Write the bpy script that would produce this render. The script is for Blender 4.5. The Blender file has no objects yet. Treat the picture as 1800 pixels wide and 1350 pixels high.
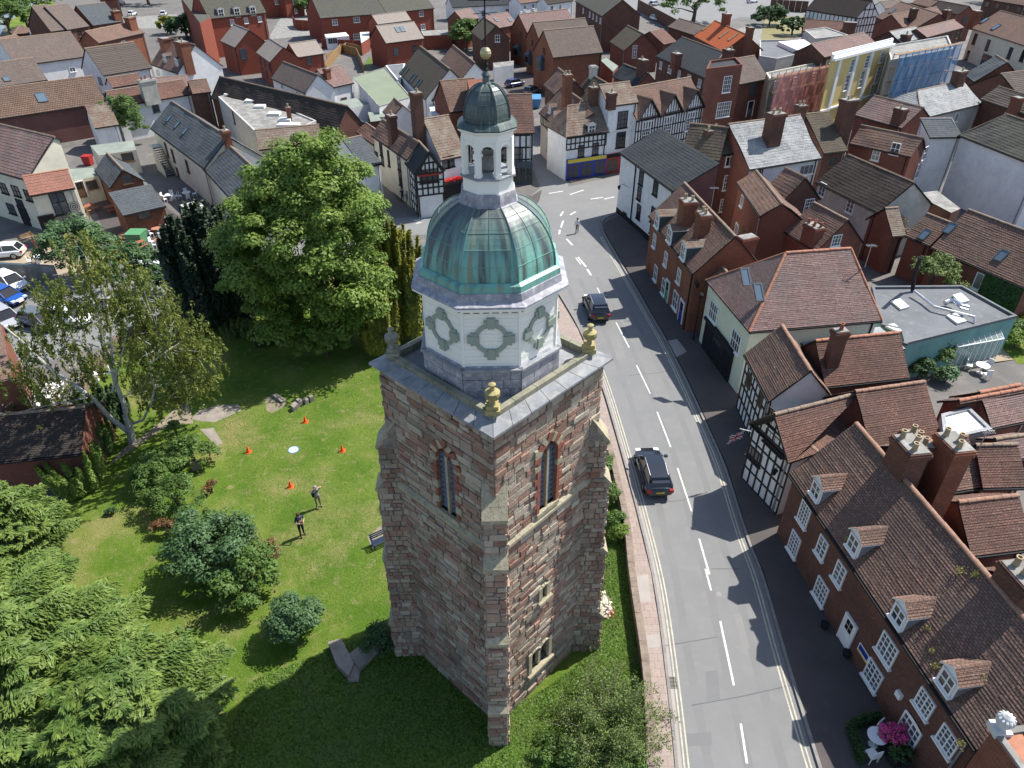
import bpy, math, random, zlib
import numpy as np
from mathutils import Vector, Matrix
from mathutils.geometry import tessellate_polygon
random.seed(7); rng = np.random.default_rng(7)
R = math.radians
sc = bpy.context.scene
COL = sc.collection
# ---------------------------------------------------------------- camera, world, sun, exposure
CAMZ = 31.0; PITCH = 35.0; FPX = 1248.0
cam_d = bpy.data.cameras.new('camera'); cam = bpy.data.objects.new('camera', cam_d); COL.objects.link(cam)
cam.location = (0, 0, CAMZ); cam.rotation_euler = (R(90 - PITCH), 0, 0)
cam_d.lens = 36.0 * FPX / 1800.0; cam_d.sensor_width = 36; cam_d.clip_end = 3000; cam_d.clip_start = 0.3
sc.camera = cam
SUN_AZ, SUN_EL = 31.0, 53.0            # azimuth from +X anticlockwise
world = bpy.data.worlds.new('World'); sc.world = world; world.use_nodes = True
wn = world.node_tree.nodes; bg = wn['Background']
sky = wn.new('ShaderNodeTexSky'); sky.sky_type = 'NISHITA'; sky.sun_disc = False
sky.sun_elevation = R(SUN_EL); sky.sun_rotation = R(90 - SUN_AZ); sky.air_density = 1.0; sky.dust_density = 1.0
world.node_tree.links.new(sky.outputs[0], bg.inputs[0]); bg.inputs[1].default_value = 0.115
sun_d = bpy.data.lights.new('sun', 'SUN'); sun = bpy.data.objects.new('sun', sun_d); COL.objects.link(sun)
sun_d.energy = 4.6; sun_d.angle = R(0.5); sun_d.color = (1.0, 0.955, 0.89)
sdir = Vector((math.cos(R(SUN_AZ)) * math.cos(R(SUN_EL)), math.sin(R(SUN_AZ)) * math.cos(R(SUN_EL)), math.sin(R(SUN_EL))))
sun.rotation_euler = (-sdir).to_track_quat('-Z', 'Y').to_euler(); sun.location = sdir * 300
sc.view_settings.view_transform = 'Standard'; sc.view_settings.look = 'None'
sc.view_settings.exposure = 0.78; sc.view_settings.gamma = 1; sc.view_settings.use_curve_mapping = False
sc.cycles.max_bounces = 6; sc.cycles.diffuse_bounces = 3; sc.cycles.glossy_bounces = 3; sc.cycles.transparent_max_bounces = 12
# ---------------------------------------------------------------- survey: photo pixel -> place
C0 = Vector((0, 0, CAMZ)); _cp, _sp = math.cos(R(PITCH)), math.sin(R(PITCH))
def ray(p):
    dx, dy = (p[0] - 900) / FPX, (p[1] - 675) / FPX
    return Vector((dx, _cp - dy * _sp, -_sp - dy * _cp))
def P(p, z=0.0):
    d = ray(p); t = (z - CAMZ) / d.z
    if t < 0: t = 400
    return C0 + d * t
def PF(p, f):
    d = ray(p); return C0 + d * (f / d.y)
ZN = dict(a=(0,0), b=(450,0), c=(900,0), d=(1350,0), e=(0,340), f=(650,60), g=(650,400), h=(1050,340), i=(1350,340),
          j=(0,670), k=(350,670), l=(650,700), m=(650,1010), n=(1000,670), o=(1350,670), p=(1350,1010), w=(0,0),
          q=(560,180), r=(0,370), s=(60,200), t=(1120,350), u=(1500,580), v=(0,560))
ZS = {k: 3.971 for k in ZN}; ZS['m'] = 3.6; ZS['w'] = 1.0
for _k in 'qrsuv': ZS[_k] = 6.0
ZS['t'] = 7.5
def Z(k, x, y): return (ZN[k][0] + x / ZS[k], ZN[k][1] + y / ZS[k])
def zz(k, pts): return [Z(k, *p) for p in pts]
# ---------------------------------------------------------------- materials
MAT = {}
def _base(name, rough=0.85, spec=0.25):
    m = bpy.data.materials.new(name); m.use_nodes = True
    nt = m.node_tree; b = nt.nodes['Principled BSDF']
    b.inputs['Roughness'].default_value = rough; b.inputs['Specular IOR Level'].default_value = spec
    MAT[name] = m; return m, nt, b
def _n(nt, t, **kw):
    n = nt.nodes.new(t)
    for k, v in kw.items():
        if k in n.inputs: n.inputs[k].default_value = v
        else: setattr(n, k, v)
    return n
def _mix(nt, fac, a, b, mode='MIX'):
    n = nt.nodes.new('ShaderNodeMix'); n.data_type = 'RGBA'; n.blend_type = mode
    for s, v in ((0, fac), (6, a), (7, b)):
        if hasattr(v, 'links'): nt.links.new(v, n.inputs[s])
        else: n.inputs[s].default_value = v if s == 0 else (*v, 1)
    return n.outputs[2]
def _noise(nt, vec, scale, detail=4, lo=0.35, hi=0.65, rough=0.6):
    n = _n(nt, 'ShaderNodeTexNoise', Scale=scale, Detail=detail, Roughness=rough)
    if vec is not None: nt.links.new(vec, n.inputs['Vector'])
    r = _n(nt, 'ShaderNodeMapRange'); r.inputs[1].default_value = lo; r.inputs[2].default_value = hi
    nt.links.new(n.outputs[0], r.inputs[0]); return r.outputs[0]
def _pos(nt): return nt.nodes.new('ShaderNodeNewGeometry').outputs['Position']
def _bump(nt, b, h, strength=0.5, dist=0.02):
    n = _n(nt, 'ShaderNodeBump', Strength=strength, Distance=dist); nt.links.new(h, n.inputs['Height']); nt.links.new(n.outputs[0], b.inputs['Normal'])
def plain(name, c, c2=None, scale=1.5, rough=0.85, spec=0.25, bump=0.0, metal=0.0, scale2=None, c3=None, amt3=0.5):
    m, nt, b = _base(name, rough, spec); b.inputs['Metallic'].default_value = metal
    c2 = c2 or tuple(v * 0.72 for v in c)
    f = _noise(nt, _pos(nt), scale, 6)
    col = _mix(nt, f, c, c2)
    if c3:
        g = _noise(nt, _pos(nt), scale2 or scale * 4, 5, 0.5, 0.7)
        mm = _n(nt, 'ShaderNodeMath', operation='MULTIPLY'); mm.inputs[1].default_value = amt3; nt.links.new(g, mm.inputs[0])
        col = _mix(nt, mm.outputs[0], col, c3)
    nt.links.new(col, b.inputs['Base Color'])
    if bump: _bump(nt, b, _noise(nt, _pos(nt), scale * 12, 3, 0.2, 0.8), bump, 0.03)
    return m
def flatm(name, c, rough=0.5, spec=0.5, metal=0.0):
    m, nt, b = _base(name, rough, spec); b.inputs['Base Color'].default_value = (*c, 1); b.inputs['Metallic'].default_value = metal; return m
def tiled(name, c1, c2, mortar, bw, rh, ms=0.012, rough=0.9, blotch=None, bscale=0.5, bamt=0.6, speck=None, samt=0.6, sscale=6, bump=0.6, off=0.5, dist=0.02):
    m, nt, b = _base(name, rough, 0.2)
    uv = nt.nodes.new('ShaderNodeUVMap').outputs[0]
    br = _n(nt, 'ShaderNodeTexBrick', Scale=1.0); br.offset = off
    for k, v in (('Color1', (*c1, 1)), ('Color2', (*c2, 1)), ('Mortar', (*mortar, 1)), ('Mortar Size', ms), ('Brick Width', bw), ('Row Height', rh), ('Mortar Smooth', 0.3)): br.inputs[k].default_value = v
    nt.links.new(uv, br.inputs['Vector'])
    col = br.outputs[0]
    if blotch:
        f = _noise(nt, _pos(nt), bscale, 6, 0.4, 0.66)
        mm = _n(nt, 'ShaderNodeMath', operation='MULTIPLY'); mm.inputs[1].default_value = bamt; nt.links.new(f, mm.inputs[0])
        col = _mix(nt, mm.outputs[0], col, blotch)
    if speck:
        f = _noise(nt, _pos(nt), sscale, 6, 0.56, 0.66, 0.75)
        mm = _n(nt, 'ShaderNodeMath', operation='MULTIPLY'); mm.inputs[1].default_value = samt; nt.links.new(f, mm.inputs[0])
        col = _mix(nt, mm.outputs[0], col, speck)
    f = _noise(nt, _pos(nt), 9.0, 4, 0.3, 0.7)
    col = _mix(nt, 0.30, col, _mix(nt, f, (0.25, 0.25, 0.25), (1.0, 1.0, 1.0)), 'MULTIPLY')
    nt.links.new(col, b.inputs['Base Color'])
    inv = _n(nt, 'ShaderNodeMath', operation='SUBTRACT'); inv.inputs[0].default_value = 1; nt.links.new(br.outputs[1], inv.inputs[1])
    _bump(nt, b, inv.outputs[0], bump, dist)
    return m
def rndramp(name, stops, attr=None, rough=0.9, bump=0.5, gloss=0.2, nscale=7.0):
    m, nt, b = _base(name, rough, gloss)
    if attr: src = _n(nt, 'ShaderNodeAttribute', attribute_name=attr).outputs['Fac']
    else: src = nt.nodes.new('ShaderNodeObjectInfo').outputs['Random']
    cr = nt.nodes.new('ShaderNodeValToRGB'); nt.links.new(src, cr.inputs[0]); e = cr.color_ramp; e.interpolation = 'CONSTANT' if bump else 'LINEAR'
    while len(e.elements) < len(stops): e.elements.new(0.5)
    for k, (p_, c) in enumerate(stops): e.elements[k].position = p_; e.elements[k].color = (*c, 1)
    col = cr.outputs[0]
    f = _noise(nt, _pos(nt), nscale, 6, 0.3, 0.75)
    col = _mix(nt, 0.55, col, _mix(nt, f, (0.45, 0.43, 0.4), (1.25, 1.25, 1.25)), 'MULTIPLY')
    if bump:
        col = _mix(nt, _noise(nt, _pos(nt), 1.3, 5, .3, .75), col, _mix(nt, .45, col, (0.40, 0.29, 0.22)))
        mp = _n(nt, 'ShaderNodeMapping'); mp.inputs['Scale'].default_value = (1, 1, .22); nt.links.new(_pos(nt), mp.inputs[0])
        col = _mix(nt, _noise(nt, mp.outputs[0], .9, 6, .52, .76), col, (0.15, 0.13, 0.09))
    nt.links.new(col, b.inputs['Base Color'])
    if bump: _bump(nt, b, _noise(nt, _pos(nt), 14, 5, 0.2, 0.8), bump, 0.04)
    return m
def leafm(name, c1, c2, c3=None, trans=0.35):
    m, nt, b = _base(name, 0.55, 0.3)
    at = _n(nt, 'ShaderNodeAttribute', attribute_name='rnd').outputs['Fac']
    col = _mix(nt, at, c1, c2)
    if c3: col = _mix(nt, _noise(nt, _pos(nt), 0.9, 3, 0.45, 0.62), col, c3)
    nt.links.new(col, b.inputs['Base Color'])
    tr = nt.nodes.new('ShaderNodeBsdfTranslucent'); nt.links.new(col, tr.inputs[0])
    mx = nt.nodes.new('ShaderNodeMixShader'); mx.inputs[0].default_value = trans
    nt.links.new(b.outputs[0], mx.inputs[1]); nt.links.new(tr.outputs[0], mx.inputs[2])
    nt.links.new(mx.outputs[0], nt.nodes['Material Output'].inputs[0]); return m
def glassy(name, c, alpha):
    m, nt, b = _base(name, 0.1, 0.5); b.inputs['Base Color'].default_value = (*c, 1); b.inputs['Alpha'].default_value = alpha; return m
# brick walls
tiled('brick_orange', (0.30, 0.095, 0.045), (0.20, 0.062, 0.034), (0.24, 0.19, 0.15), 0.23, 0.078, 0.010, blotch=(0.14, 0.05, 0.035), bamt=0.45)
tiled('brick_red', (0.26, 0.075, 0.045), (0.19, 0.055, 0.038), (0.22, 0.17, 0.14), 0.23, 0.078, 0.010, blotch=(0.12, 0.045, 0.04), bamt=0.4)
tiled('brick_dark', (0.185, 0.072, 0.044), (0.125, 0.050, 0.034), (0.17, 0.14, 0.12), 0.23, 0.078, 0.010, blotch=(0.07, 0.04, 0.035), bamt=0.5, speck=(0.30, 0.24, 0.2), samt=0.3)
tiled('brick_modern', (0.29, 0.07, 0.04), (0.24, 0.055, 0.035), (0.20, 0.12, 0.09), 0.23, 0.078, 0.008, bump=0.3)
tiled('brick_mauve', (0.20, 0.09, 0.08), (0.17, 0.075, 0.07), (0.17, 0.11, 0.1), 0.23, 0.078, 0.006, bump=0.3, blotch=(0.12, 0.06, 0.055))
tiled('brick_pale', (0.36, 0.30, 0.25), (0.29, 0.25, 0.21), (0.30, 0.27, 0.23), 0.23, 0.078, 0.010, blotch=(0.2, 0.16, 0.13))
# plaster
plain('render_white', (0.78, 0.78, 0.77), (0.68, 0.68, 0.67), 0.8, c3=(0.5, 0.49, 0.46), amt3=0.35, scale2=1.7)
plain('render_cream', (0.66, 0.62, 0.50), (0.56, 0.53, 0.43), 0.6, c3=(0.42, 0.39, 0.31), amt3=0.35, scale2=1.5)
plain('render_grey', (0.50, 0.49, 0.46), (0.40, 0.39, 0.37), 0.6, c3=(0.3, 0.29, 0.26), amt3=0.4)
plain('render_green', (0.62, 0.65, 0.52), (0.56, 0.59, 0.47), 0.7, c3=(0.45, 0.46, 0.38), amt3=0.3)
plain('render_yellow', (0.66, 0.50, 0.20), (0.60, 0.46, 0.19), 0.7)
plain('render_stained', (0.48, 0.46, 0.40), (0.30, 0.29, 0.25), 0.5, c3=(0.55, 0.54, 0.5), amt3=0.8)
plain('render_olive', (0.20, 0.20, 0.12), (0.15, 0.15, 0.1), 0.6)
plain('teal_paint', (0.16, 0.33, 0.31), (0.12, 0.26, 0.25), 0.8, c3=(0.3, 0.36, 0.33))
# roofs: clay tiles of several tones, slates
def rooft(name, c1, c2, blotch, bamt=0.6, speck=(0.42, 0.36, 0.28), samt=0.35, w=0.19, g=0.115, mort=None, ms=0.012, bscale=0.5):
    tiled(name, c1, c2, mort or tuple(v * 0.22 for v in c1), w, g, ms, blotch=blotch, bamt=bamt, speck=speck, samt=samt, bump=0.9, bscale=bscale)
rooft('tile_brown', (0.295, 0.178, 0.135), (0.17, 0.108, 0.086), (0.14, 0.103, 0.086), 0.65, samt=.5)
rooft('tile_red', (0.255, 0.138, 0.105), (0.16, 0.088, 0.070), (0.11, 0.078, 0.068), 0.6, samt=0.4)
rooft('tile_pink', (0.35, 0.225, 0.20), (0.23, 0.145, 0.128), (0.19, 0.15, 0.14), 0.8, speck=(0.46, 0.39, 0.35), samt=0.6, bscale=0.45)
rooft('tile_dark', (0.080, 0.058, 0.050), (0.050, 0.042, 0.040), (0.045, 0.042, 0.034), 0.7, speck=(0.16, 0.15, 0.11), samt=0.4)
rooft('tile_mossy', (0.15, 0.115, 0.090), (0.09, 0.075, 0.062), (0.10, 0.095, 0.06), 0.8, speck=(0.30, 0.28, 0.20), samt=0.5)
rooft('tile_greybrown', (0.20, 0.155, 0.130), (0.15, 0.115, 0.10), (0.13, 0.11, 0.1), 0.6, speck=(0.3, 0.27, 0.22), samt=0.2, w=0.3, g=0.2)
rooft('tile_lichen', (0.29, 0.20, 0.155), (0.19, 0.125, 0.10), (0.28, 0.25, 0.20), 0.85, speck=(0.46, 0.43, 0.33), samt=0.7, bscale=0.8)
rooft('tile_pantile', (0.20, 0.13, 0.095), (0.15, 0.10, 0.075), (0.12, 0.085, 0.07), 0.5, w=0.33, g=0.34, samt=0.15, ms=0.03)
rooft('tile_orange', (0.55, 0.135, 0.045), (0.47, 0.115, 0.042), (0.42, 0.13, 0.06), 0.4, samt=0.0, w=0.3, g=0.2)
rooft('tile_salmon', (0.36, 0.165, 0.12), (0.29, 0.135, 0.10), (0.27, 0.15, 0.12), 0.5, samt=0.3, w=0.3, g=0.2)
rooft('tile_taupe', (0.33, 0.285, 0.25), (0.30, 0.26, 0.225), (0.27, 0.23, 0.2), 0.4, samt=0.0, w=0.3, g=0.2, ms=0.005)
rooft('tile_ridged', (0.13, 0.105, 0.092), (0.10, 0.083, 0.075), (0.09, 0.08, 0.06), 0.5, w=9.0, g=0.34, ms=0.05, samt=0.1)
rooft('slate', (0.115, 0.128, 0.14), (0.085, 0.095, 0.105), (0.10, 0.115, 0.11), 0.5, w=0.30, g=0.20, samt=0.1, speck=(0.25, 0.27, 0.27))
rooft('slate_dark', (0.055, 0.062, 0.070), (0.042, 0.047, 0.053), (0.06, 0.065, 0.06), 0.4, w=0.30, g=0.20, samt=0.1, speck=(0.12, 0.13, 0.12))
rooft('slate_moss', (0.12, 0.12, 0.105), (0.09, 0.09, 0.08), (0.11, 0.105, 0.075), 0.7, w=0.30, g=0.20, samt=0.3, speck=(0.2, 0.19, 0.13))
rooft('slate_bright', (0.36, 0.37, 0.37), (0.22, 0.235, 0.24), (0.42, 0.42, 0.41), 0.75, w=0.30, g=0.20, samt=0.5, speck=(0.55, 0.55, 0.53), bscale=0.9)
plain('lead', (0.26, 0.27, 0.285), (0.19, 0.20, 0.215), 1.2, rough=0.5, c3=(0.40, 0.40, 0.40), amt3=0.7, scale2=3)
plain('felt_grey', (0.145, 0.155, 0.165), (0.105, 0.112, 0.12), 0.5, rough=0.8, c3=(0.21, 0.22, 0.23), amt3=0.6)
plain('felt_light', (0.25, 0.245, 0.225), (0.16, 0.157, 0.145), 0.8, c3=(0.38, 0.38, 0.36), amt3=0.7, scale2=1.3)
plain('felt_green', (0.20, 0.235, 0.165), (0.175, 0.205, 0.145), 0.3)
plain('felt_sage', (0.25, 0.28, 0.24), (0.18, 0.21, 0.18), 0.5)
plain('sheet_white', (0.70, 0.71, 0.68), (0.6, 0.61, 0.58), 1.0)
plain('clay_ridge', (0.33, 0.185, 0.125), (0.22, 0.125, 0.09), 3.0, c3=(0.32, 0.28, 0.2), amt3=0.6)
plain('clay_ridge_old', (0.27, 0.19, 0.135), (0.17, 0.12, 0.09), 3.0, c3=(0.36, 0.33, 0.25), amt3=0.7)
plain('clay_orange', (0.40, 0.18, 0.11), (0.30, 0.145, 0.095), 3.0)
plain('pot_buff', (0.42, 0.33, 0.21), (0.3, 0.23, 0.15), 4.0)
plain('pot_red', (0.36, 0.12, 0.075), (0.25, 0.09, 0.06), 4.0)
flatm('white_paint', (0.78, 0.79, 0.78), 0.5); flatm('black_paint', (0.018, 0.018, 0.02), 0.75, .2); flatm('black_timber', (0.020, 0.018, 0.017), 0.8)
flatm('brown_timber', (0.13, 0.075, 0.04), 0.8); plain('oak', (0.30, 0.19, 0.09), (0.22, 0.14, 0.07), 2.0)
flatm('grey_steel', (0.35, 0.36, 0.37), 0.4, 0.5, 0.7); flatm('shiny_steel', (0.62, 0.63, 0.65), 0.28, 0.5, 0.9)
flatm('blue_paint', (0.015, 0.035, 0.26), 0.4); flatm('red_paint', (0.33, 0.02, 0.02), 0.4); flatm('yellow_paint', (0.62, 0.50, 0.05), 0.5)
flatm('navy_paint', (0.02, 0.035, 0.075), 0.4); flatm('green_plastic', (0.09, 0.26, 0.12), 0.5); flatm('blue_plastic', (0.07, 0.22, 0.42), 0.5)
flatm('orange_plastic', (0.75, 0.11, 0.02), 0.5); flatm('slate_paint', (0.05, 0.075, 0.09), 0.5)
m_, nt_, b_ = _base('glass', 0.04, 0.8); c_ = _mix(nt_, nt_.nodes.new('ShaderNodeObjectInfo').outputs['Random'], (0.012, 0.016, 0.022), (0.13, 0.14, 0.15)); nt_.links.new(c_, b_.inputs['Base Color'])
flatm('dark_glass', (0.012, 0.014, 0.017), 0.05, 0.8); flatm('sky_glass', (0.10, 0.14, 0.18), 0.06, 1.0); flatm('pale_blind', (0.55, 0.56, 0.55), 0.6)
flatm('dark_hole', (0.01, 0.009, 0.008), 0.9, 0.1)
# ---------------------------------------------------------------- mesh builder
WORG = {}
def setp(o, label=None, cat=None, group=None, kind=None):
    if label: o['label'] = label
    if cat: o['category'] = cat
    if group: o['group'] = group
    if kind: o['kind'] = kind
    return o
class MB:
    def __init__(s): s.v = []; s.f = []; s.mi = []; s.uv = []
    def face(s, pts, mi=0, uv=None):
        k = len(s.v); s.v += [tuple(p) for p in pts]; s.f.append(tuple(range(k, k + len(pts)))); s.mi.append(mi)
        if uv is None:
            p0, p1 = Vector(pts[0]), Vector(pts[1]); e = (p1 - p0); e = e.normalized() if e.length > 1e-9 else Vector((1, 0, 0))
            nn = e.cross(Vector(pts[-1]) - p0); w = nn.cross(e); w = w.normalized() if w.length > 1e-9 else Vector((0, 0, 1))
            uv = [((Vector(p) - p0).dot(e), (Vector(p) - p0).dot(w)) for p in pts]
        s.uv += uv
    def box(s, c, x, y, z, mi=0):
        """centre c, half-vectors x,y,z"""
        c, x, y, z = Vector(c), Vector(x), Vector(y), Vector(z)
        g = lambda i, j, k: c + x * i + y * j + z * k
        for q in (((-1,-1,-1),(-1,1,-1),(1,1,-1),(1,-1,-1)), ((-1,-1,1),(1,-1,1),(1,1,1),(-1,1,1)), ((-1,-1,-1),(1,-1,-1),(1,-1,1),(-1,-1,1)),
                  ((1,1,-1),(-1,1,-1),(-1,1,1),(1,1,1)), ((-1,1,-1),(-1,-1,-1),(-1,-1,1),(-1,1,1)), ((1,-1,-1),(1,1,-1),(1,1,1),(1,-1,1))):
            s.face([g(*t) for t in q], mi)
    def abox(s, x0, x1, y0, y1, z0, z1, mi=0): s.box(((x0+x1)/2, (y0+y1)/2, (z0+z1)/2), ((x1-x0)/2, 0, 0), (0, (y1-y0)/2, 0), (0, 0, (z1-z0)/2), mi)
    def tube(s, pts, rads, n=6, mi=0, cap=True):
        pts = [Vector(p) for p in pts]
        if not hasattr(rads, '__len__'): rads = [rads] * len(pts)
        rings = []
        for i, p in enumerate(pts):
            d = (pts[min(i+1, len(pts)-1)] - pts[max(i-1, 0)]).normalized()
            a = d.orthogonal().normalized() if i == 0 else (a - d * a.dot(d)).normalized()
            b = d.cross(a)
            rings.append([p + (a * math.cos(t) + b * math.sin(t)) * rads[i] for t in [2*math.pi*k/n for k in range(n)]])
        for i in range(len(rings) - 1):
            for k in range(n): s.face([rings[i][k], rings[i][(k+1) % n], rings[i+1][(k+1) % n], rings[i+1][k]], mi)
        if cap: s.face(rings[-1], mi); s.face(rings[0][::-1], mi)
    def lathe(s, c, prof, n=12, mi=0, rot=0.0):
        c = Vector(c); rg = [[c + Vector((r * math.cos(rot + 2*math.pi*k/n), r * math.sin(rot + 2*math.pi*k/n), z)) for k in range(n)] for r, z in prof]
        for i in range(len(rg) - 1):
            for k in range(n): s.face([rg[i][k], rg[i][(k+1) % n], rg[i+1][(k+1) % n], rg[i+1][k]], mi)
        s.face(rg[-1], mi); s.face(rg[0][::-1], mi)
    def poly(s, pts, z0, z1, mi=0, mt=None, ms=None):
        """prism over a plan polygon"""
        pts = [Vector((p[0], p[1], 0)) for p in pts]; n = len(pts)
        area = sum(pts[i].x * pts[(i+1) % n].y - pts[(i+1) % n].x * pts[i].y for i in range(n))
        if area < 0: pts = pts[::-1]
        for t in tessellate_polygon([pts]):
            q = [pts[i] for i in t]
            if (q[1]-q[0]).cross(q[2]-q[0]).z < 0: q = q[::-1]
            s.face([Vector((a.x, a.y, z1)) for a in q], mi if mt is None else mt, [(a.x, a.y) for a in q])
        if z1 > z0:
            for i in range(n):
                a, b = pts[i], pts[(i+1) % n]; L = (b - a).length
                s.face([(a.x, a.y, z0), (b.x, b.y, z0), (b.x, b.y, z1), (a.x, a.y, z1)], mi if ms is None else ms, [(0, z0), (L, z0), (L, z1), (0, z1)])
    def mesh(s, name, mats, org=(0, 0, 0), smooth=False):
        me = bpy.data.meshes.new(name); o = Vector(org)
        me.from_pydata([(v[0]-o.x, v[1]-o.y, v[2]-o.z) for v in s.v], [], s.f)
        for m in mats: me.materials.append(MAT[m] if isinstance(m, str) else m)
        me.polygons.foreach_set('material_index', s.mi)
        uvl = me.uv_layers.new(name='UVMap'); uvl.data.foreach_set('uv', np.array(s.uv, dtype=np.float32).ravel())
        if smooth: me.polygons.foreach_set('use_smooth', [True] * len(s.f))
        me.update(); return me
    def build(s, name, mats, parent=None, smooth=False, label=None, cat=None, group=None, kind=None):
        if not isinstance(mats, (list, tuple)): mats = [mats]
        if parent is None:
            vs = np.array(s.v); org = (float(vs[:, 0].mean()), float(vs[:, 1].mean()), float(vs[:, 2].min()))
            if kind == 'structure': org = (0, 0, 0)
        else: org = WORG[parent.name]
        o = bpy.data.objects.new(name, s.mesh(name, mats, org, smooth)); COL.objects.link(o); WORG[o.name] = org
        if parent is None: o.location = org
        else: o.parent = parent
        return setp(o, label, cat, group, kind)
def thing(name, loc, label, cat, group=None):
    o = bpy.data.objects.new(name, None); COL.objects.link(o); o.location = loc; o.empty_display_size = 0.3
    WORG[o.name] = tuple(loc); return setp(o, label, cat, group)
_SH = {}
def inst(name, mesh, mat4, parent):
    """a part sharing a mesh, placed by world matrix"""
    o = bpy.data.objects.new(name, mesh); COL.objects.link(o)
    if parent is not None:
        o.parent = parent; mat4 = Matrix.Translation(-Vector(WORG[parent.name])) @ mat4
    o.matrix_local = mat4; return o
def frame4(p, u, v, n, su=1, sv=1, sn=1):
    M = Matrix.Identity(4)
    for i in range(3): M[i][0] = u[i]*su; M[i][1] = v[i]*sv; M[i][2] = n[i]*sn; M[i][3] = p[i]
    return M
def cube_mesh(mat, bev=0.0, key=None):
    k = ('cube', mat, bev, key)
    if k not in _SH:
        mb = MB()
        if not bev: mb.abox(-.5, .5, -.5, .5, -.5, .5)
        else:
            r = random.Random(zlib.crc32(str(k).encode())); j = lambda: r.uniform(-bev, bev)
            b = [[(x*.5 + j(), y*.5 + j(), z) for x, y in ((-1,-1),(1,-1),(1,1),(-1,1))] for z in (-.5, .5 - bev*1.6)]
            t = [(x*(.5-bev*1.2) + j()*.4, y*(.5-bev*1.2) + j()*.4, .5) for x, y in ((-1,-1),(1,-1),(1,1),(-1,1))]
            for i in range(4):
                mb.face([b[0][i], b[0][(i+1)%4], b[1][(i+1)%4], b[1][i]]); mb.face([b[1][i], b[1][(i+1)%4], t[(i+1)%4], t[i]])
            mb.face(t)
        _SH[k] = mb.mesh('block', [mat])
    return _SH[k]
def bar(name, a, b, w, d, mat, parent, up=Vector((0,0,1))):
    """a beam part from a to b, w wide, d deep along 'up'"""
    a, b = Vector(a), Vector(b); u = (b - a); L = u.length; u = u / L
    n = up - u * up.dot(u); n.normalize(); v = n.cross(u)
    return inst(name, cube_mesh(mat), frame4((a + b) / 2, u, v, n, L, w, d), parent)
print('lib ok')
# ---------------------------------------------------------------- houses
ZU = Vector((0, 0, 1))
def win_mesh(w, h, nx, ny, frame='white_paint', sill=True, t=0.07, bar_=0.035, two=False, arch=False):
    k = ('win', round(w, 2), round(h, 2), nx, ny, frame, sill, t, two, arch)
    if k in _SH: return _SH[k]
    f = MB()   # local: x across, y up, z outward, origin at the window's centre
    X, Y = w / 2, h / 2
    def bx(x0, x1, y0, y1, z0, z1, mi=0): f.box(((x0+x1)/2, (y0+y1)/2, (z0+z1)/2), ((x1-x0)/2, 0, 0), (0, (y1-y0)/2, 0), (0, 0, (z1-z0)/2), mi)
    bx(-X, -X + t, -Y, Y, -.02, .06); bx(X - t, X, -Y, Y, -.02, .06); bx(-X + t, X - t, Y - t, Y, -.02, .06); bx(-X + t, X - t, -Y, -Y + t, -.02, .06)
    for i in range(1, nx):
        x = -X + w * i / nx; bb = bar_ * (1.6 if (nx % 2 == 0 and i == nx // 2) else 1); bx(x - bb/2, x + bb/2, -Y + t, Y - t, -.01, .045)
    for j in range(1, ny):
        y = -Y + h * j / ny; bb = bar_ * (1.7 if (ny % 2 == 0 and j == ny // 2) else 1); bx(-X + t, X - t, y - bb/2, y + bb/2, -.01, .05)
    if sill: bx(-X - .08, X + .08, -Y - .10, -Y, -.02, .14)
    if arch:
        for i in range(8):
            a0, a1 = math.pi*i/8, math.pi*(i+1)/8; hh = w*.13
            f.face([(X*math.cos(a0), Y + hh*math.sin(a0), .055), (X*math.cos(a1), Y + hh*math.sin(a1), .055), (X*math.cos(a1), Y, .055), (X*math.cos(a0), Y, .055)])
    g = MB(); g.box((0, 0, .005), (X - t*.9, 0, 0), (0, Y - t*.9, 0), (0, 0, .012))
    if two:
        for fc, mi in zip(g.f, g.mi): pass
        n0 = len(f.v); f.v += g.v; f.f += [tuple(i + n0 for i in q) for q in g.f]; f.mi += [1] * len(g.f); f.uv += g.uv
        _SH[k] = (f.mesh('window', [frame, 'dark_glass']), None)
    else: _SH[k] = (f.mesh('window', [frame]), g.mesh('pane', ['glass']))
    return _SH[k]
def put_window(root, p, u, n, w=1.0, h=1.4, nx=2, ny=4, frame='white_paint', sill=True, name='window', arch=False, out=0.02):
    fr, gl = win_mesh(w, h, nx, ny, frame, sill, arch=arch)
    o = inst(name, fr, frame4(p + n * out, u, ZU, n), root)
    g = bpy.data.objects.new('pane', gl); COL.objects.link(g); g.parent = o
    return o
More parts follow.
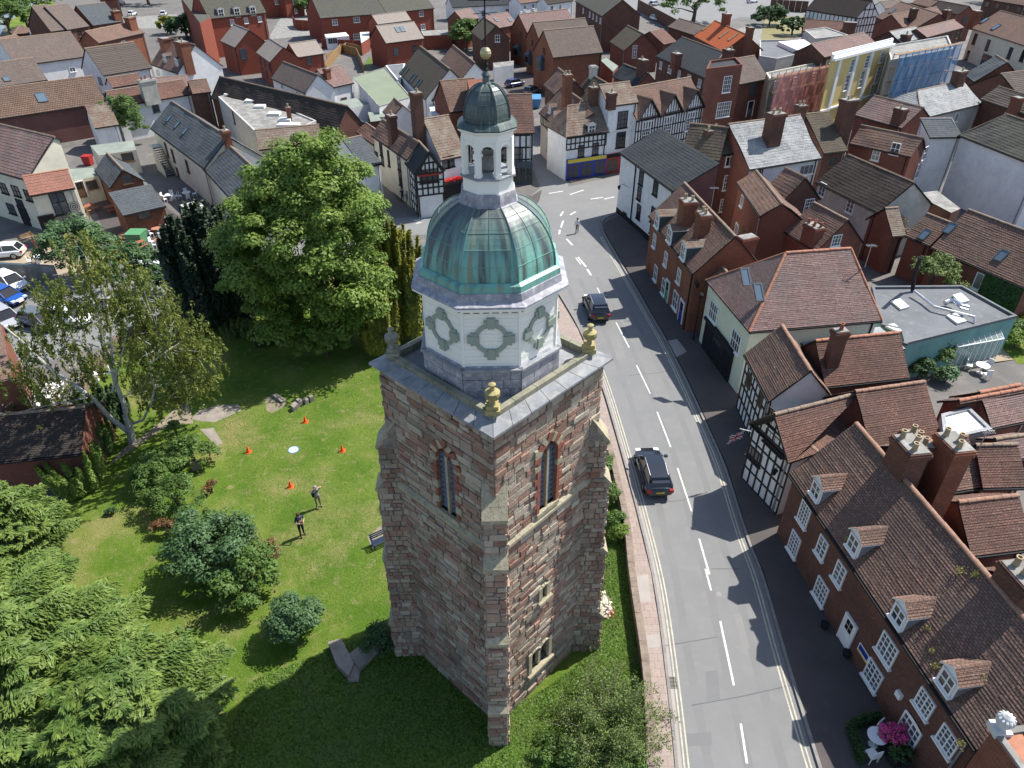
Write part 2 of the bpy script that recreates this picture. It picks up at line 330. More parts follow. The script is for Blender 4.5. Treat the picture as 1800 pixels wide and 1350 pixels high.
def quad_slope(mb, P00, P10, P11, P01, gauge=None, lift=0.02, sag=0.03, mi=0, seed=0):
    """tiled slope; real stepped courses when gauge is given"""
    P00, P10, P11, P01 = map(Vector, (P00, P10, P11, P01))
    e = (P10 - P00).normalized(); n = e.cross(P01 - P00).normalized() if (P01-P00).length > 1e-6 else e.cross(P11 - P00).normalized()
    if n.z < 0: n = -n
    up = n.cross(e)
    if up.z < 0: up = -up
    H = (P01 - P00).dot(up); U = lambda p: ((p - P00).dot(e), (p - P00).dot(up))
    if not gauge or H < gauge * 2:
        f = [P00, P10, P11, P01] if (P11 - P01).length > 1e-4 else [P00, P10, P01]
        if (f[1]-f[0]).cross(f[2]-f[0]).dot(n) < 0: f = f[::-1]
        mb.face(f, mi, [U(p) for p in f]); return
    rows = max(2, int(round(H / gauge))); L = (P10 - P00).length; nc = max(2, int(L / 1.1))
    r = random.Random(seed + int(L * 100)); ph = [r.uniform(0, 6.28) for _ in range(6)]
    def wob(u, s):
        return sag * (math.sin(u*.9 + ph[0]) * math.sin(s*.8 + ph[1]) + .5*math.sin(u*2.3 + ph[2] + s)) * min(1, s / 1.0) * min(1, max(0, (H - s)))
    def pt(c, s, lf):
        t = s / H; a = P00.lerp(P01, t); b = P10.lerp(P11, t); q = a.lerp(b, c / nc)
        return q + n * (wob((q - P00).dot(e), s) + lf)
    for k in range(rows):
        s0, s1 = H * k / rows, H * (k + 1) / rows
        for c in range(nc):
            j = lift * r.uniform(.7, 1.3)
            q = [pt(c, s0, j), pt(c+1, s0, j), pt(c+1, s1, 0.002), pt(c, s1, 0.002)]
            if (q[1]-q[0]).cross(q[3]-q[0]).dot(n) < 0: q = q[::-1]
            mb.face(q, mi, [U(p) for p in q])
            q = [pt(c, s0, 0), pt(c+1, s0, 0), pt(c+1, s0, j), pt(c, s0, j)]
            mb.face(q, mi, [(U(p)[0], U(p)[1] + .01) for p in q])
def ridge_run(root, a, b, mat, near, r=0.13, name='ridge_tile'):
    a, b = Vector(a), Vector(b); d = b - a; L = d.length
    if L < .4: return
    d = d / L; side = d.cross(ZU).normalized(); up = side.cross(d)
    if near:
        k = ('ridge', mat)
        if k not in _SH:
            mb = MB(); n = 6
            for i in range(n):
                t0, t1 = math.pi * i / n, math.pi * (i+1) / n
                f = lambda t, x, s: (x, math.cos(t) * s, math.sin(t) * s * .85 - .25)
                mb.face([f(t0, -.5, 1.06), f(t0, .5, .96), f(t1, .5, .96), f(t1, -.5, 1.06)][::-1]); mb.face([f(t0, -.5, 1.06), f(t1, -.5, 1.06), f(t1, -.5, .85), f(t0, -.5, .85)])
            _SH[k] = mb.mesh('ridge_tile', [mat])
        nt = max(1, int(L / .42)); s = L / nt
        for i in range(nt):
            c = a + d * (s * (i + .5)) + up * random.uniform(-.008, .008)
            inst(name, _SH[k], frame4(c, d, side, up, s * .985, r * random.uniform(.95, 1.05), r), root)
    else:
        mb = MB(); mb.tube([a - d*.05 + up * -.03, b + d*.05 + up * -.03], r*.9, 6); mb.build('ridge_cap', mat, root)
def chimney(root, top, zb, w=0.9, d=0.6, ang=0.0, pots=2, mat='brick_dark', potmat='pot_buff', cap=True, ph=.45):
    top = Vector(top); u = Vector((math.cos(ang), math.sin(ang), 0)); v = Vector((-u.y, u.x, 0))
    mb = MB(); z1 = top.z
    def ring(x, y, za, zb_): 
        for s, hw, hd, e in ((v, x, y, u), (-v, x, y, -u)):
            c = Vector((top.x, top.y, 0)); p0 = c - e*hw + s*-hd; p1 = c + e*hw + s*-hd
            mb.face([p0 + ZU*za, p1 + ZU*za, p1 + ZU*zb_, p0 + ZU*zb_], 0, [(0, za), (2*hw, za), (2*hw, zb_), (0, zb_)])
        for s, e in ((u, v), (-u, -v)):
            c = Vector((top.x, top.y, 0)); p0 = c - e*y + s*x; p1 = c + e*y + s*x
            mb.face([p0 + ZU*za, p1 + ZU*za, p1 + ZU*zb_, p0 + ZU*zb_], 0, [(0, za), (2*y, za), (2*y, zb_), (0, zb_)])
    hw, hd = w/2, d/2
    ring(hw, hd, zb, z1 - .38)
    for (e, a_, b_) in ((.06, z1 - .38, z1 - .24), (.10, z1 - .24, z1 - .10), (.05, z1 - .10, z1)):
        mb.box((top.x, top.y, (a_+b_)/2), u*(hw+e), v*(hd+e), ZU*((b_-a_)/2), 0)
    mb.box((top.x, top.y, z1 + .02), u*(hw-.02), v*(hd-.02), ZU*.03, 1)
    ch = mb.build('chimney', [mat, 'felt_light'], root)
    long_u = w >= d
    for i in range(pots):
        t = (i + .5) / pots - .5; c = Vector((top.x, top.y, z1 + .04)) + (u*w if long_u else v*d) * t * .95 + (v if long_u else u) * (0.0 if min(w, d) < 1 else (.2 if i % 2 else -.2))
        k = ('pot', potmat, ph)
        if k not in _SH:
            q = MB(); q.lathe((0, 0, 0), [(.15, 0), (.125, .1*ph/.45), (.11, ph*.85), (.14, ph*.88), (.14, ph), (.09, ph), (.09, ph*.6)], 8); _SH[k] = q.mesh('chimney_pot', [potmat])
        inst('chimney_pot', _SH[k], Matrix.Translation(c - Vector(WORG[ch.name])) if False else Matrix.Translation(c), ch)
    return ch
HOUSES = []
class House: pass
def hit_plane(px, o, n):
    d = ray(px); t = (Vector(o) - C0).dot(n) / d.dot(n); return C0 + d * t, t
def house(label, zk, A, B, Rp, ze, wall, roof, pitch=45, hipA=0, hipB=0, W=None, mono=False, name='house', cat='house', ov=.22, near=None,
          ridge='clay_ridge_old', win=(), sky=(), ch=(), zb=0.0, group=None, fascia='black_paint', verge=None, band=None, maxhw=9):
    A, B, Rp = Z(zk, *A) if len(A) == 2 else Z(*A), Z(zk, *B) if len(B) == 2 else Z(*B), Z(zk, *Rp) if len(Rp) == 2 else Z(*Rp)
    H = House(); H.label = label; PA, PB = P(A, ze), P(B, ze); L = (PB - PA).length; u = (PB - PA) / L
    n = Vector((-u.y, u.x, 0)); 
    if (P(Rp, ze + 1.5) - PA).dot(n) < 0: n = -n
    tp = math.tan(R(pitch)); d = ray(Rp)
    t = (CAMZ - ze - tp * (C0 - PA).dot(n)) / (tp * d.dot(n) - d.z) if abs(tp * d.dot(n) - d.z) > 1e-6 else -1
    # (C0.z + t dz - ze) = tp*((C0-PA).n + t d.n)
    q = C0 + d * t; hw = (q - PA).dot(n); bad = ''
    if not (0.8 < hw < maxhw): bad = ' CLAMPED %.2f' % hw; hw = min(max(hw, 1.2), maxhw)
    if bad or len(label) > 0: print('H %-46s L=%.1f hw=%.1f zr=%.1f dist=%.0f%s' % (label[:46], L, hw, ze + hw*tp, PA.y, bad))
    zr = ze + hw * tp
    Wd = W if W else (hw if mono else 2 * hw)
    H.A, H.u, H.n, H.L, H.hw, H.W, H.ze, H.zr, H.tp = PA, u, n, L, hw, Wd, ze, zr, tp
    if near is None: near = PA.y < 62
    ctr = PA + u * L/2 + n * Wd/2; root = thing(name, (ctr.x, ctr.y, zb), label, cat, group); H.root = root
    G = lambda a, b, z: Vector((PA.x, PA.y, 0)) + u * a + n * b + ZU * z
    zback = zr - tp * (Wd - hw)
    # walls
    a0, a1, b0, b1 = (.14 if not hipA else ov), L - (.14 if not hipB else ov), ov, Wd - (ov if not mono else .03)
    ha, hb = hw * hipA, hw * hipB
    H.walls = []; mb = MB(); zt = ze + ov * tp - .06; ztb = zback + (ov * tp if not mono else 0) - .06
    def wallf(pts, o, e, nn):
        uvs = [((p - o).dot(e), p.z) for p in pts]
        if (pts[1]-pts[0]).cross(pts[2]-pts[0]).dot(nn) < 0: pts, uvs = pts[::-1], uvs[::-1]
        mb.face(pts, 0, uvs); us = [(p - o).dot(e) for p in pts]
        H.walls.append((o, e, nn, min(us), max(us), max(p.z for p in pts)))
    wallf([G(a0, b0, zb), G(a1, b0, zb), G(a1, b0, zt), G(a0, b0, zt)], G(a0, b0, 0), u, -n)
    wallf([G(a0, b1, zb), G(a1, b1, zb), G(a1, b1, ztb), G(a0, b1, ztb)], G(a0, b1, 0), u, n)
    for aa, nn, hp in ((a0, -u, hipA), (a1, u, hipB)):
        if mono: pts = [G(aa, b0, zb), G(aa, b1, zb), G(aa, b1, ztb), G(aa, b0, zt)]
        elif hp: pts = [G(aa, b0, zb), G(aa, b1, zb), G(aa, b1, min(zt, ztb)), G(aa, b0, min(zt, ztb))]
        else: pts = [G(aa, b0, zb), G(aa, b1, zb), G(aa, b1, ztb), G(aa, hw, zr - .08), G(aa, b0, zt)]
        wallf(pts, G(aa, b0, 0), n, nn)
    mb.build('wall', wall, root)
    # roof
    ga = (.14 if near and PA.y < 50 else (.2 if near else (.34 if PA.y < 125 else None))); rb = MB(); sd = int(abs(PA.x * 10)) + int(PA.y)
    E = [G(0, 0, ze), G(L, 0, ze), G(L, Wd, zback), G(0, Wd, zback)]; R0, R1 = G(ha, hw, zr), G(L - hb, hw, zr)
    if mono: R0, R1 = E[3], E[2]
    H.slopes = [(E[0], E[1], R1, R0)]
    if not mono: H.slopes.append((E[2], E[3], R0, R1))
    if hipA: H.slopes.append((E[3], E[0], R0, R0))
    if hipB: H.slopes.append((E[1], E[2], R1, R1))
    for k, s in enumerate(H.slopes): quad_slope(rb, *s, gauge=ga, seed=sd + k, sag=.035 if near else .07)
    dn = ZU * -.13
    def edge(p, q_): rb.face([p, q_, q_ + dn, p + dn], 1)
    edge(E[0], E[1]); edge(E[2], E[3])
    for e0, r_, e1, hp in ((E[3], R0, E[0], hipA), (E[1], R1, E[2], hipB)):
        if hp: edge(e0, e1)
        elif mono: edge(e0, e1)
        else: edge(e0, r_); edge(r_, e1)
    # underside
    rb.face([E[0]+dn, R0+dn, R1+dn, E[1]+dn], 1)
    if not mono: rb.face([E[2]+dn, R1+dn, R0+dn, E[3]+dn], 1)
    H.roof = rb.build('roof', [roof, verge or fascia], root)
    if not mono:
        ridge_run(root, R0, R1, ridge, near)
        if hipA: ridge_run(root, E[0], R0, ridge, near, .10); ridge_run(root, E[3], R0, ridge, near, .10)
        if hipB: ridge_run(root, E[1], R1, ridge, near, .10); ridge_run(root, E[2], R1, ridge, near, .10)
    # gutter
    gm = MB(); gm.box((E[0] + E[1]) / 2 - n * .05 - ZU * .10, u * (L/2), n * .06, ZU * .05); gm.build('gutter', fascia, root)
    for w_ in win: house_win(H, zk, *w_)
    for s_ in sky: skylight(H, zk, *s_)
    for c_ in ch: house_ch(H, zk, *c_)
    HOUSES.append(H); return H
def face_mat(H, idx, mat):
    me = next(c for c in H.root.children if c.name.startswith('wall')).data; me.materials.append(MAT[mat]); me.polygons[idx].material_index = len(me.materials) - 1
def wall_hit(H, px):
    best = None
    for i, (o, e, nn, u0, u1, zm) in enumerate(H.walls):
        if nn.dot(C0 - o) <= 0: continue
        p, t = hit_plane(px, o, nn); a = (p - o).dot(e); bad = max(0, u0 - a, a - u1) + max(0, -p.z, p.z - zm)
        if t > 0 and (best is None or bad < best[0]): best = (bad, p, e, nn)
    return best
def house_win(H, zk, x, y, w=1.0, h=1.4, nx=2, ny=4, frame='white_paint', kind='window', sill=True, arch=False):
    b = wall_hit(H, Z(zk, x, y))
    if b is None or b[0] > 2.5: print('   WIN MISS', H.label[:30], x, y, b and b[0]); return
    _, p, e, nn = b
    if (e.cross(ZU)).dot(nn) < 0: e = -e
    if kind == 'door':
        p.z = max(p.z, 1.05)
        m = MB(); m.box((0, 0, .02), (w/2, 0, 0), (0, h/2, 0), (0, 0, .035)); m.box((0, h/2 + .05, .05), (w/2 + .1, 0, 0), (0, .06, 0), (0, 0, .06), 1)
        for sx in (-1, 1): m.box((sx*(w/2 + .05), 0, .04), (.05, 0, 0), (0, h/2, 0), (0, 0, .05), 1)
        [m.box((x_, y_, .06), (w*.145, 0, 0), (0, h*.085, 0), (0, 0, .01), 2) for x_ in (-w*.17, w*.17) for y_ in (h*.36, h*.16)]; m.box((0, -h*.25, .06), (w*.32, 0, 0), (0, h*.14, 0), (0, 0, .01), 0)
        k = ('door', w, h, frame)
        if k not in _SH: _SH[k] = m.mesh('door', [frame, 'white_paint' if frame != 'black_paint' else 'black_timber', 'dark_glass'])
        inst('door', _SH[k], frame4(p + nn*.01, e, ZU, nn), H.root); return
    put_window(H.root, p, e, nn, w, h, nx, ny, frame, sill, arch=arch)
def roof_hit(H, px):
    best = None
    for (p0, p1, p2, p3) in H.slopes:
        e = (p1 - p0).normalized(); q = p3 if (p3-p0).length > .01 else p2; nn = e.cross(q - p0).normalized()
        if nn.z < 0: nn = -nn
        if nn.dot(C0 - p0) <= 0: continue
        p, t = hit_plane(px, p0, nn); up = nn.cross(e); up = up if up.z > 0 else -up
        a, s = (p - p0).dot(e), (p - p0).dot(up); Ls, Hs = (p1-p0).length, (q - p0).dot(up)
        bad = max(0, -a, a - Ls) + max(0, -s, s - Hs)
        if best is None or bad < best[0]: best = (bad, p, e, up, nn)
    return best
def skylight(H, zk, x, y, w=.7, h=1.1, pale=True):
    b = roof_hit(H, Z(zk, x, y))
    if b is None or b[0] > 1.5: print('   SKY MISS', H.label[:30], x, y); return
    _, p, e, up, nn = b; k = ('sky', w, h)
    if k not in _SH:
        m = MB()
        for s in (-1, 1): m.box((s*(w/2-.03), 0, .05), (.05, 0, 0), (0, h/2, 0), (0, 0, .06)); m.box((0, s*(h/2-.03), .05), (w/2, 0, 0), (0, .05, 0), (0, 0, .055))
        g = MB(); g.box((0, 0, .05), (w/2-.06, 0, 0), (0, h/2-.06, 0), (0, 0, .02)); _SH[k] = (m.mesh('skylight', ['slate_paint']), g.mesh('pane', ['sky_glass']))
    if (e.cross(up)).dot(nn) < 0: e = -e
    o = inst('skylight', _SH[k][0], frame4(p + nn*.03, e, up, nn), H.root)
    g = bpy.data.objects.new('pane', _SH[k][1]); COL.objects.link(g); g.parent = o
def house_ch(H, zk, x, y, dz=1.2, w=.9, d=.6, pots=2, mat='brick_dark', potmat='pot_buff', zb=None):
    z = H.zr + dz; p = P(Z(zk, x, y), z); ang = math.atan2(H.u.y, H.u.x)
    chimney(H.root, p, (zb if zb is not None else H.ze - .5), w, d, ang, pots, mat, potmat)
def chim(H, zk, top, base, w=1.0, d=.8, pots=1, mat='brick_dark', potmat='pot_buff', zb=None):
    b = roof_hit(H, Z(zk, *base)); p = b[1]; r = ray(Z(zk, *top)); z = CAMZ + p.y / r.y * r.z
    z = max(z, p.z + .6); p2 = p - Vector((H.n.x, H.n.y, 0))*0
    return chimney(H.root, (p.x, p.y, z), (max(H.ze - .5, 0) if zb is None else zb), w, d, math.atan2(H.u.y, H.u.x), pots, mat, potmat)
def dormer(H, zk, x, y, w=1.1, h=1.1, rp=40, roofm=None, cheek='lead', face='white_paint', nx=2, ny=2, oh=.12):
    """gabled dormer; x,y = pixel of the middle of its window"""
    px = Z(zk, x, y); b = roof_hit(H, px)
    if b is None: return
    _, p, e, up, nn = b; out = Vector((nn.x, nn.y, 0)).normalized(); sl = math.sqrt(nn.x**2 + nn.y**2) / nn.z  # rise/run
    # the window centre floats in front of the roof by k: shift so that the centre is on the ray
    k = (h/2) / sl
    o0 = p - nn * 0; 
    q, t = hit_plane(px, p + out * k * .55, out); zc = q.z; c = q
    foot = lambda pt: H.ze + H.tp * ((pt - H.A).dot(H.n)) if out.dot(H.n) < 0 else None
    e = Vector((-out.y, out.x, 0)); hw = w/2 + .10; hh = h/2 + .08; rz = hw * math.tan(R(rp)); D = (h + .16 + rz) / sl + .3
    back = -out; m = MB(); f0 = c - out * .03
    L0, R0_, L1, R1_ = f0 - e*hw - ZU*hh, f0 + e*hw - ZU*hh, f0 - e*hw + ZU*hh, f0 + e*hw + ZU*hh; ap = f0 + ZU*(hh + rz)
    m.face([L0, R0_, R1_, ap, L1], 0)
    for s0, s1 in ((L0, L1), (R0_, R1_)): m.face([s0, s1, s1 + back*D, s0 + back*D], 1)
    m.face([L0, R0_, R0_ - ZU*.3 + out*.0, L0 - ZU*.3], 1)
    d = m.build('dormer', [face, cheek], H.root)
    r = MB(); a = ap + out*oh + ZU*.05; ab = ap + back*D + ZU*.05
    for s in (-1, 1):
        b0 = f0 + e*s*(hw + .10) + ZU*(hh - .10*math.tan(R(rp)) + .05) + out*oh; bb = b0 + back*(D + oh)
        quad_slope(r, b0, bb, ab, a, gauge=.14, seed=int(x)+s); r.face([b0, a, a - ZU*.07, b0 - ZU*.07], 1); r.face([b0, bb, bb - ZU*.07, b0 - ZU*.07], 1)
    r.build('roof', [roofm or H.roof.data.materials[0], 'white_paint'], d)
    wm, _ = win_mesh(w, h, nx, ny, 'white_paint', True, two=True)
    if (e.cross(ZU)).dot(out) < 0: e = -e
    inst('window', wm, frame4(c, e, ZU, out), d); return d
def cross_gable(H, ua, ub, depth=None, pitch=50, roofm=None, mat=None, ze=None, ovh=.25, w_off=None, near=True):
    """gable standing on the front wall between ua and ub (m along the eave)"""
    ze = H.ze if ze is None else ze; um = (ua + ub)/2; hw = (ub-ua)/2; tp = math.tan(R(pitch)); za = ze + hw*tp
    G = lambda a, b, z: Vector((H.A.x, H.A.y, 0)) + H.u*a + H.n*b + ZU*z
    D = (za - H.ze)/H.tp if depth is None else depth
    m = MB(); o = .20; z1 = ze - .2
    m.face([G(ua+.12, o-.04, z1), G(ub-.12, o-.04, z1), G(um, o-.04, za-.15)], 0, [(0, z1), (2*hw, z1), (hw, za)])
    m.build('gable_wall', mat or H.root.children[0].data.materials[0], H.root)
    r = MB(); a, b = G(um, -ovh, za), G(um, D, za)
    De = (ze - H.ze)/H.tp
    for s, uu in ((0, ua), (1, ub)):
        quad_slope(r, G(uu, -ovh, ze), G(uu, max(De, 0) + .05, ze), b, a, gauge=.14 if near else None, seed=s)
        q = [G(uu, -ovh, ze), a]; r.face([q[0], q[1], q[1]-ZU*.22, q[0]-ZU*.22], 1)
    r.build('gable_roof', [roofm or H.roof.data.materials[0], 'black_timber'], H.root)
    ridge_run(H.root, a, b, 'clay_ridge_old', near)
    return (G(um, o-.05, 0), um, za)
def beam_wall(H, side, specs, w=.13, d=.06, mat='black_timber'):
    """specs: (u0,z0,u1,z1) on wall side 0=front 1=back 2=A-gable 3=B-gable; u in metres from its start"""
    o, e, nn, u0, u1, zm = H.walls[side]
    for (a, z0, b, z1) in specs:
        bar('timber_beam', o + e*a + ZU*z0 + nn*.03, o + e*b + ZU*z1 + nn*.03, w, d, mat, H.root, up=nn)
def panels(L, z0, z1, nu, nz, u0=0, diag=False):
    s = []
    for i in range(nu + 1): s.append((u0 + L*i/nu, z0, u0 + L*i/nu, z1))
    for j in range(nz + 1): s.append((u0, z0 + (z1-z0)*j/nz, u0 + L, z0 + (z1-z0)*j/nz))
    return s
def flat(label, zk, pts, z, wall, roofm, zb=0, par=.0, name='flat_roofed_block', cat='building', parm=None, root=None, group=None):
    pp = [P(Z(zk, *p) if len(p) == 2 else Z(*p), z) for p in pts]; c = sum(pp, Vector()) / len(pp)
    root = root or thing(name, (c.x, c.y, zb), label, cat, group)
    m = MB(); m.poly(pp, zb, z, 1, mt=0, ms=1); m.build('wall', [roofm, wall], root)
    n = len(pp)
    if par:
        k = MB()
        for i in range(n):
            a, b = pp[i], pp[(i+1) % n]; e = (b-a).normalized(); s = Vector((-e.y, e.x, 0))
            if (c - a).dot(s) < 0: s = -s
            k.box((a+b)/2 + s*.10 + ZU*(par/2 - .02 + .001*i), e*((b-a).length/2), s*.11, ZU*(par/2))
        k.build('parapet', parm or wall, root)
    H = House(); H.root = root; H.label = label; H.walls = []; H.z = z; H.pts = pp; H.zr = z; H.ze = z; H.u = (pp[1]-pp[0]).normalized()
    for i in range(n):
        a, b = pp[i], pp[(i+1) % n]; e = Vector((b.x-a.x, b.y-a.y, 0)); Lw = e.length; e.normalize(); nn = Vector((-e.y, e.x, 0))
        if (c - a).dot(nn) > 0: nn = -nn
        H.walls.append((Vector((a.x, a.y, 0)), e, nn, 0, Lw, z))
    return H
print('house lib ok')
# ---------------------------------------------------------------- foliage
def leaf_mesh(name, C, N, size, mat, aspect=1.6, droop=None, jit=.35, parent=None, rnd=None):
    """C (n,3) leaf centres, N (n,3) rough normals; size scalar or (n,)"""
    n = len(C); N = N + rng.normal(0, jit, (n, 3)); N /= np.linalg.norm(N, axis=1, keepdims=True) + 1e-9
    t = rng.normal(0, 1, (n, 3)) if droop is None else droop + rng.normal(0, .35, (n, 3))
    t -= N * (t * N).sum(1, keepdims=True); t /= np.linalg.norm(t, axis=1, keepdims=True) + 1e-9
    b = np.cross(N, t); s = (np.ones(n) * size * rng.uniform(.6, 1.35, n))[:, None]
    v = np.stack([C - t*s*aspect*.5, C + b*s*.42, C + t*s*aspect*.5, C - b*s*.42], 1).reshape(-1, 3)
    if parent is not None: v = v - np.array(WORG[parent.name])
    me = bpy.data.meshes.new(name); me.vertices.add(4*n); me.vertices.foreach_set('co', v.astype(np.float32).ravel())
    me.loops.add(4*n); me.loops.foreach_set('vertex_index', np.arange(4*n, dtype=np.int32))
    me.polygons.add(n); me.polygons.foreach_set('loop_start', np.arange(0, 4*n, 4, dtype=np.int32))
    me.materials.append(MAT[mat]); me.update(calc_edges=True)
    a = me.attributes.new('rnd', 'FLOAT', 'FACE'); a.data.foreach_set('value', (rng.random(n) if rnd is None else np.clip(rnd, 0, 1)).astype(np.float32))
    o = bpy.data.objects.new(name, me); COL.objects.link(o)
    if parent is not None: o.parent = parent
    return o
def unit(n):
    v = rng.normal(0, 1, (n, 3)); return v / np.linalg.norm(v, axis=1, keepdims=True)
def clumps(c, rad, ncl, rc, nl, hollow=.55, flat_bottom=-.35, shell=.45):
    """leaf centres and normals: ncl clumps through an uneven ellipsoid; nl leaves each"""
    c, rad = np.array(c, float), np.array(rad, float); d = unit(ncl)
    d[:, 2] = np.where(d[:, 2] < flat_bottom, -d[:, 2], d[:, 2])
    rr = rng.uniform(hollow, 1.0, ncl) ** .6
    lob = 1 + .16*np.sin(d[:, 0]*4.1 + 1.3) * np.cos(d[:, 1]*3.7) + .10*np.sin(d[:, 2]*6 + d[:, 0]*5)
    cc = c + d * rad * (rr * lob)[:, None]
    r_ = rc * rng.uniform(.6, 1.4, ncl); k = np.repeat(np.arange(ncl), nl); s = unit(ncl*nl); s[:, 2] = np.where(s[:, 2] < -.2, -s[:, 2], s[:, 2])
    C = cc[k] + s * (r_[k] * rng.uniform(shell, 1.05, ncl*nl))[:, None] * np.array([1, 1, .75])
    return C, s + np.array([0, 0, .5]), cc
def trunk(root, base, top, r0, r1, cc=None, nb=8, mat='bark', rad=.5):
    m = MB(); base, top = Vector(base), Vector(top); mid = base.lerp(top, .5) + Vector((random.uniform(-.2, .2), random.uniform(-.2, .2), 0)); m.tube([base, mid, top], [r0, (r0+r1)/2, r1], 8)
    if cc is not None and len(cc):
        for i in rng.choice(len(cc), min(nb, len(cc)), replace=False):
            e = Vector(cc[i]); s = base.lerp(top, random.uniform(.35, .95)); k = s.lerp(e, .5) + ZU * .3
            m.tube([s, k, e], [r1*.7, r1*.4, r1*.12], 5)
    return m.build('trunk', mat, root, smooth=True)
def tree(label, px, rad, h, mat, name='tree', cat='tree', leaf=.16, ncl=90, nl=90, rc=.7, at=None, bark='bark', group=None, lift=None, aspect=1.5, hollow=.55, cen=None, fb=-.35):
    b = at or P(px, 0); b = Vector((b[0], b[1], 0)); root = thing(name, b, label, cat, group)
    rx, ry, rz = rad if hasattr(rad, '__len__') else (rad, rad, rad*.9)
    cz = h - rz; c = cen or (b.x, b.y, cz)
    C, N, cc = clumps(c, (rx, ry, rz), ncl, rc, nl, hollow, fb)
    cr_ = np.repeat(rng.random(len(cc)), nl)*.55 + rng.random(len(C))*.45; ok = C[:, 2] > .05; C, N, cr_ = C[ok], N[ok], cr_[ok]
    trunk(root, b, (c[0], c[1], cz), max(.06, rx*.07), max(.03, rx*.035), cc, 10, bark)
    leaf_mesh('crown', C, N, leaf, mat, aspect, parent=root, rnd=cr_); return root
def shrub(label, px, rad, h, mat, leaf=.11, ncl=30, nl=90, rc=.4, cat='shrub', name='shrub', **kw): return tree(label, px, (rad if hasattr(rad, '__len__') else (rad, rad, h*.55)), h, mat, name, cat, leaf, ncl, nl, rc, hollow=.4, **kw)
leafm('leaf_maple', (0.085, 0.160, 0.022), (0.29, 0.38, 0.085), (0.15, 0.24, 0.040), .4)
leafm('leaf_yew', (0.010, 0.024, 0.010), (0.022, 0.046, 0.016), (0.013, 0.030, 0.012), .1)
leafm('leaf_gold', (0.30, 0.28, 0.03), (0.17, 0.19, 0.022), (0.075, 0.10, 0.016), .3)
leafm('leaf_birch', (0.13, 0.175, 0.030), (0.22, 0.23, 0.052), (0.095, 0.13, 0.026), .35)
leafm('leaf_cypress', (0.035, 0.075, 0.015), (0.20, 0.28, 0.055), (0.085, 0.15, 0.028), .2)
leafm('leaf_dark', (0.03, 0.07, 0.018), (0.06, 0.115, 0.03), (0.04, 0.085, 0.03), .25)
leafm('leaf_blue', (0.04, 0.095, 0.035), (0.12, 0.21, 0.085), (0.075, 0.14, 0.045), .25)
leafm('leaf_mid', (0.055, 0.115, 0.022), (0.145, 0.235, 0.052), (0.09, 0.155, 0.032), .3)
leafm('leaf_bright', (0.13, 0.22, 0.03), (0.20, 0.28, 0.05), None, .35)
leafm('leaf_brown', (0.14, 0.065, 0.025), (0.20, 0.11, 0.045), (0.10, 0.08, 0.03), .2)
leafm('leaf_yellow', (0.28, 0.26, 0.04), (0.20, 0.21, 0.035), None, .35)
leafm('leaf_olive', (0.095, 0.15, 0.035), (0.18, 0.24, 0.065), None, .25)
leafm('leaf_straw', (0.26, 0.23, 0.10), (0.20, 0.21, 0.08), None, .2)
leafm('petal_pink', (0.60, 0.04, 0.22), (0.75, 0.12, 0.36), None, .2); leafm('petal_red', (0.6, 0.01, 0.02), (0.7, 0.05, 0.05), None, .2); leafm('petal_cream', (0.7, 0.66, 0.5), (0.75, 0.72, 0.65), None, .2); leafm('petal_orange', (0.75, 0.12, 0.02), (0.8, 0.25, 0.05), None, .2)
leafm('grass_blade', (0.085, 0.175, 0.018), (0.15, 0.24, 0.04), (0.13, 0.20, 0.04), .35)
leafm('grass_long', (0.14, 0.21, 0.04), (0.20, 0.24, 0.07), None, .3)
plain('bark', (0.13, 0.10, 0.075), (0.08, 0.06, 0.05), 5.0, bump=.5); plain('bark_birch', (0.60, 0.59, 0.56), (0.38, 0.36, 0.33), 5.0, c3=(0.12, 0.11, 0.1), amt3=.5)
plain('bark_grey', (0.25, 0.22, 0.18), (0.15, 0.13, 0.1), 6.0)
# ---------------------------------------------------------------- the bell tower
STONE = [(0.0, (0.235, 0.125, 0.093)), (0.13, (0.285, 0.18, 0.135)), (0.27, (0.35, 0.295, 0.225)), (0.41, (0.32, 0.27, 0.21)), (0.54, (0.235, 0.20, 0.16)),
         (0.65, (0.43, 0.38, 0.30)), (0.76, (0.33, 0.195, 0.145)), (0.84, (0.37, 0.265, 0.205)), (0.93, (0.46, 0.415, 0.335))]
rndramp('stone_part', STONE); rndramp('stone_stuff', STONE, attr='rnd')
plain('mortar', (0.30, 0.26, 0.21), (0.2, 0.17, 0.14), 3.0, c3=(0.12, 0.10, 0.085), amt3=.6, bump=.8)
plain('dressed_buff', (0.42, 0.37, 0.26), (0.30, 0.27, 0.19), 2.5, c3=(0.17, 0.16, 0.09), amt3=.7, bump=.5); plain('dressed_red', (0.30, 0.12, 0.08), (0.22, 0.085, 0.06), 3.0, bump=.4)
plain('paving_stone', (0.27, 0.28, 0.29), (0.17, 0.18, 0.19), 1.2, c3=(0.36, 0.35, 0.31), amt3=.7, scale2=3)
plain('kerb_mossy', (0.24, 0.23, 0.17), (0.15, 0.15, 0.11), 2.0, c3=(0.36, 0.34, 0.24), amt3=.6); plain('lead_stained', (0.33, 0.33, 0.36), (0.20, 0.20, 0.23), 2.0, rough=.6, c3=(0.55, 0.54, 0.54), amt3=.7, scale2=5)
flatm('clapboard', (0.82, 0.81, 0.74), .5); flatm('sage_paint', (0.27, 0.32, 0.27), .5); flatm('louvre_blue', (0.20, 0.23, 0.31), .6); flatm('gold_ball', (0.42, 0.37, 0.19), .35, .5, .6)
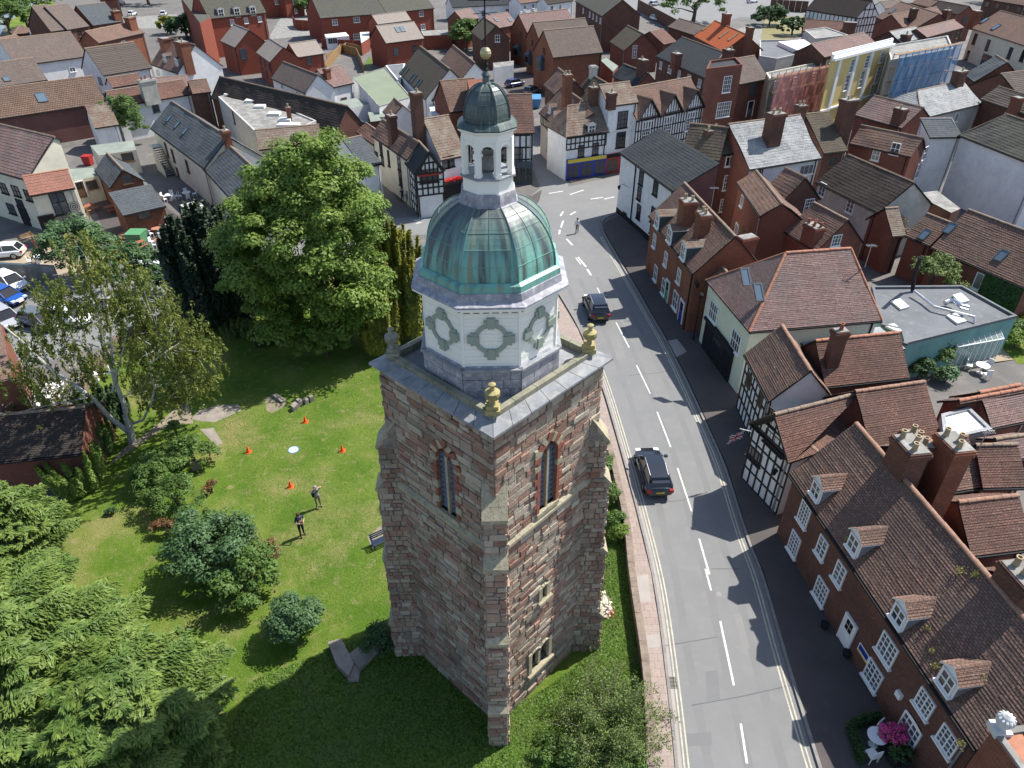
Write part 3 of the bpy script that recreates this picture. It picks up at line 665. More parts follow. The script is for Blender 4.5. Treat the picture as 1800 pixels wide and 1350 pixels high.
plain('urn_gold', (0.36, 0.30, 0.12), (0.24, 0.21, 0.12), 6.0, c3=(0.5, 0.42, 0.18), amt3=.8); plain('urn_grey', (0.30, 0.28, 0.22), (0.2, 0.19, 0.15), 6.0)
def copper(name, teal, dark, olive, z0, z1, amt, sc_=(2.6, .30), dk=.44):
    m, nt, b = _base(name, .42, .5); uv = nt.nodes.new('ShaderNodeUVMap').outputs[0]
    mp = _n(nt, 'ShaderNodeMapping'); nt.links.new(uv, mp.inputs[0]); mp.inputs['Scale'].default_value = (sc_[0], sc_[1], 1)
    f1 = _noise(nt, mp.outputs[0], 1.0, 3, dk, dk + .16); mp2 = _n(nt, 'ShaderNodeMapping'); nt.links.new(uv, mp2.inputs[0]); mp2.inputs['Scale'].default_value = (sc_[0]*2.3, sc_[1]*1.1, 1); mp2.inputs['Location'].default_value = (7, 3, 0)
    f2 = _noise(nt, mp2.outputs[0], 1.0, 3, .5, .68)
    sx = nt.nodes.new('ShaderNodeSeparateXYZ'); nt.links.new(_pos(nt), sx.inputs[0]); zr = _n(nt, 'ShaderNodeMapRange'); nt.links.new(sx.outputs[2], zr.inputs[0]); zr.inputs[1].default_value = z0; zr.inputs[2].default_value = z1
    col = _mix(nt, zr.outputs[0], teal, tuple(v*.6 + w*.4 for v, w in zip(dark, (0.11, 0.155, 0.15))))
    col = _mix(nt, f2, col, olive); mm = _n(nt, 'ShaderNodeMath', operation='MULTIPLY'); mm.inputs[1].default_value = amt; nt.links.new(f1, mm.inputs[0])
    col = _mix(nt, mm.outputs[0], col, dark); nt.links.new(col, b.inputs['Base Color']); _bump(nt, b, _noise(nt, _pos(nt), 3, 3, .3, .7), .15, .03)
copper('copper_main', (0.15, 0.37, 0.31), (0.050, 0.060, 0.068), (0.20, 0.22, 0.15), 21.75, 22.95, .92, (2.4, .26), .45)
copper('copper_band', (0.15, 0.38, 0.32), (0.06, 0.10, 0.095), (0.20, 0.27, 0.2), 21.8, 22.7, .6, (2.0, .6), .5)
copper('copper_dark', (0.045, 0.085, 0.075), (0.028, 0.036, 0.040), (0.12, 0.155, 0.13), 25.2, 26.2, .7, (9, .8), .45)
TX, TY = -0.736, 21.5; TC = Vector((TX, TY, 0)); S2 = math.sqrt(2)
tower = thing('bell_tower', (TX, TY, 0), 'tall sandstone church tower with green copper dome and white lantern standing on the lawn', 'tower')
def T(x, y, z): return Vector((TX + x, TY + y, z))
def sqpts(hd): return [T(0, -hd, 0), T(hd, 0, 0), T(0, hd, 0), T(-hd, 0, 0)]
BL = []   # stone blocks: (p, e, up, n, w, h, t)
def courses(o, e, n, L, z0, z1, holes=(), hmin=.18, hmax=.36, lmin=.28, lmax=.92, up=ZU, big=1.0):
    z = z0
    while z < z1 - .05:
        h = min(random.uniform(hmin, hmax) * big, z1 - z); a = random.uniform(-.3, 0); 
        if z1 - z - h < .1: h = z1 - z
        while a < L:
            w = random.uniform(lmin, lmax) * big; x0, x1 = max(a, 0), min(a + w, L)
            if L - x1 < .12: x1 = L; w = 99
            segs = [(x0, x1)]
            for (p0, p1, q0, q1) in holes:
                if z + h > q0 + .04 and z < q1 - .04:
                    ns = []
                    for s0, s1 in segs:
                        if s1 <= p0 or s0 >= p1: ns.append((s0, s1))
                        else:
                            if p0 - s0 > .06: ns.append((s0, p0))
                            if s1 - p1 > .06: ns.append((p1, s1))
                    segs = ns
            for s0, s1 in segs:
                if s1 - s0 > .05:
                    BL.append((o + e*((s0+s1)/2) + up*(z + h/2), e, up, n, s1 - s0 - .018, h - .018, random.choice((.03, .04, .05, .055, .065, .085))))
            a += w
        z += h
def core_face(mb, o, e, n, L, z0, z1, holes):
    xs = sorted({0, L, *[h[0] for h in holes], *[h[1] for h in holes]}); zs = sorted({z0, z1, *[h[2] for h in holes], *[h[3] for h in holes]})
    for i in range(len(xs)-1):
        for j in range(len(zs)-1):
            cx, cz = (xs[i]+xs[i+1])/2, (zs[j]+zs[j+1])/2
            if any(h[0] < cx < h[1] and h[2] < cz < h[3] for h in holes): continue
            mb.face([o + e*xs[i] + ZU*zs[j], o + e*xs[i+1] + ZU*zs[j], o + e*xs[i+1] + ZU*zs[j+1], o + e*xs[i] + ZU*zs[j+1]])
    for (a, b, c, d) in holes:
        D = n * -.55
        q = [o+e*a+ZU*c, o+e*b+ZU*c, o+e*b+ZU*d, o+e*a+ZU*d]
        for k in range(4): mb.face([q[k], q[(k+1)%4], q[(k+1)%4] + D, q[k] + D])
        mb.face([p + D for p in q], 1)
WH = 4.06; ZT = 16.95; ap = WH / S2; cm = MB(); FACES = []
cor = sqpts(WH)
for k in range(4):
    a, b = cor[k], cor[(k+1) % 4]; e = (b - a).normalized(); n = Vector((e.y, -e.x, 0)); L = (b-a).length
    FACES.append((Vector((a.x, a.y, 0)), e, n, L))
def fhit(k, px):
    o, e, n, L = FACES[k]; p, t = hit_plane(px, o, n); return (p - o).dot(e), p.z
# FACES[0] = right (lit) face from near corner to right corner; FACES[3] = left face from left corner to near corner
holes = {0: [], 1: [], 2: [], 3: []}
a, z = fhit(3, (787, 893)); a2, z2 = fhit(3, (782, 772)); print('tower left win', a, z, z2)
bw = dict(c=a, z0=z, z1=z2); ar, zr_ = fhit(0, (956, 883)); ar2, zr2 = fhit(0, (952, 773)); print('tower right win', ar, zr_, zr2)
for k, c0 in ((3, a), (0, ar), (1, 2.87), (2, 2.87)): holes[k].append((c0 - .50, c0 + .50, 11.75, 14.95))
al, zl = fhit(0, (944, 1152)); print('low win', al, zl); holes[0].append((al - .66, al + .66, zl - .7, zl + .75))
an, zn_ = fhit(0, (951, 1040)); holes[0].append((an - .22, an + .22, zn_ - .4, zn_ + .4))
for k, (o, e, n, L) in enumerate(FACES):
    core_face(cm, o, e, n, L, 0, ZT, holes[k])
    big = 1.0 if k in (0, 3) else 2.2
    hs = holes[k] + [(0, L, 11.28, 11.50)]
    courses(o, e, n, L, 0.0, ZT, hs, big=big)
# buttresses on the four corners
stages = [(0.0, 2.7, 5.00), (2.7, 7.2, 4.82), (7.2, 11.3, 4.66), (11.3, 13.5, 4.42)]
BW = .40
for k, dv in enumerate((Vector((0, -1, 0)), Vector((1, 0, 0)), Vector((0, 1, 0)), Vector((-1, 0, 0)))):
    sv = Vector((-dv.y, dv.x, 0)); big = 2.2 if k == 2 else 1.0
    for i, (z0, z1, ext) in enumerate(stages):
        inn = WH - BW - .05; f0 = T(0, 0, 0) + dv*ext
        o = f0 - sv*BW; cm.face([o+ZU*z0, o+sv*2*BW+ZU*z0, o+sv*2*BW+ZU*z1, o+ZU*z1]); courses(Vector((o.x, o.y, 0)), sv, dv, 2*BW, z0, z1, lmin=.3, lmax=.7, big=big)
        for s in (-1, 1):
            q = f0 + sv*s*BW; q2 = q - dv*(ext - inn)
            cm.face([q+ZU*z0, q2+ZU*z0, q2+ZU*z1, q+ZU*z1])
            courses(Vector((q2.x, q2.y, 0)), dv, sv*s, ext - inn, z0, z1, lmin=.2, lmax=.5, big=big)
        nx = stages[i+1][2] if i < 3 else WH - BW*.9
        # sloping weathering stones
        zt = z1 + (ext - nx) * 1.6 + .0; fo = f0 + dv*.06
        D0 = T(0, 0, 0) + dv*(nx - .02)
        for j in range(2, -1, -1):
            wb = BW + .05 - .012*j; g0, g1 = j/3, (j+1)/3; q0 = fo.lerp(D0, g0) + dv*.04 + ZU*(z1 + (zt-z1)*g0 - .05); q1 = fo.lerp(D0, g1) + ZU*(z1 + (zt-z1)*g1); sl = MB()
            a_, b_, c_, d_ = q0 - sv*wb, q0 + sv*wb, q1 + sv*wb, q1 - sv*wb; sl.face([a_, b_, c_, d_]); dn_ = ZU*-.16
            sl.face([a_ + dn_, b_ + dn_, b_, a_]); sl.face([a_ + dn_, a_, d_, d_ + dn_*2]); sl.face([b_ + dn_, c_ + dn_*2, c_, b_]); sl.build('weathering', 'dressed_buff', tower)
        setoff = MB(); A_, B_ = fo - sv*(BW+.02) + ZU*(z1 - .10), fo + sv*(BW+.02) + ZU*(z1 - .10); D_ = D0 - ZU*.10
        C_, E_ = D_ + sv*(BW+.05) + ZU*zt, D_ - sv*(BW+.05) + ZU*zt
        setoff.face([A_, B_, C_, E_]); setoff.face([A_ - ZU*.14, B_ - ZU*.14, B_, A_]); setoff.face([A_ - ZU*.14, A_, E_, E_ - ZU*(zt - z1 + .14)]); setoff.face([B_ - ZU*.14, C_ - ZU*(zt - z1 + .14), C_, B_]); setoff.build('weathering_bed', 'mortar', tower)
cm.build('wall_core', ['mortar', 'dark_hole'], tower)
# string course
st = MB()
for k, (o, e, n, L) in enumerate(FACES):
    c = o + e*(L/2) + n*.06; p0, p1 = o - e*.0, o + e*L
    q = [p0 + n*.02 + ZU*11.55, p1 + n*.02 + ZU*11.55, p1 + n*.16 + ZU*11.40, p0 + n*.16 + ZU*11.40]; st.face(q[::-1]); r_ = [p0 + n*.16 + ZU*11.26, p1 + n*.16 + ZU*11.26]; st.face([r_[0], r_[1], q[2], q[3]]); st.face([p0 + ZU*11.22, p1 + ZU*11.22, r_[1], r_[0]])
st.build('string_course', 'dressed_buff', tower)
# top courses of the wall project slightly; then blocks as parts (the 300 that show largest) and the rest joined
def vis(b):
    p, e, up, n, w, h, t = b; d = C0 - p; return -(w*h*max(0, n.dot(d.normalized())) / d.length_squared)
BL.sort(key=vis)
stone_meshes = [cube_mesh('stone_part', .05, k) for k in range(6)]
for i, (p, e, up, n, w, h, t) in enumerate(BL[:300]):
    if e.cross(up).dot(n) < 0: e = -e
    o = inst('stone_block', stone_meshes[i % 6], frame4(p + n*(t/2 - .03), e, up, n, w, h, t + .06), tower)
def join_blocks(name, blocks, parent, mat='stone_stuff'):
    V = []; F = []; rnd = []
    for (p, e, up, n, w, h, t) in blocks:
        k = len(V); j = lambda: random.uniform(-.03, .03)
        b = [p + e*(sx*w/2) + up*(sy*h/2) - n*.02 for sx, sy in ((-1,-1),(1,-1),(1,1),(-1,1))]
        f = [p + e*(sx*(w/2 - .02) + j()*.6) + up*(sy*(h/2 - .02) + j()*.5) + n*(t + j()*.4) for sx, sy in ((-1,-1),(1,-1),(1,1),(-1,1))]
        V += b + f; F += [(k+4, k+5, k+6, k+7)] + [(k+i, k+(i+1)%4, k+4+(i+1)%4, k+4+i) for i in range(4)]; rnd += [random.random()] * 5
    org = Vector(WORG[parent.name]); me = bpy.data.meshes.new(name); me.from_pydata([tuple(v - org) for v in V], [], F); me.materials.append(MAT[mat])
    at = me.attributes.new('rnd', 'FLOAT', 'FACE'); at.data.foreach_set('value', rnd); me.update()
    o = bpy.data.objects.new(name, me); COL.objects.link(o); o.parent = parent; o['kind'] = 'stuff'; return o
join_blocks('stonework', BL[300:], tower); print('stones', len(BL))
# belfry windows with louvres
def belfry(k, c, z0, z1, w=1.0, louv=True):
    o, e, n, L = FACES[k]; m = MB(); mid = o + e*c; wl = w/2 - .09; red = 0
    for s in (-1, 1):   # jambs of alternating long and short blocks
        z = z0
        i = 0
        while z < z1 - .3:
            h = random.uniform(.26, .4); ww = .30 if i % 2 else .16
            m.box(mid + e*s*(w/2 + ww/2 - .03) + ZU*(z + h/2) + n*.045, e*(ww/2), n*.06, ZU*(h/2 - .01), i % 2 if random.random() < .6 else 0); z += h; i += 1
    # mullion + pointed heads
    m.box(mid + ZU*((z0+z1)/2 - .2) - n*.06, e*.055, n*.10, ZU*((z1-z0)/2 - .2), 1)
    for s in (-1, 1):
        cc = mid + e*s*(w/4 + .01); zb = z1 - .62; hw = w/4 - .045
        prev = None
        for t in range(7):
            f = t/6; x = hw*(1 - f**1.8); zz_ = zb + .52*f**.8
            if prev:
                for sg in (-1, 1):
                    a0, a1 = cc + e*sg*prev[0] + ZU*prev[1], cc + e*sg*x + ZU*zz_; b0, b1 = cc + e*sg*(hw+.06) + ZU*prev[1], cc + e*sg*(hw+.06) + ZU*zz_
                    m.face([a0 - n*.02, b0 - n*.02, b1 - n*.02, a1 - n*.02], 0); m.face([a0 - n*.02, a1 - n*.02, a1 - n*.4, a0 - n*.4], 0)
            prev = (x, zz_)
        m.box(cc + ZU*(z1 - .05) - n*.1, e*(w/4 + .02), n*.08, ZU*.06, 0)
    # hood arch blocks
    for i in range(9):
        t0 = i/8; s = -1 if t0 < .5 else 1; f = 1 - abs(t0 - .5)*2; x = s*(w/2 + .12)*(1 - f**1.7) ; zc = z1 - .55 + .78*f**.75
        ang = math.radians(-s*(70*(1-f) + 20)); ux = e*math.cos(ang) + ZU*math.sin(ang); vx = -e*math.sin(ang) + ZU*math.cos(ang)
        m.box(mid + e*x + ZU*zc + n*(.05 + .001*i), ux*.10, n*.055, vx*.17, i % 2)
    m.box(mid + ZU*(z0 - .10) + n*.03, e*(w/2 + .12), n*.12, ZU*.10, 1)
    wn_ = m.build('belfry_window', ['dressed_red', 'dressed_buff'], tower)
    if louv:
        nl = 11
        for s in (-1, 1):
            cc = mid + e*s*(w/4 + .01)
            for i in range(nl):
                z = z0 + .05 + (z1 - z0 - .45) * i / nl; dn = (ZU*-.5 + n).normalized()
                k_ = ('louvre',)
                if k_ not in _SH:
                    q = MB(); N_ = 4
                    q.box((0, 0, 0), (.5, 0, 0), (0, .5, 0), (0, 0, .5))
                    for a_ in range(N_):
                        x0 = -.5 + a_/N_; q.face([(x0, .5, .5), (x0 + .5/N_, .85, .5), (x0 + 1/N_, .5, .5)])
                    _SH[k_] = q.mesh('louvre', ['louvre_blue'])
                nn2 = dn.cross(e); pass
                ob = bpy.data.objects.new('louvre', _SH[k_]); COL.objects.link(ob); ob.parent = wn_
                ob.matrix_local = Matrix.Translation(-Vector(WORG[tower.name])) @ frame4(cc + ZU*(z + .1) - n*.14, e, dn, e.cross(dn), w/2 - .12, .12, .03)
    return wn_
for k, c0 in ((3, a), (0, ar), (1, 2.87), (2, 2.87)): belfry(k, c0, 11.75, 14.95)
# low twin window and slit on the lit face
def arched(k, c, z0, z1, w, lights):
    o, e, n, L = FACES[k]; m = MB(); mid = o + e*c
    for s in (-1, 1): m.box(mid + e*s*(w/2 + .02) + ZU*((z0+z1)/2) + n*.03, e*.10, n*.09, ZU*((z1-z0)/2))
    m.box(mid + ZU*(z0 - .08) + n*.08, e*(w/2 + .2), n*.16, ZU*.08)
    lw = w/lights
    for i in range(lights):
        cx = -w/2 + lw*(i + .5)
        for t in range(6):
            a0, a1 = math.pi*t/6, math.pi*(t+1)/6; r_ = lw/2 - .07
            p0, p1 = mid + e*(cx + r_*math.cos(a0)) + ZU*(z1 - r_ + r_*math.sin(a0)), mid + e*(cx + r_*math.cos(a1)) + ZU*(z1 - r_ + r_*math.sin(a1))
            q0, q1 = mid + e*(cx + lw/2*(1 if math.cos(a0) > .1 else -1 if math.cos(a0) < -.1 else 0)) + ZU*(z1+.0), mid + e*(cx + lw/2*(1 if math.cos(a1) > .1 else -1 if math.cos(a1) < -.1 else 0)) + ZU*(z1+.0)
            m.face([p0 + n*.03, q0 + n*.03, q1 + n*.03, p1 + n*.03]);
            ra = lw/2 + .02; m.tube([mid + e*(cx + ra*math.cos(x_)) + ZU*(z1 - lw/2 + ra*math.sin(x_)) + n*.06 for x_ in (a0, a1)], .075, 5); m.face([p0 + n*.01, p1 + n*.01, p1 - n*.3, p0 - n*.3])
        if i: m.box(mid + e*(cx - lw/2) + ZU*((z0+z1)/2) - n*.05, e*.07, n*.09, ZU*((z1-z0)/2))
    w_ = m.build('window_surround', 'dressed_buff', tower)
    g = MB(); g.face([mid - e*w/2 + ZU*z0 - n*.3, mid + e*w/2 + ZU*z0 - n*.3, mid + e*w/2 + ZU*z1 - n*.3, mid - e*w/2 + ZU*z1 - n*.3]); g.build('pane', 'dark_glass', w_)
arched(0, al, zl - .7, zl + .75, 1.32, 2); arched(0, an, zn_ - .4, zn_ + .4, .44, 1)
# cornice of paving slabs, sloping up to the mossy kerb
co = sqpts(4.43); ci = sqpts(3.74)
for k in range(4):
    a0, a1, b0, b1 = co[k], co[(k+1)%4], ci[k], ci[(k+1)%4]; ns = 7
    for i in range(ns):
        f0, f1 = i/ns + .002, (i+1)/ns - .002; m = MB()
        q = [a0.lerp(a1, f0) + ZU*17.0, a0.lerp(a1, f1) + ZU*17.0, b0.lerp(b1, f1) + ZU*17.17, b0.lerp(b1, f0) + ZU*17.17]
        m.face(q); m.face([q[0]-ZU*.09, q[1]-ZU*.09, q[1], q[0]]); m.face([q[1]-ZU*.09, q[2]-ZU*.09, q[2], q[1]]); m.face([q[3]-ZU*.09, q[0]-ZU*.09, q[0], q[3]]); m.face([q[0]-ZU*.09, q[3]-ZU*.2, q[2]-ZU*.2, q[1]-ZU*.09])
        m.build('cornice_slab', 'paving_stone', tower)
dk = MB(); dk.poly(sqpts(3.76), 16.7, 17.06, 0); dk.build('roof_deck', 'paving_stone', tower)
mo = MB()
for k in range(4):
    a0, a1 = sqpts(4.22)[k], sqpts(4.22)[(k+1)%4]; e = (a1-a0).normalized(); n = Vector((e.y, -e.x, 0)); mo.box((a0+a1)/2 + ZU*16.86 - n*.12, e*((a1-a0).length/2 - .02), n*.12, ZU*.05)
mo.build('cornice_moulding', 'dressed_buff', tower)
kp = sqpts(3.74)
for k in range(4):
    a0, a1 = kp[k], kp[(k+1)%4]; e = (a1-a0).normalized(); n = Vector((e.y, -e.x, 0)); L = (a1-a0).length; ns = 5
    for i in range(ns):
        m = MB(); s0, s1 = L*i/ns + .01, L*(i+1)/ns - .01; m.box(a0 + e*((s0+s1)/2) - n*.11 + ZU*(17.22 + .001*k), e*((s1-s0)/2), n*.11, ZU*.14); m.build('kerb_stone', 'kerb_mossy', tower)
def octo(apo, z, rot=0): apo *= .95; return [T(apo/math.cos(math.pi/8)*math.cos(-math.pi/2 - math.pi/8 + math.pi/4*k), apo/math.cos(math.pi/8)*math.sin(-math.pi/2 - math.pi/8 + math.pi/4*k), z) for k in range(8)]
def oct_prism(name, profile, mat, parent=tower, mats=None, mis=None):
    m = MB(); per = 0
    for i in range(len(profile)-1):
        (r0, z0), (r1, z1) = profile[i], profile[i+1]; A_, B_ = octo(r0, z0), octo(r1, z1)
        for k in range(8):
            w0, w1 = (A_[(k+1)%8]-A_[k]).length, (B_[(k+1)%8]-B_[k]).length; u = k*1.93
            m.face([A_[k], A_[(k+1)%8], B_[(k+1)%8], B_[k]], 0, [(u - w0/2, per), (u + w0/2, per), (u + w1/2, per + math.hypot(r1-r0, z1-z0)), (u - w1/2, per + math.hypot(r1-r0, z1-z0))])
        per += math.hypot(r1-r0, z1-z0)
    m.face(octo(*profile[-1])); return m.build(name, mat, parent)
# lead covered plinth made of sheets
oct_prism('plinth_core', [(2.40, 16.9), (2.40, 18.1), (2.30, 18.22)], 'lead_stained')
A8 = octo(2.42, 0)
for k in range(8):
    p0, p1 = A8[k], A8[(k+1)%8]; e = (p1-p0).normalized(); n = Vector((e.y, -e.x, 0)); L = (p1-p0).length
    for j, (z0, z1) in enumerate(((17.05, 17.38), (17.40, 17.72), (17.74, 18.05))):
        cuts = [0, .33, .7, 1] if j % 2 else [0, .5, .82, 1]
        for i in range(3): 
            s0, s1 = L*cuts[i] + .01, L*cuts[i+1] - .01
            inst('lead_sheet', cube_mesh('lead_stained'), frame4(p0 + e*((s0+s1)/2) + ZU*((z0+z1)/2) + n*.012, e, ZU, n, s1-s0, z1-z0, .04), tower)
    inst('lead_capping', cube_mesh('lead'), frame4((p0+p1)/2 + ZU*18.1 + n*.0, e, ZU, n, L + .12, .09, .2), tower)
# boarded drum
A8 = octo(2.28, 0)
for k in range(8):
    p0, p1 = A8[k], A8[(k+1)%8]; e = (p1-p0).normalized(); n = Vector((e.y, -e.x, 0)); L = (p1-p0).length; z = 18.15; i = 0
    while z < 20.3:
        inst('board', cube_mesh('clapboard'), frame4((p0+p1)/2 + ZU*(z + .068) + n*(.012 if i % 2 else .016), e, ZU, n, L + .012, .134, .03), tower); z += .14; i += 1
    # round blind window: ring and four keystones
    c = (p0+p1)/2 + ZU*19.25 + n*.03; m = MB(); N_ = 28; ri, ro = .42, .56
    for i in range(N_):
        t0, t1 = 2*math.pi*i/N_, 2*math.pi*(i+1)/N_; f = lambda r_, t, d: c + e*(r_*math.cos(t)) + ZU*(r_*math.sin(t)) + n*d
        m.face([f(ri, t0, .06), f(ro, t0, .06), f(ro, t1, .06), f(ri, t1, .06)][::1]); m.face([f(ri, t0, 0), f(ri, t0, .06), f(ri, t1, .06), f(ri, t1, 0)]); m.face([f(ro, t0, .06), f(ro, t0, 0), f(ro, t1, 0), f(ro, t1, .06)])
    wr = m.build('round_moulding', 'sage_paint', tower)
    for q in range(4):
        t = math.pi/2*q; d = e*math.cos(t) + ZU*math.sin(t); s = -e*math.sin(t) + ZU*math.cos(t); m = MB()
        for (r0, r1, w0, w1, h) in ((.38, .76, .095, .14, .10), (.44, .66, .20, .24, .075)):
            Q = [c + d*r0 - s*w0, c + d*r0 + s*w0, c + d*r1 + s*w1, c + d*r1 - s*w1]
            if (Q[1]-Q[0]).cross(Q[2]-Q[0]).dot(n) < 0: Q = Q[::-1]
            m.face([v + n*h for v in Q])
            for i in range(4): m.face([Q[i], Q[(i+1)%4], Q[(i+1)%4] + n*h, Q[i] + n*h])
        m.build('keystone', 'sage_paint', wr)
    for i in range(6): inst('vent_slot', cube_mesh('brown_timber'), frame4(p0 + e*(L*(i+.5)/6) + ZU*20.17 + n*.03, e, ZU, n, .2, .022, .03), tower)
    inst('corner_post', cube_mesh('clapboard'), frame4(p0 + ZU*19.25, Vector((p0.x-TX, p0.y-TY, 0)).normalized(), ZU, Vector((-(p0.y-TY), p0.x-TX, 0)).normalized(), .09, 2.2, .09), tower)
oct_prism('drum_cornice', [(2.28, 20.24), (2.36, 20.26), (2.50, 20.36), (2.64, 20.40), (2.64, 20.50)], 'clapboard')
oct_prism('cornice_lead', [(2.66, 20.47), (2.66, 20.53), (2.44, 20.62), (2.40, 20.86), (2.2, 20.88)], 'lead_stained')
oct_prism('copper_band', [(2.33, 20.84), (2.36, 20.86), (2.36, 21.08), (2.24, 21.14)], 'copper_band')
# copper dome: panels between seams
def dome(apo0, apo1, z0, z1, rows, cols, mat, pname, ex=1.0):
    # profile from quarter ellipse
    def prof(t):
        a_ = t * math.pi/2 * ex; r_ = math.cos(a_); zt = math.sin(a_); re = math.cos(math.pi/2*ex); ze_ = math.sin(math.pi/2*ex)
        return apo1 + (apo0-apo1)*(r_-re)/(1-re), z0 + (z1-z0)*zt/ze_
    sub = 3
    for k in range(8):
        for r_ in range(rows):
            for c in range(cols):
                m = MB()
                for s in range(sub):
                    t0, t1 = (r_ + s/sub)/rows, (r_ + (s+1)/sub)/rows; (a0, y0), (a1, y1) = prof(t0), prof(t1)
                    if s == 0: a0 += .0
                    A_, B_ = octo(a0, y0), octo(a1, y1); lift = .012 if s == 0 else 0
                    p = lambda Q, f: Q[k].lerp(Q[(k+1)%8], f)
                    f0, f1 = c/cols + .006, (c+1)/cols - .006; u = k*2.1
                    m.face([p(A_, f0), p(A_, f1), p(B_, f1), p(B_, f0)], 0, [(u + f0*1.8, t0*3.4), (u + f1*1.8, t0*3.4), (u + f1*1.8, t1*3.4), (u + f0*1.8, t1*3.4)])
                m.build(pname, mat, tower)
            # standing seams
        mb = MB(); pts = []
        for j in range(13): a0, y0 = prof(j/12); pts.append(octo(a0 + .012, y0)[k])
        mb.tube(pts, .022, 4)
        for c in range(1, cols):
            pts = []
            for j in range(13): a0, y0 = prof(j/12); Q = octo(a0 + .006, y0); pts.append(Q[k].lerp(Q[(k+1)%8], c/cols))
            mb.tube(pts, .011, 4)
        for r_ in range(1, rows):
            a0, y0 = prof(r_/rows); Q = octo(a0 + .006, y0); mb.tube([Q[k], Q[(k+1)%8]], .009, 4)
        mb.build('seam', 'copper_main' if mat == 'copper_main' else 'copper_dark', tower)
dome(2.20, .84, 21.12, 23.08, 5, 2, 'copper_main', 'copper_panel', .80)
oct_prism('dome_core', [(2.1, 21.1), (1.95, 21.9), (1.6, 22.6), (.9, 23.0)], 'dark_hole')
oct_prism('lantern_collar', [(.98, 22.85), (.98, 23.02), (.92, 23.06), (.88, 23.34), (.86, 23.42)], 'lead_stained')
oct_prism('lantern_base', [(.80, 23.4), (.80, 23.84)], 'clapboard'); oct_prism('lantern_ledge', [(.80, 23.82), (.88, 23.85), (.88, 23.91), (.6, 23.93)], 'lead')
Q = octo(.80, 0)
for k in range(8):   # posts and arches of the lantern
    p0, p1 = Q[k], Q[(k+1)%8]; e = (p1-p0).normalized(); n = Vector((e.y, -e.x, 0)); L = (p1-p0).length; rad_ = Vector((p0.x-TX, p0.y-TY, 0)).normalized(); tn = Vector((-rad_.y, rad_.x, 0))
    m = MB(); c_ = p0 - rad_*.08; m.box(c_ + ZU*24.46, rad_*.075, tn*.085, ZU*.55); m.box(c_ + ZU*23.97, rad_*.09, tn*.10, ZU*.05); m.build('post', 'clapboard', tower)
    m = MB(); r_ = L/2 - .10
    for t in range(8):
        a0_, a1_ = math.pi*t/8, math.pi*(t+1)/8; mid = (p0+p1)/2; f = lambda a_: mid + e*(r_*math.cos(a_)) + ZU*(24.62 + r_*math.sin(a_))
        g_ = lambda a_: mid + e*(L/2*max(-1, min(1, math.cos(a_)*1.4))) + ZU*(24.99 if math.sin(a_) > .3 else 24.62)
        for d in (-.02, -.14): m.face([f(a0_) + n*d, g_(a0_) + n*d, g_(a1_) + n*d, f(a1_) + n*d])
        m.face([f(a0_) - n*.02, f(a1_) - n*.02, f(a1_) - n*.14, f(a0_) - n*.14])
    m.build('arch', 'clapboard', tower)
oct_prism('entablature', [(.78, 24.92), (.80, 24.95), (.80, 25.14), (.84, 25.17), (.90, 25.22), (.90, 25.29), (.7, 25.3)], 'clapboard')
oct_prism('lantern_ceiling', [(.74, 24.96), (.74, 24.98)], 'clapboard')
bell = MB(); bell.lathe(T(0, 0, 23.95), [(.30, .05), (.27, .16), (.20, .32), (.13, .42), (.05, .46)], 14); bell.abox(TX-.5, TX+.5, TY-.05, TY+.05, 24.42, 24.5); bell.build('bell', 'felt_light', tower, smooth=True)
oct_prism('roof_skirt', [(.91, 25.26), (.92, 25.30), (.82, 25.42), (.72, 25.46), (.72, 25.54)], 'copper_dark')
dome(.70, .14, 25.52, 26.42, 3, 1, 'copper_dark', 'copper_panel', .93)
sp = MB(); sp.lathe(T(0, 0, 26.38), [(.17, 0), (.11, .08), (.10, .22), (.14, .26), (.10, .32), (.05, .4)], 8); sp.build('spire_neck', 'copper_dark', tower, smooth=True)
wv = MB(); wv.tube([T(0,0,26.7), T(0,0,28.9)], [.03, .018], 6); wv.lathe(T(0, 0, 26.72), [(.05, 0), (.085, .06), (.04, .12), (.07, .2), (.03, .26)], 8)
for s in range(4):
    t = math.pi/2*s + .4; wv.tube([T(0,0,28.2), T(.35*math.cos(t), .35*math.sin(t), 28.2)], .012, 4)
wv.abox(TX-.45, TX+.4, TY-.01, TY+.01, 28.5, 28.56); wv.build('weather_vane', 'black_paint', tower)
bl = MB(); bl.lathe(T(0, 0, 27.04), [(.02, 0), (.09, .02), (.14, .08), (.16, .16), (.14, .24), (.09, .30), (.02, .32)], 16); bl.build('ball', 'gold_ball', tower, smooth=True)
TR = R(2.0); tower.rotation_euler.z = TR
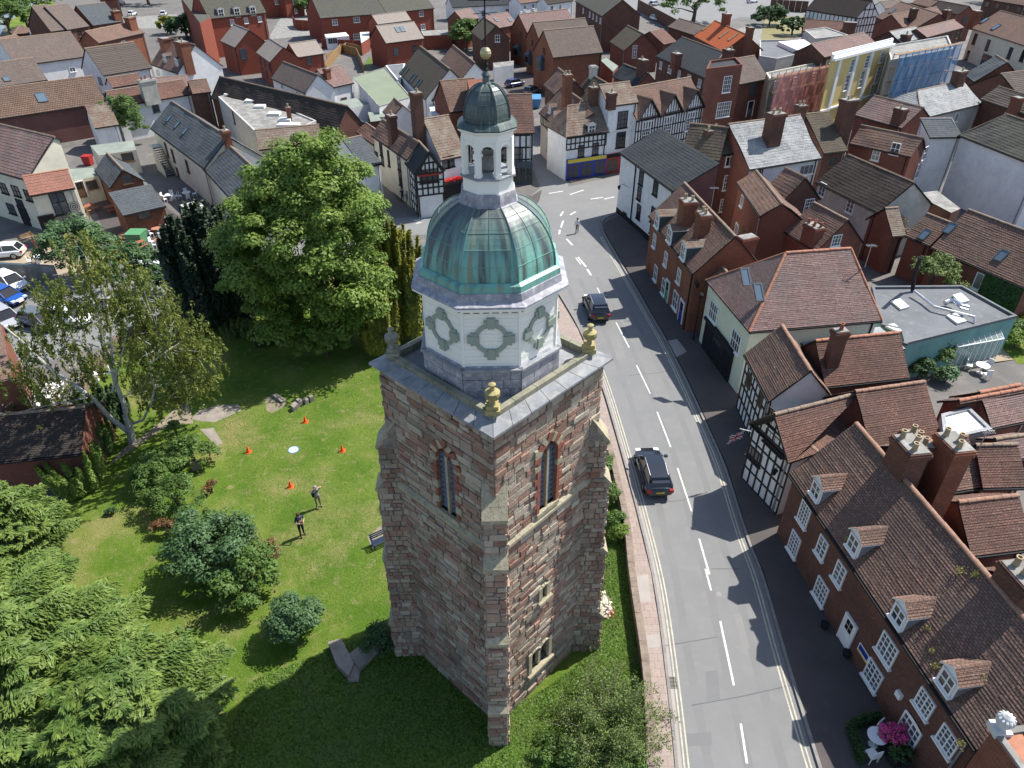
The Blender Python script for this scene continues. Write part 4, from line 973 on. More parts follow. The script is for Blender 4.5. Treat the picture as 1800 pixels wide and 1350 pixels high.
# urns on the corners of the parapet
def urn(dv, mat, where):
    dv = Vector((dv.x*math.cos(TR) - dv.y*math.sin(TR), dv.x*math.sin(TR) + dv.y*math.cos(TR), 0)); p = TC + dv*3.50 + ZU*17.34; r_ = thing('stone_urn', p, where, 'urn'); q = MB(); q.abox(p.x-.24, p.x+.24, p.y-.24, p.y+.24, p.z, p.z+.16); q.abox(p.x-.19, p.x+.19, p.y-.19, p.y+.19, p.z+.16, p.z+.30); q.build('pedestal', mat, r_)
    q = MB(); q.lathe(p, [(.14, .30), (.08, .40), (.10, .44), (.21, .56), (.235, .66), (.20, .72), (.245, .745), (.245, .77), (.10, .84), (.07, .95), (.11, 1.0), (.12, 1.05), (.05, 1.09)], 12); q.build('vase', mat, r_, smooth=True)
    g = MB()
    for k in range(14):
        t = 2*math.pi*k/14; d = Vector((math.cos(t), math.sin(t), 0)); g.tube([p + d*.17 + ZU*.5, p + d*.235 + ZU*.60, p + d*.24 + ZU*.70], .018, 4)
    g.build('fluting', mat, r_)
urn(Vector((0,-1,0)), 'urn_gold', 'lichened golden stone urn on the front corner of the tower parapet, nearest the viewer')
urn(Vector((1,0,0)), 'urn_gold', 'yellow lichened stone urn on the tower parapet corner beside the road'); urn(Vector((-1,0,0)), 'urn_grey', 'grey weathered stone urn on the tower parapet corner above the lawn')
urn(Vector((0,1,0)), 'urn_grey', 'stone urn on the far corner of the tower parapet, hidden by the dome')
# ---------------------------------------------------------------- ground, roads, lawn
def W(*pts): return [P(p, 0) for p in pts]
plain('yard', (0.15, 0.14, 0.13), (0.105, 0.10, 0.095), 0.15, c3=(0.22, 0.205, 0.18), amt3=.6, scale2=.6)
plain('asphalt_road', (0.192, 0.193, 0.19), (0.172, 0.174, 0.172), 0.25, c3=(0.215, 0.21, 0.20), amt3=.5, scale2=1.2, bump=.15)
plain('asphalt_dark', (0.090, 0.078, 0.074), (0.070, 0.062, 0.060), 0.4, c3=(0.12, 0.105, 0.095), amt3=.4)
tiled('pavement_brick', (0.36, 0.285, 0.25), (0.31, 0.245, 0.215), (0.2, 0.16, 0.14), .42, .42, .012, bump=.2, blotch=(0.33, 0.29, 0.25), bamt=.5)
plain('pavement_slab', (0.34, 0.31, 0.28), (0.29, 0.265, 0.24), 1.0); plain('gravel_sand', (0.36, 0.29, 0.20), (0.28, 0.22, 0.16), .8)
plain('kerb_granite', (0.25, 0.235, 0.22), (0.19, 0.18, 0.17), 3.0); plain('road_paint', (0.66, 0.66, 0.63), (0.48, 0.48, 0.46), 2.0, c3=(0.25, 0.25, 0.25), amt3=.4, scale2=9); plain('road_paint_yellow', (0.50, 0.47, 0.36), (0.36, 0.34, 0.27), 2.0, c3=(0.24, 0.23, 0.2), amt3=.5, scale2=8)
plain('water', (0.10, 0.13, 0.13), (0.09, 0.12, 0.12), .02, rough=.2, spec=.6); plain('stone_wall_mix', (0.27, 0.215, 0.165), (0.17, 0.13, 0.105), 2.2, c3=(0.30, 0.27, 0.22), amt3=.6, bump=.8)
plain('bare_earth', (0.27, 0.23, 0.17), (0.20, 0.17, 0.12), 1.2, c3=(0.16, 0.17, 0.08), amt3=.5); plain('old_stone_slab', (0.30, 0.265, 0.225), (0.20, 0.175, 0.15), 1.8, c3=(0.2, 0.19, 0.14), amt3=.5, bump=.4)
# lawn: green with straw-coloured dry patches
m, nt, b = _base('lawn', .95, .1); pos = _pos(nt)
c1 = _mix(nt, _noise(nt, pos, .35, 5, .38, .62), (0.098, 0.185, 0.020), (0.17, 0.24, 0.040)); c2 = _mix(nt, _noise(nt, pos, .22, 6, .50, .68), c1, (0.29, 0.275, 0.10))
c3 = _mix(nt, _noise(nt, pos, 1.6, 6, .55, .75), c2, (0.32, 0.28, 0.13)); c4 = _mix(nt, .5, c3, _mix(nt, _noise(nt, pos, 7, 6, .3, .7), (0.4, 0.4, 0.4), (1.1, 1.1, 1.1)), 'MULTIPLY')
c5 = _mix(nt, .35, c4, _mix(nt, _noise(nt, pos, 28, 3, .3, .7), (0.3, 0.3, 0.3), (1.3, 1.3, 1.3)), 'MULTIPLY')
nt.links.new(c5, b.inputs['Base Color']); _bump(nt, b, _noise(nt, pos, 22, 4, .2, .8), .8, .08)
def sheet(name, pts, z, mat, kind='structure', **kw):
    mb = MB(); mb.poly(pts, z, z, 0); return mb.build(name, mat, kind=kind, **kw)
g = MB(); N_ = 12
g.poly([(-900, -200), (900, -200), (900, 1500), (-900, 1500)], 0, 0); g.build('ground', 'yard', kind='structure')
# main road, junction and the streets that leave it
road = [(1205,1500),(1193,1350),(1165,1100),(1121,889),(1059,670),(1023,581),(985,518),(960,470),(900,430),(830,420),(755,412),(690,415),(560,450),(420,490),(300,560),(210,600),(60,640),(-120,700),
        (-120,600),(0,560),(60,520),(150,480),(300,440),(420,415),(560,400),(690,385),(800,372),(880,362),(932,345),(950,330),(938,300),(905,255),(880,215),(850,190),(905,188),(955,240),(1000,328),(1090,308),(1180,296),(1180,340),(1090,372),(1054,388),
        (1058,410),(1083,453),(1113,504),(1146,562),(1171,604),(1206,675),(1239,748),(1272,821),(1310,947),(1337,1010),(1370,1130),(1400,1230),(1437,1350),(1480,1500)]
sheet('road', W(*road), .004, 'asphalt_road')
def strip(name, pts, w, z0, z1, mat, off=0.0, **kw):
    P_ = [Vector((p.x, p.y, 0)) for p in (pts if not isinstance(pts[0], tuple) else W(*pts))]; m = MB()
    nr = []
    for i in range(len(P_)):
        d = (P_[min(i+1, len(P_)-1)] - P_[max(i-1, 0)]).normalized(); nr.append(Vector((-d.y, d.x, 0)))
    for i in range(len(P_)-1):
        a0, a1 = P_[i] + nr[i]*(off - w/2), P_[i] + nr[i]*(off + w/2); b0, b1 = P_[i+1] + nr[i+1]*(off - w/2), P_[i+1] + nr[i+1]*(off + w/2)
        m.face([a0 + ZU*z1, b0 + ZU*z1, b1 + ZU*z1, a1 + ZU*z1])
        if z1 > z0: m.face([a0+ZU*z0, b0+ZU*z0, b0+ZU*z1, a0+ZU*z1]); m.face([b1+ZU*z0, a1+ZU*z0, a1+ZU*z1, b1+ZU*z1])
    return m.build(name, mat, **kw)
def resample(pts, s):
    P_ = W(*pts) if isinstance(pts[0], tuple) else pts; out = []; acc = 0; out.append(P_[0].copy())
    for a, b in zip(P_, P_[1:]):
        L = (b-a).length; d = (b-a)/L; t = s - acc
        while t < L: out.append(a + d*t); t += s
        acc = (acc + L) % s
    return out
left_edge = [(1198,1420),(1193,1350),(1180,1225),(1165,1100),(1151,1010),(1121,889),(1090,775),(1059,670),(1023,581),(985,518),(960,480),(930,450)]
right_edge = [(1460,1420),(1437,1350),(1400,1230),(1370,1130),(1337,1010),(1310,947),(1272,821),(1239,748),(1206,675),(1171,604),(1146,562),(1113,504),(1083,453),(1058,410),(1053,395),(1062,383),(1085,375)]
def smooth_line(pts, it=2):
    P_ = W(*pts)
    for _ in range(it):
        Q_ = [P_[0]]
        for a, b in zip(P_, P_[1:]): Q_ += [a.lerp(b, .25), a.lerp(b, .75)]
        P_ = Q_ + [P_[-1]]
    return P_
# kerb stones as individual pieces
kroot = thing('kerb', P((1150, 1010)), 'granite kerb of the footway between road and churchyard wall', 'kerb'); kroot2 = thing('kerb', P((1337, 1010)), 'dark granite kerb in front of the brick houses and timbered houses', 'kerb')
def kerbs(root, line, side):
    pts = resample(line, .92)
    for a, b in zip(pts, pts[1:]):
        e = (b-a); L = e.length
        if L < .3: continue
        e /= L; s = Vector((-e.y, e.x, 0)) * side
        inst('kerb_stone', cube_mesh('kerb_granite', .02, 1), frame4((a+b)/2 + s*.08 + ZU*.055, e, s, ZU, L*.985, .15, .135), root)
kerbs(kroot, smooth_line(left_edge), 1); kerbs(kroot2, smooth_line(right_edge), -1)
# pavements (raised)
lp = [(1190,1420),(1185,1350),(1173,1225),(1158,1100),(1144,1010),(1114,889),(1083,775),(1052,670),(1016,581),(978,518),(953,480),(900,450),(880,480),(960,560),(1010,640),(1040,720),(1068,791),(1101,934),(1108,1010),(1119,1093),(1135,1200),(1142,1350),(1146,1420)]
mp_ = MB(); mp_.poly(W(*lp), 0, .115, 0); mp_.build('pavement', 'pavement_brick', kind='structure')
for q in ([(1113,1015),(1139,1012),(1144,1060),(1118,1062)], [(1124,1120),(1158,1117),(1160,1140),(1130,1142)]): sheet('pavement_patch', W(*q), .119, 'pavement_slab')
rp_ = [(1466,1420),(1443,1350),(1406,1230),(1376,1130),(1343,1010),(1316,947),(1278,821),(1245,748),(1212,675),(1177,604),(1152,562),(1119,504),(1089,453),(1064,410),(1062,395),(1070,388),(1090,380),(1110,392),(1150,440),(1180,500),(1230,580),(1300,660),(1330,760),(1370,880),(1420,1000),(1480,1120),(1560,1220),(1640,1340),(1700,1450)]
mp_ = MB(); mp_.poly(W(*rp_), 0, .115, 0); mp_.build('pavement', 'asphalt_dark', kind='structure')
sheet('pavement_patch', W((1174,601),(1190,598),(1207,620),(1189,630)), .119, 'pavement_slab')
mp_ = MB(); mp_.poly(W((934,346),(952,335),(948,352),(938,365),(880,372),(800,384),(735,368),(700,352),(690,338),(730,330),(800,340)), 0, .11, 0); mp_.build('pavement', 'asphalt_dark', kind='structure')
mp_ = MB(); mp_.poly(W((1002,322),(1085,303),(1085,290),(1000,300),(960,240),(952,246)), 0, .11, 0); mp_.build('pavement', 'asphalt_dark', kind='structure')
# painted lines
for line, o1 in ((left_edge, .0), (right_edge, .0)):
    L_ = smooth_line(line); sd = -1 if line is left_edge else 1
    for o_ in (.26, .44): strip('double_yellow_line', L_[:-14], .075, 0, .0085, 'road_paint_yellow', off=sd*o_, kind='structure')
strip('gutter_band', smooth_line(left_edge)[:-14], .28, 0, .0062, 'pavement_slab', off=-.02, kind='structure')
dashes = [(1032,473,1039,484),(1050,506,1069,545),(1083,567,1106,611),(1119,642,1143,692),(1155,724,1179,786),(1191,823,1216,899),(1229,947,1247,1010),(1240,1000,1250,1038),(1266,1092,1290,1205),(1302,1272,1313,1342),
          (1016,452,1030,469),(1038,350,1060,347),(1062,350,1080,346),(990,388,986,400),(984,404,983,412),(996,420,1006,431),(1002,378,1012,372),(727,388,738,386),(741,387,750,385),(731,393,741,391),(985,380,990,372),(1002,342,1026,334),(965,340,990,336)]
for (x0, y0, x1, y1) in dashes: strip('road_dash', [(x0, y0), (x1, y1)], .105 if y0 > 500 else .2, 0, .009, 'road_paint', kind='structure')
strip('road_dash', [(1012,453),(1021,465)], .12, 0, .009, 'road_paint', kind='structure')
plain('road_track', (0.178, 0.179, 0.178), (0.163, 0.164, 0.163), .6, c3=(0.19, 0.19, 0.185)); plain('road_patch', (0.21, 0.208, 0.20), (0.19, 0.19, 0.185), .8); plain('road_patch_dark', (0.165, 0.167, 0.168), (0.152, 0.153, 0.153), .8)
rl = smooth_line(right_edge)[2:-20]
for o_ in (1.45, 2.95, 4.65, 6.1): strip('road_track', rl, .42, 0, .0052, 'road_track', off=o_, kind='structure')
for q, mt in (([(1128,930),(1160,925),(1168,975),(1136,980)],'road_patch'), ([(1240,1180),(1262,1178),(1266,1230),(1243,1232)],'road_patch_dark'), ([(1075,600),(1090,597),(1100,630),(1085,634)],'road_patch'), ([(1205,1290),(1250,1287),(1252,1310),(1207,1312)],'road_patch_dark'), ([(1290,1080),(1302,1078),(1318,1140),(1305,1142)],'road_patch')): sheet('road_patch', W(*q), .0061, mt)
# tar seams, patches and worn paths on the road
plain('tar_seam', (0.115, 0.12, 0.125), (0.10, 0.105, 0.11), 1.0)
for q in ([(1120,889),(1150,885),(1210,878)], [(1105,660),(1160,655),(1185,648)], [(1215,1240),(1300,1225),(1390,1205)], [(1250,1000),(1300,1000)], [(1170,1135),(1260,1120)]): strip('road_seam', q, .05, 0, .0068, 'tar_seam', kind='structure')
gr = MB()
for i in range(9): gr.abox(*(lambda c: (c.x-.22, c.x+.22, c.y-.30+i*.07, c.y-.27+i*.07))(P((1181,1200))), .006, .02)
gr.build('drain_grate', 'black_paint', label='cast iron gully grate at the road edge beside the churchyard', cat='drain cover')
for q, lab in (((1263,1045),'round manhole cover in the far lane of the road'), ((1230,870),'small round cover by the centre dashes of the road')):
    c = P(q); mm = MB(); mm.lathe((c.x, c.y, .005), [(.16, 0), (.16, .006)], 12); mm.build('manhole_cover', 'felt_light', label=lab, cat='manhole cover')
# car park, yards
sheet('car_park', W((0,600),(260,560),(330,520),(250,440),(120,455),(90,470),(0,470),(-120,480),(-120,640)), .0075, 'asphalt_road')
sheet('inn_terrace', W((0,450),(150,412),(205,470),(150,490),(95,488),(0,476),(-60,470)), .010, 'gravel_sand')
sheet('yard_paving', W((195,300),(330,390),(330,420),(240,440),(180,400),(150,330)), .0085, 'asphalt_dark')
sheet('car_park', W((470,70),(560,60),(600,0),(640,-40),(470,-40),(500,20)), .005, 'felt_light'); sheet('car_park', W((230,30),(310,25),(330,50),(240,50)), .005, 'felt_light')
sheet('car_park', W((1050,0),(1500,-30),(1500,30),(1300,30),(1230,55),(1180,30),(1100,30)), .005, 'asphalt_road'); sheet('car_park', W((1260,60),(1340,40),(1345,75),(1290,85)), .005, 'felt_light')
sheet('paved_yard', W((905,200),(955,190),(960,170),(1000,160),(940,120),(880,130)), .006, 'asphalt_dark')
sheet('meadow', W((1335,80),(1345,25),(1420,30),(1412,60),(1370,75)), .02, 'leaf_straw'); sheet('river', W((-300,30),(0,62),(12,40),(60,8),(90,-60),(-500,-60)), .01, 'water'); sheet('river_bank', W((12,62),(12,40),(60,8),(90,0),(130,40),(60,75),(0,90)), .012, 'lawn')
sheet('garden_path', W((1640,650),(1800,630),(1800,600),(1750,610),(1740,640),(1650,655),(1640,670)), .012, 'gravel_sand'); sheet('garden_lawn', W((1738,590),(1800,570),(1830,640),(1790,640)), .016, 'lawn')
# churchyard lawn
lawn = [(1146,1420),(1138,1350),(1130,1200),(1114,1093),(1103,1010),(1096,934),(1063,791),(1035,720),(1005,640),(955,560),(875,480),(700,455),(560,470),(430,500),(290,560),(210,600),(160,640),(150,720),(155,790),(110,850),(95,960),(-40,1100),(-260,1420)]
sheet('lawn', W(*lawn), .012, 'lawn')
for q, mt in (([(335,737),(350,722),(385,712),(420,711),(424,722),(400,733),(378,742),(355,741)], 'old_stone_slab'), ([(466,700),(485,694),(505,712),(478,727),(468,722)], 'bare_earth'), ([(645,945),(690,905),(700,930),(655,965)], 'bare_earth'),
              ([(352,755),(375,752),(392,780),(380,784)], 'old_stone_slab'), ([(1060,985),(1085,980),(1083,1050),(1058,1050)], 'bare_earth'), ([(190,820),(300,745),(340,745),(330,700),(260,760),(215,790)], 'bare_earth')):
    sheet('ground_patch', W(*q), .018, mt)
# churchyard wall along the footway, with coping stones
wroot = thing('churchyard_wall', P((1106, 1000)), 'low weathered sandstone wall with coping between churchyard grass and footway', 'wall')
wl = [(1062,772),(1068,791),(1084,860),(1101,934),(1107,1010),(1119,1093),(1128,1149),(1137,1230),(1140,1350),(1142,1420)]
wp = resample(smooth_line(wl), .55); r_ = random.Random(3)
mm = MB()
for a, b in zip(wp, wp[1:]):
    e = (b-a); L = e.length
    if L < .2: continue
    e /= L; s = Vector((-e.y, e.x, 0)); mm.box((a+b)/2 + ZU*.38, e*(L/2), s*.15, ZU*.38)
    inst('coping_stone', cube_mesh('stone_wall_mix', .03, 5), frame4((a+b)/2 + ZU*(.80 + r_.uniform(-.01, .02)), e, s, ZU, L*.97, .38, .10), wroot)
mm.build('wall', 'stone_wall_mix', wroot)
# grass tufts as one mass
def scatter(poly, n):
    pl = W(*poly); xs = [p.x for p in pl]; ys = [p.y for p in pl]; out = []; X = np.array(xs); Y = np.array(ys)
    while len(out) < n:
        x = rng.uniform(X.min(), X.max(), n); y = rng.uniform(Y.min(), Y.max(), n); ins = np.zeros(n, bool); j = len(X)-1
        for i in range(len(X)):
            c_ = ((Y[i] > y) != (Y[j] > y)) & (x < (X[j]-X[i])*(y-Y[i])/(Y[j]-Y[i]+1e-12) + X[i]); ins ^= c_; j = i
        out += list(zip(x[ins], y[ins]))
    return np.array(out[:n])
def grass(poly, n, h, mat):
    a = scatter(poly, n); C = np.c_[a, np.full(n, h*.45)]; d = rng.normal(0, .55, (n, 3)); d[:, 2] = 1; Nn = rng.normal(0, .6, (n, 3)); Nn[:, 2] = 1.3
    o = leaf_mesh('grass', C, Nn, h, mat, 1.3, droop=d); o['kind'] = 'stuff'; return o
leafm('grass_dark', (0.045, 0.11, 0.013), (0.085, 0.16, 0.022), None, .3)
grass([(1140,1420),(1126,1200),(1112,1093),(1094,934),(1060,950),(1055,1060),(1050,1145),(960,1210),(890,1250),(890,1420)], 34000, .12, 'grass_blade')
grass([(200,1520),(340,1420),(400,1300),(440,1200),(560,1150),(690,1100),(740,1150),(890,1300),(900,1520)], 42000, .12, 'grass_blade')
grass([(420,640),(650,620),(690,700),(690,1090),(560,1100),(480,950),(400,830),(390,740)], 42000, .045, 'grass_blade')
# ================================================================ right-hand side of the road, near to far
# -- long brick house with dormers
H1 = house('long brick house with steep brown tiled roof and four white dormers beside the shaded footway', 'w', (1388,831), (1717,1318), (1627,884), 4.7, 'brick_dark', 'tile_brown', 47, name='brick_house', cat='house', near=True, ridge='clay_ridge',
  win=[(1415,903,.95,1.4,4,5),(1397,956,.95,1.45,4,5),(1446,962,.8,1.25,2,4),(1477,1008,.8,1.25,2,4),(1444,1039,1.05,1.35,4,4),(1561,1141,1.12,1.3,4,4),(1536,1187,1.08,1.3,4,4),
       (1488,1116,.78,1.75,2,3,'white_paint','door'),(1627,1236,.92,1.1,4,4),(1598,1286,1.15,1.5,4,4,'white_paint','window',True,True),(1667,1302,.95,1.12,4,4)])
for q in ((1435,862),(1501,956),(1580,1082),(1665,1198)): dormer(H1, 'w', q[0], q[1], .78, .88, 42)
for (x, y, w_, pots) in ((1614, 772, 1.5, 2),): chimney(H1.root, P((x, y), H1.zr + .9), 5, w_, .85, math.atan2(H1.u.y, H1.u.x), 3, 'brick_dark')
chimney(H1.root, P((1800,1010), H1.zr + 1.0), 5, 1.5, .9, math.atan2(H1.u.y, H1.u.x), 3, 'brick_dark')
# house sign
b_ = wall_hit(H1, (1520,1147)); 
sg = MB(); _, sp_, se, sn = b_; sg.box(sp_ + sn*.05, se*.42, sn*.02, ZU*.22); sg.box(sp_ + sn*.05 - ZU*.26, se*.42, sn*.02, ZU*.05, 1); sg.box(sp_ + sn*.075 + ZU*.02, se*.36, sn*.004, ZU*.16, 2)
sgo = sg.build('wall_sign', ['white_paint', 'yellow_paint', 'blue_paint'], label='small blue and white sign with yellow foot on the brick house wall beside the door', cat='sign')
for q, sz in (((1583,1221), .16), ((1547,1250), .10)):
    b_ = wall_hit(H1, q); al_ = MB(); al_.box(b_[1] + b_[3]*.08, b_[2]*sz, b_[3]*.08, ZU*sz); al_.build('alarm_box', 'white_paint' if sz > .12 else 'yellow_paint', H1.root)
#
TJ = house('black and white timbered house with street gable, between brick house and shop', 'w', (1319,742), (1392,812), (1400,760), 4.5, 'render_white', 'tile_red', 5, name='timbered_house', near=True, W=6.5, maxhw=3)
L_ = TJ.L; cg = cross_gable(TJ, 0, L_, pitch=47, depth=6.0, mat='render_white')
beam_wall(TJ, 0, panels(L_-.4, .1, 4.3, 6, 4, .05), .10)
o_, e_, n_, _, _, _ = TJ.walls[0]
for i in range(1, 6):
    x = .05 + (L_-.4)*i/6; zt_ = 4.3 + (min(x, L_-.28-x))*math.tan(R(47)); bar('timber_beam', o_ + e_*x + ZU*4.3 + n_*.05, o_ + e_*x + ZU*zt_ + n_*.05, .12, .07, 'black_timber', TJ.root, up=n_)
for zq in (5.2, 6.0):
    x0 = (zq-4.3)/math.tan(R(47)); bar('timber_beam', o_ + e_*x0 + ZU*zq + n_*.05, o_ + e_*(L_-.28-x0) + ZU*zq + n_*.05, .13, .075, 'black_timber', TJ.root, up=n_)
for (ua_, ub_, s_) in ((0, L_/2 - .14, 1), (L_-.28, L_/2 - .14, -1)): bar('barge_board', o_ + e_*ua_ + ZU*4.3 + n_*.2, o_ + e_*ub_ + ZU*(4.3 + (L_/2-.14)*math.tan(R(47))) + n_*.2, .22, .05, 'black_timber', TJ.root, up=n_)
for (x, y, w_, h_) in ((1360,735,.9,1.1),(1362,777,1.7,.95),(1327,800,1.3,.9)): house_win(TJ, 'w', x, y, w_, h_, 4, 1, 'black_timber')
# Union flag on a short pole
b_ = wall_hit(TJ, (1320,758)); fp = b_[1]; fn = b_[3]; fl = thing('flag', fp, 'red, white and blue union flag hanging from a short pole on the timbered house', 'flag')
mb = MB(); mb.tube([fp, fp + fn*.9 + ZU*.45], .02, 5); mb.build('pole', 'white_paint', fl)
fe = b_[2]; FO = fp + fn*.5 + ZU*.25; fx = (fn*.75 + ZU*-.15).normalized()*1.0; fy = (ZU*-.62 + fn*.1)
mb = MB()
def fq(x0, x1, y0, y1, mi, d): mb.face([FO + fx*x0 + fy*y1 + fe*d, FO + fx*x1 + fy*y1 + fe*d, FO + fx*x1 + fy*y0 + fe*d, FO + fx*x0 + fy*y0 + fe*d], mi)
def fdiag(w, mi, d):
    for (a, b_2) in (((0, 0), (1, 1)), ((0, 1), (1, 0))):
        A_, B_ = Vector((a[0], a[1], 0)), Vector((b_2[0], b_2[1], 0)); dd = (B_-A_).normalized(); s = Vector((-dd.y, dd.x, 0))*w
        mb.face([FO + fx*q.x + fy*q.y + fe*d for q in (A_+s, B_+s, B_-s, A_-s)], mi)
fq(0, 1, 0, 1, 0, 0)
for sg_ in (1, -1): fdiag(.12, 1, .004*sg_); fdiag(.045, 2, .007*sg_); fq(0, 1, .33, .67, 1, .010*sg_); fq(.40, .60, 0, 1, 1, .0105*sg_); fq(0, 1, .40, .60, 2, .013*sg_); fq(.44, .56, 0, 1, 2, .0135*sg_)
mb.build('cloth', ['navy_paint', 'white_paint', 'red_paint'], fl)
# -- timbered house further on, ridge along the road
TK = house('low timbered cottage with big red tiled roof next to the cream flower shop', 'w', (1309,622), (1352,706), (1428,655), 4.6, 'render_white', 'tile_brown', 48, name='timbered_house', near=True, ridge='clay_ridge')
beam_wall(TK, 0, panels(TK.L - .3, .1, 4.4, 8, 4), .13)
for (x, y) in ((1318,668),(1338,700)): house_win(TK, 'w', x, y, .8, .9, 3, 1, 'brown_timber')
TKb = house('rear range of the timbered cottage, red brown roof with brick chimney', 'i', (400,1350), (990,1285), (928,966), 4.6, 'brick_dark', 'tile_red', 44, near=True, ridge='clay_orange')
chim(TKb,'i',(480,955),(440,1180),.85,.6,1,'brick_dark','pot_red')
# -- cream shop with the hipped pink roof
SH = house('cream painted shop with large hipped pinkish tiled roof and planted shopfront', 'w', (1317,583), (1551,563), (1391,443), 5.6, 'render_green', 'tile_pink', 44, hipA=.95, hipB=.3, name='shop', cat='shop', near=True, ridge='clay_orange')
for (x, y) in ((1255,548),(1294,600)): house_win(SH, 'w', x, y, 1.5, 1.5, 4, 2)
for (x, y) in ((1310,487),(1333,514)): skylight(SH, 'w', x, y, .6, 1.3)
b_ = wall_hit(SH, (1258,600))
_, p_, e_, n_ = b_; e_ = e_ if e_.y < 0 else -e_; o_ = SH.walls[2][0]
for nm, (cx, cz, w_, h_, d_, mt) in {'shopfront': (2.6, 1.45, 5.4, 2.7, .12, 'black_paint')}.items():
    ow, ew, nw, u0, u1, zm = SH.walls[2]; base_ = ow; cen = ow + ew*(u1/2 + .3)
    m = MB(); m.box(cen + nw*.08 + ZU*1.45, ew*(2.6), nw*.08, ZU*1.45); 
    for i in range(3): m.box(cen + ew*(-1.7 + 1.7*i) + nw*.17 + ZU*1.3, ew*.7, nw*.015, ZU*1.0, 1)
    m.box(cen + nw*.2 + ZU*2.85, ew*2.65, nw*.16, ZU*.10); m.build('shopfront', ['black_paint', 'dark_glass'], SH.root)
SHa = house('small lean-to end of the cream shop with brick side wall', 'w', (1247,487), (1268,515), (1278,478), 5.3, 'brick_red', 'tile_brown', 40, near=True)
SHb = house('red brick rear wing of the shop below the hipped roof', 'i', (190,1000), (780,930), (780,900), 4.2, 'brick_red', 'lead', 8, mono=True, W=3, near=True)
# -- red brick pair with three dormers
H4 = house('red brick terrace with three dormers and two square chimney stacks', 'w', (1141,378), (1218,481), (1292,414), 5.6, 'brick_orange', 'tile_brown', 45, name='brick_house', near=True,
  win=[(1151,423,.8,1.3,2,2),(1171,455,.8,1.3,2,2),(1194,485,.8,1.3,2,2),(1153,480,.9,1.5,2,2),(1167,504,.9,1.5,2,2),(1188,528,1.2,1.6,2,2),(1173,512,.8,2.0,1,2,'green_plastic','door'),(1198,548,.8,2.0,1,2,'blue_paint','door')])
for q in ((1155,388),(1177,414),(1201,443)): dormer(H4, 'w', q[0], q[1], .95, 1.2, 30, roofm='tile_lichen', cheek='slate_paint')
chimney(H4.root, P((1211,352), H4.zr + .6), 5, 1.2, 1.2, math.atan2(H4.u.y, H4.u.x), 2, 'brick_orange'); chimney(H4.root, P((1238,375), H4.zr + .5), 5, 1.2, .9, math.atan2(H4.u.y, H4.u.x), 2, 'brick_orange')
chimney(H4.root, P((1314, 416), 7.2), 0, 1.5, .9, .4, 0, 'brick_red')
# -- white house with slate roof on the junction
H5 = house('white painted corner house with plain dark slate roof at the road bend', 'c', (748,1062), (1125,1335), (1230,1010), 6.9, 'render_white', 'slate_dark', 26, name='corner_house', near=False, mono=True, maxhw=14,
  win=[(905,1232,1.0,1.8,4,4,'black_paint'),(1005,1302,1.0,1.8,4,4,'black_paint'),(890,1350,.9,1.4,3,3,'black_paint'),('w',) if False else (985,1500,.9,1.7,4,4,'black_paint')])
for (x, y) in ((1123,372),(1147,399),(1098,385)): house_win(H5, 'w', x, y, .9, 1.6, 3, 4, 'black_paint')
dp = wall_hit(H5, (1112,360)); m = MB(); m.tube([Vector((dp[1].x, dp[1].y, .1)) + dp[3]*.08, Vector((dp[1].x, dp[1].y, 6.8)) + dp[3]*.08], .07, 6); m.build('downpipe', 'black_paint', H5.root)
pl_ = MB(); o_, e_, n_, a_, b_2, zm_ = H5.walls[0]; pl_.box(o_ + e_*((a_+b_2)/2) + n_*.03 + ZU*.3, e_*((b_2-a_)/2), n_*.03, ZU*.3); pl_.build('plinth', 'black_paint', H5.root)
face_mat(H5, 3, 'brick_mauve')
# -- three-storey brick houses behind it
H6 = house('tall brick house with white sashes and red hipped roof behind the corner house', 'c', (1450,1082), (1648,1054), (1505,930), 7.6, 'brick_red', 'tile_mossy', 42, hipA=1, hipB=1, near=False,
  win=[(1532,1122,1.6,1.1,3,1),(1507,1272,1.2,1.7,4,4)])
chim(H6,'c',(1285,905),(1380,1010),1.7,1.1,4)
house_win(H6, 'w', 1273,360, 1.2, 1.5, 4, 4); house_win(H6, 'h', 910,85,1.1,1.6,4,4)
H6b = house('mossy tiled rear part of the tall brick house, steep slope facing the river side', 'c', (1180,1085), (1450,1120), (1385,872), 7.2, 'brick_red', 'tile_mossy', 48, near=False)
H7 = house('brick and white house under a bright silvery slate roof with a massive chimney', 'w', (1318,298), (1444,278), (1269,219), 6.8, 'render_white', 'slate_bright', 38, near=False, win=[(1417,298,1.9,1.1,3,1),(1331,312,1.4,2.0,4,3),(1316,356,1.3,1.5,4,3)])
face_mat(H7, 2, 'brick_red'); chim(H7,'d',(40,790),(20,985),1.7,1.2,4)
H7b = house('brick block with sash windows below the silver slate roof', 'w', (1295,320), (1336,380), (1330,300), 5.8, 'brick_red', 'tile_brown', 35, near=False, W=5)
H8 = house('dark brick gabled house with arched white sash facing the small garden', 'w', (1335,342), (1369,361), (1383,295), 5.3, 'brick_dark', 'tile_brown', 45, near=False)
for (x, y) in ((1379,372),(1421,362)): house_win(H8, 'w', x, y, 1.1, 1.5, 4, 4)
H9 = house('dark tiled low range with cream wall and white casements', 'd', (335,1270), ('i',770,135), (410,1012), 5.2, 'render_stained', 'tile_dark', 38, near=False)
for (x, y) in ((1446,333),(1495,362)): house_win(H9, 'w', x, y, 1.0, 1.4, 2, 3)
H10 = house('brown roofed house behind the silver slate roof, with chimney shadow on it', 'd', (390,1070), (560,1050), (225,797), 6.2, 'brick_dark', 'tile_mossy', 35, near=False)
chim(H10,'d',(555,695),(520,890),1.7,1.2,2); chim(H10,'d',(200,735),(215,820),1.1,.9,2)
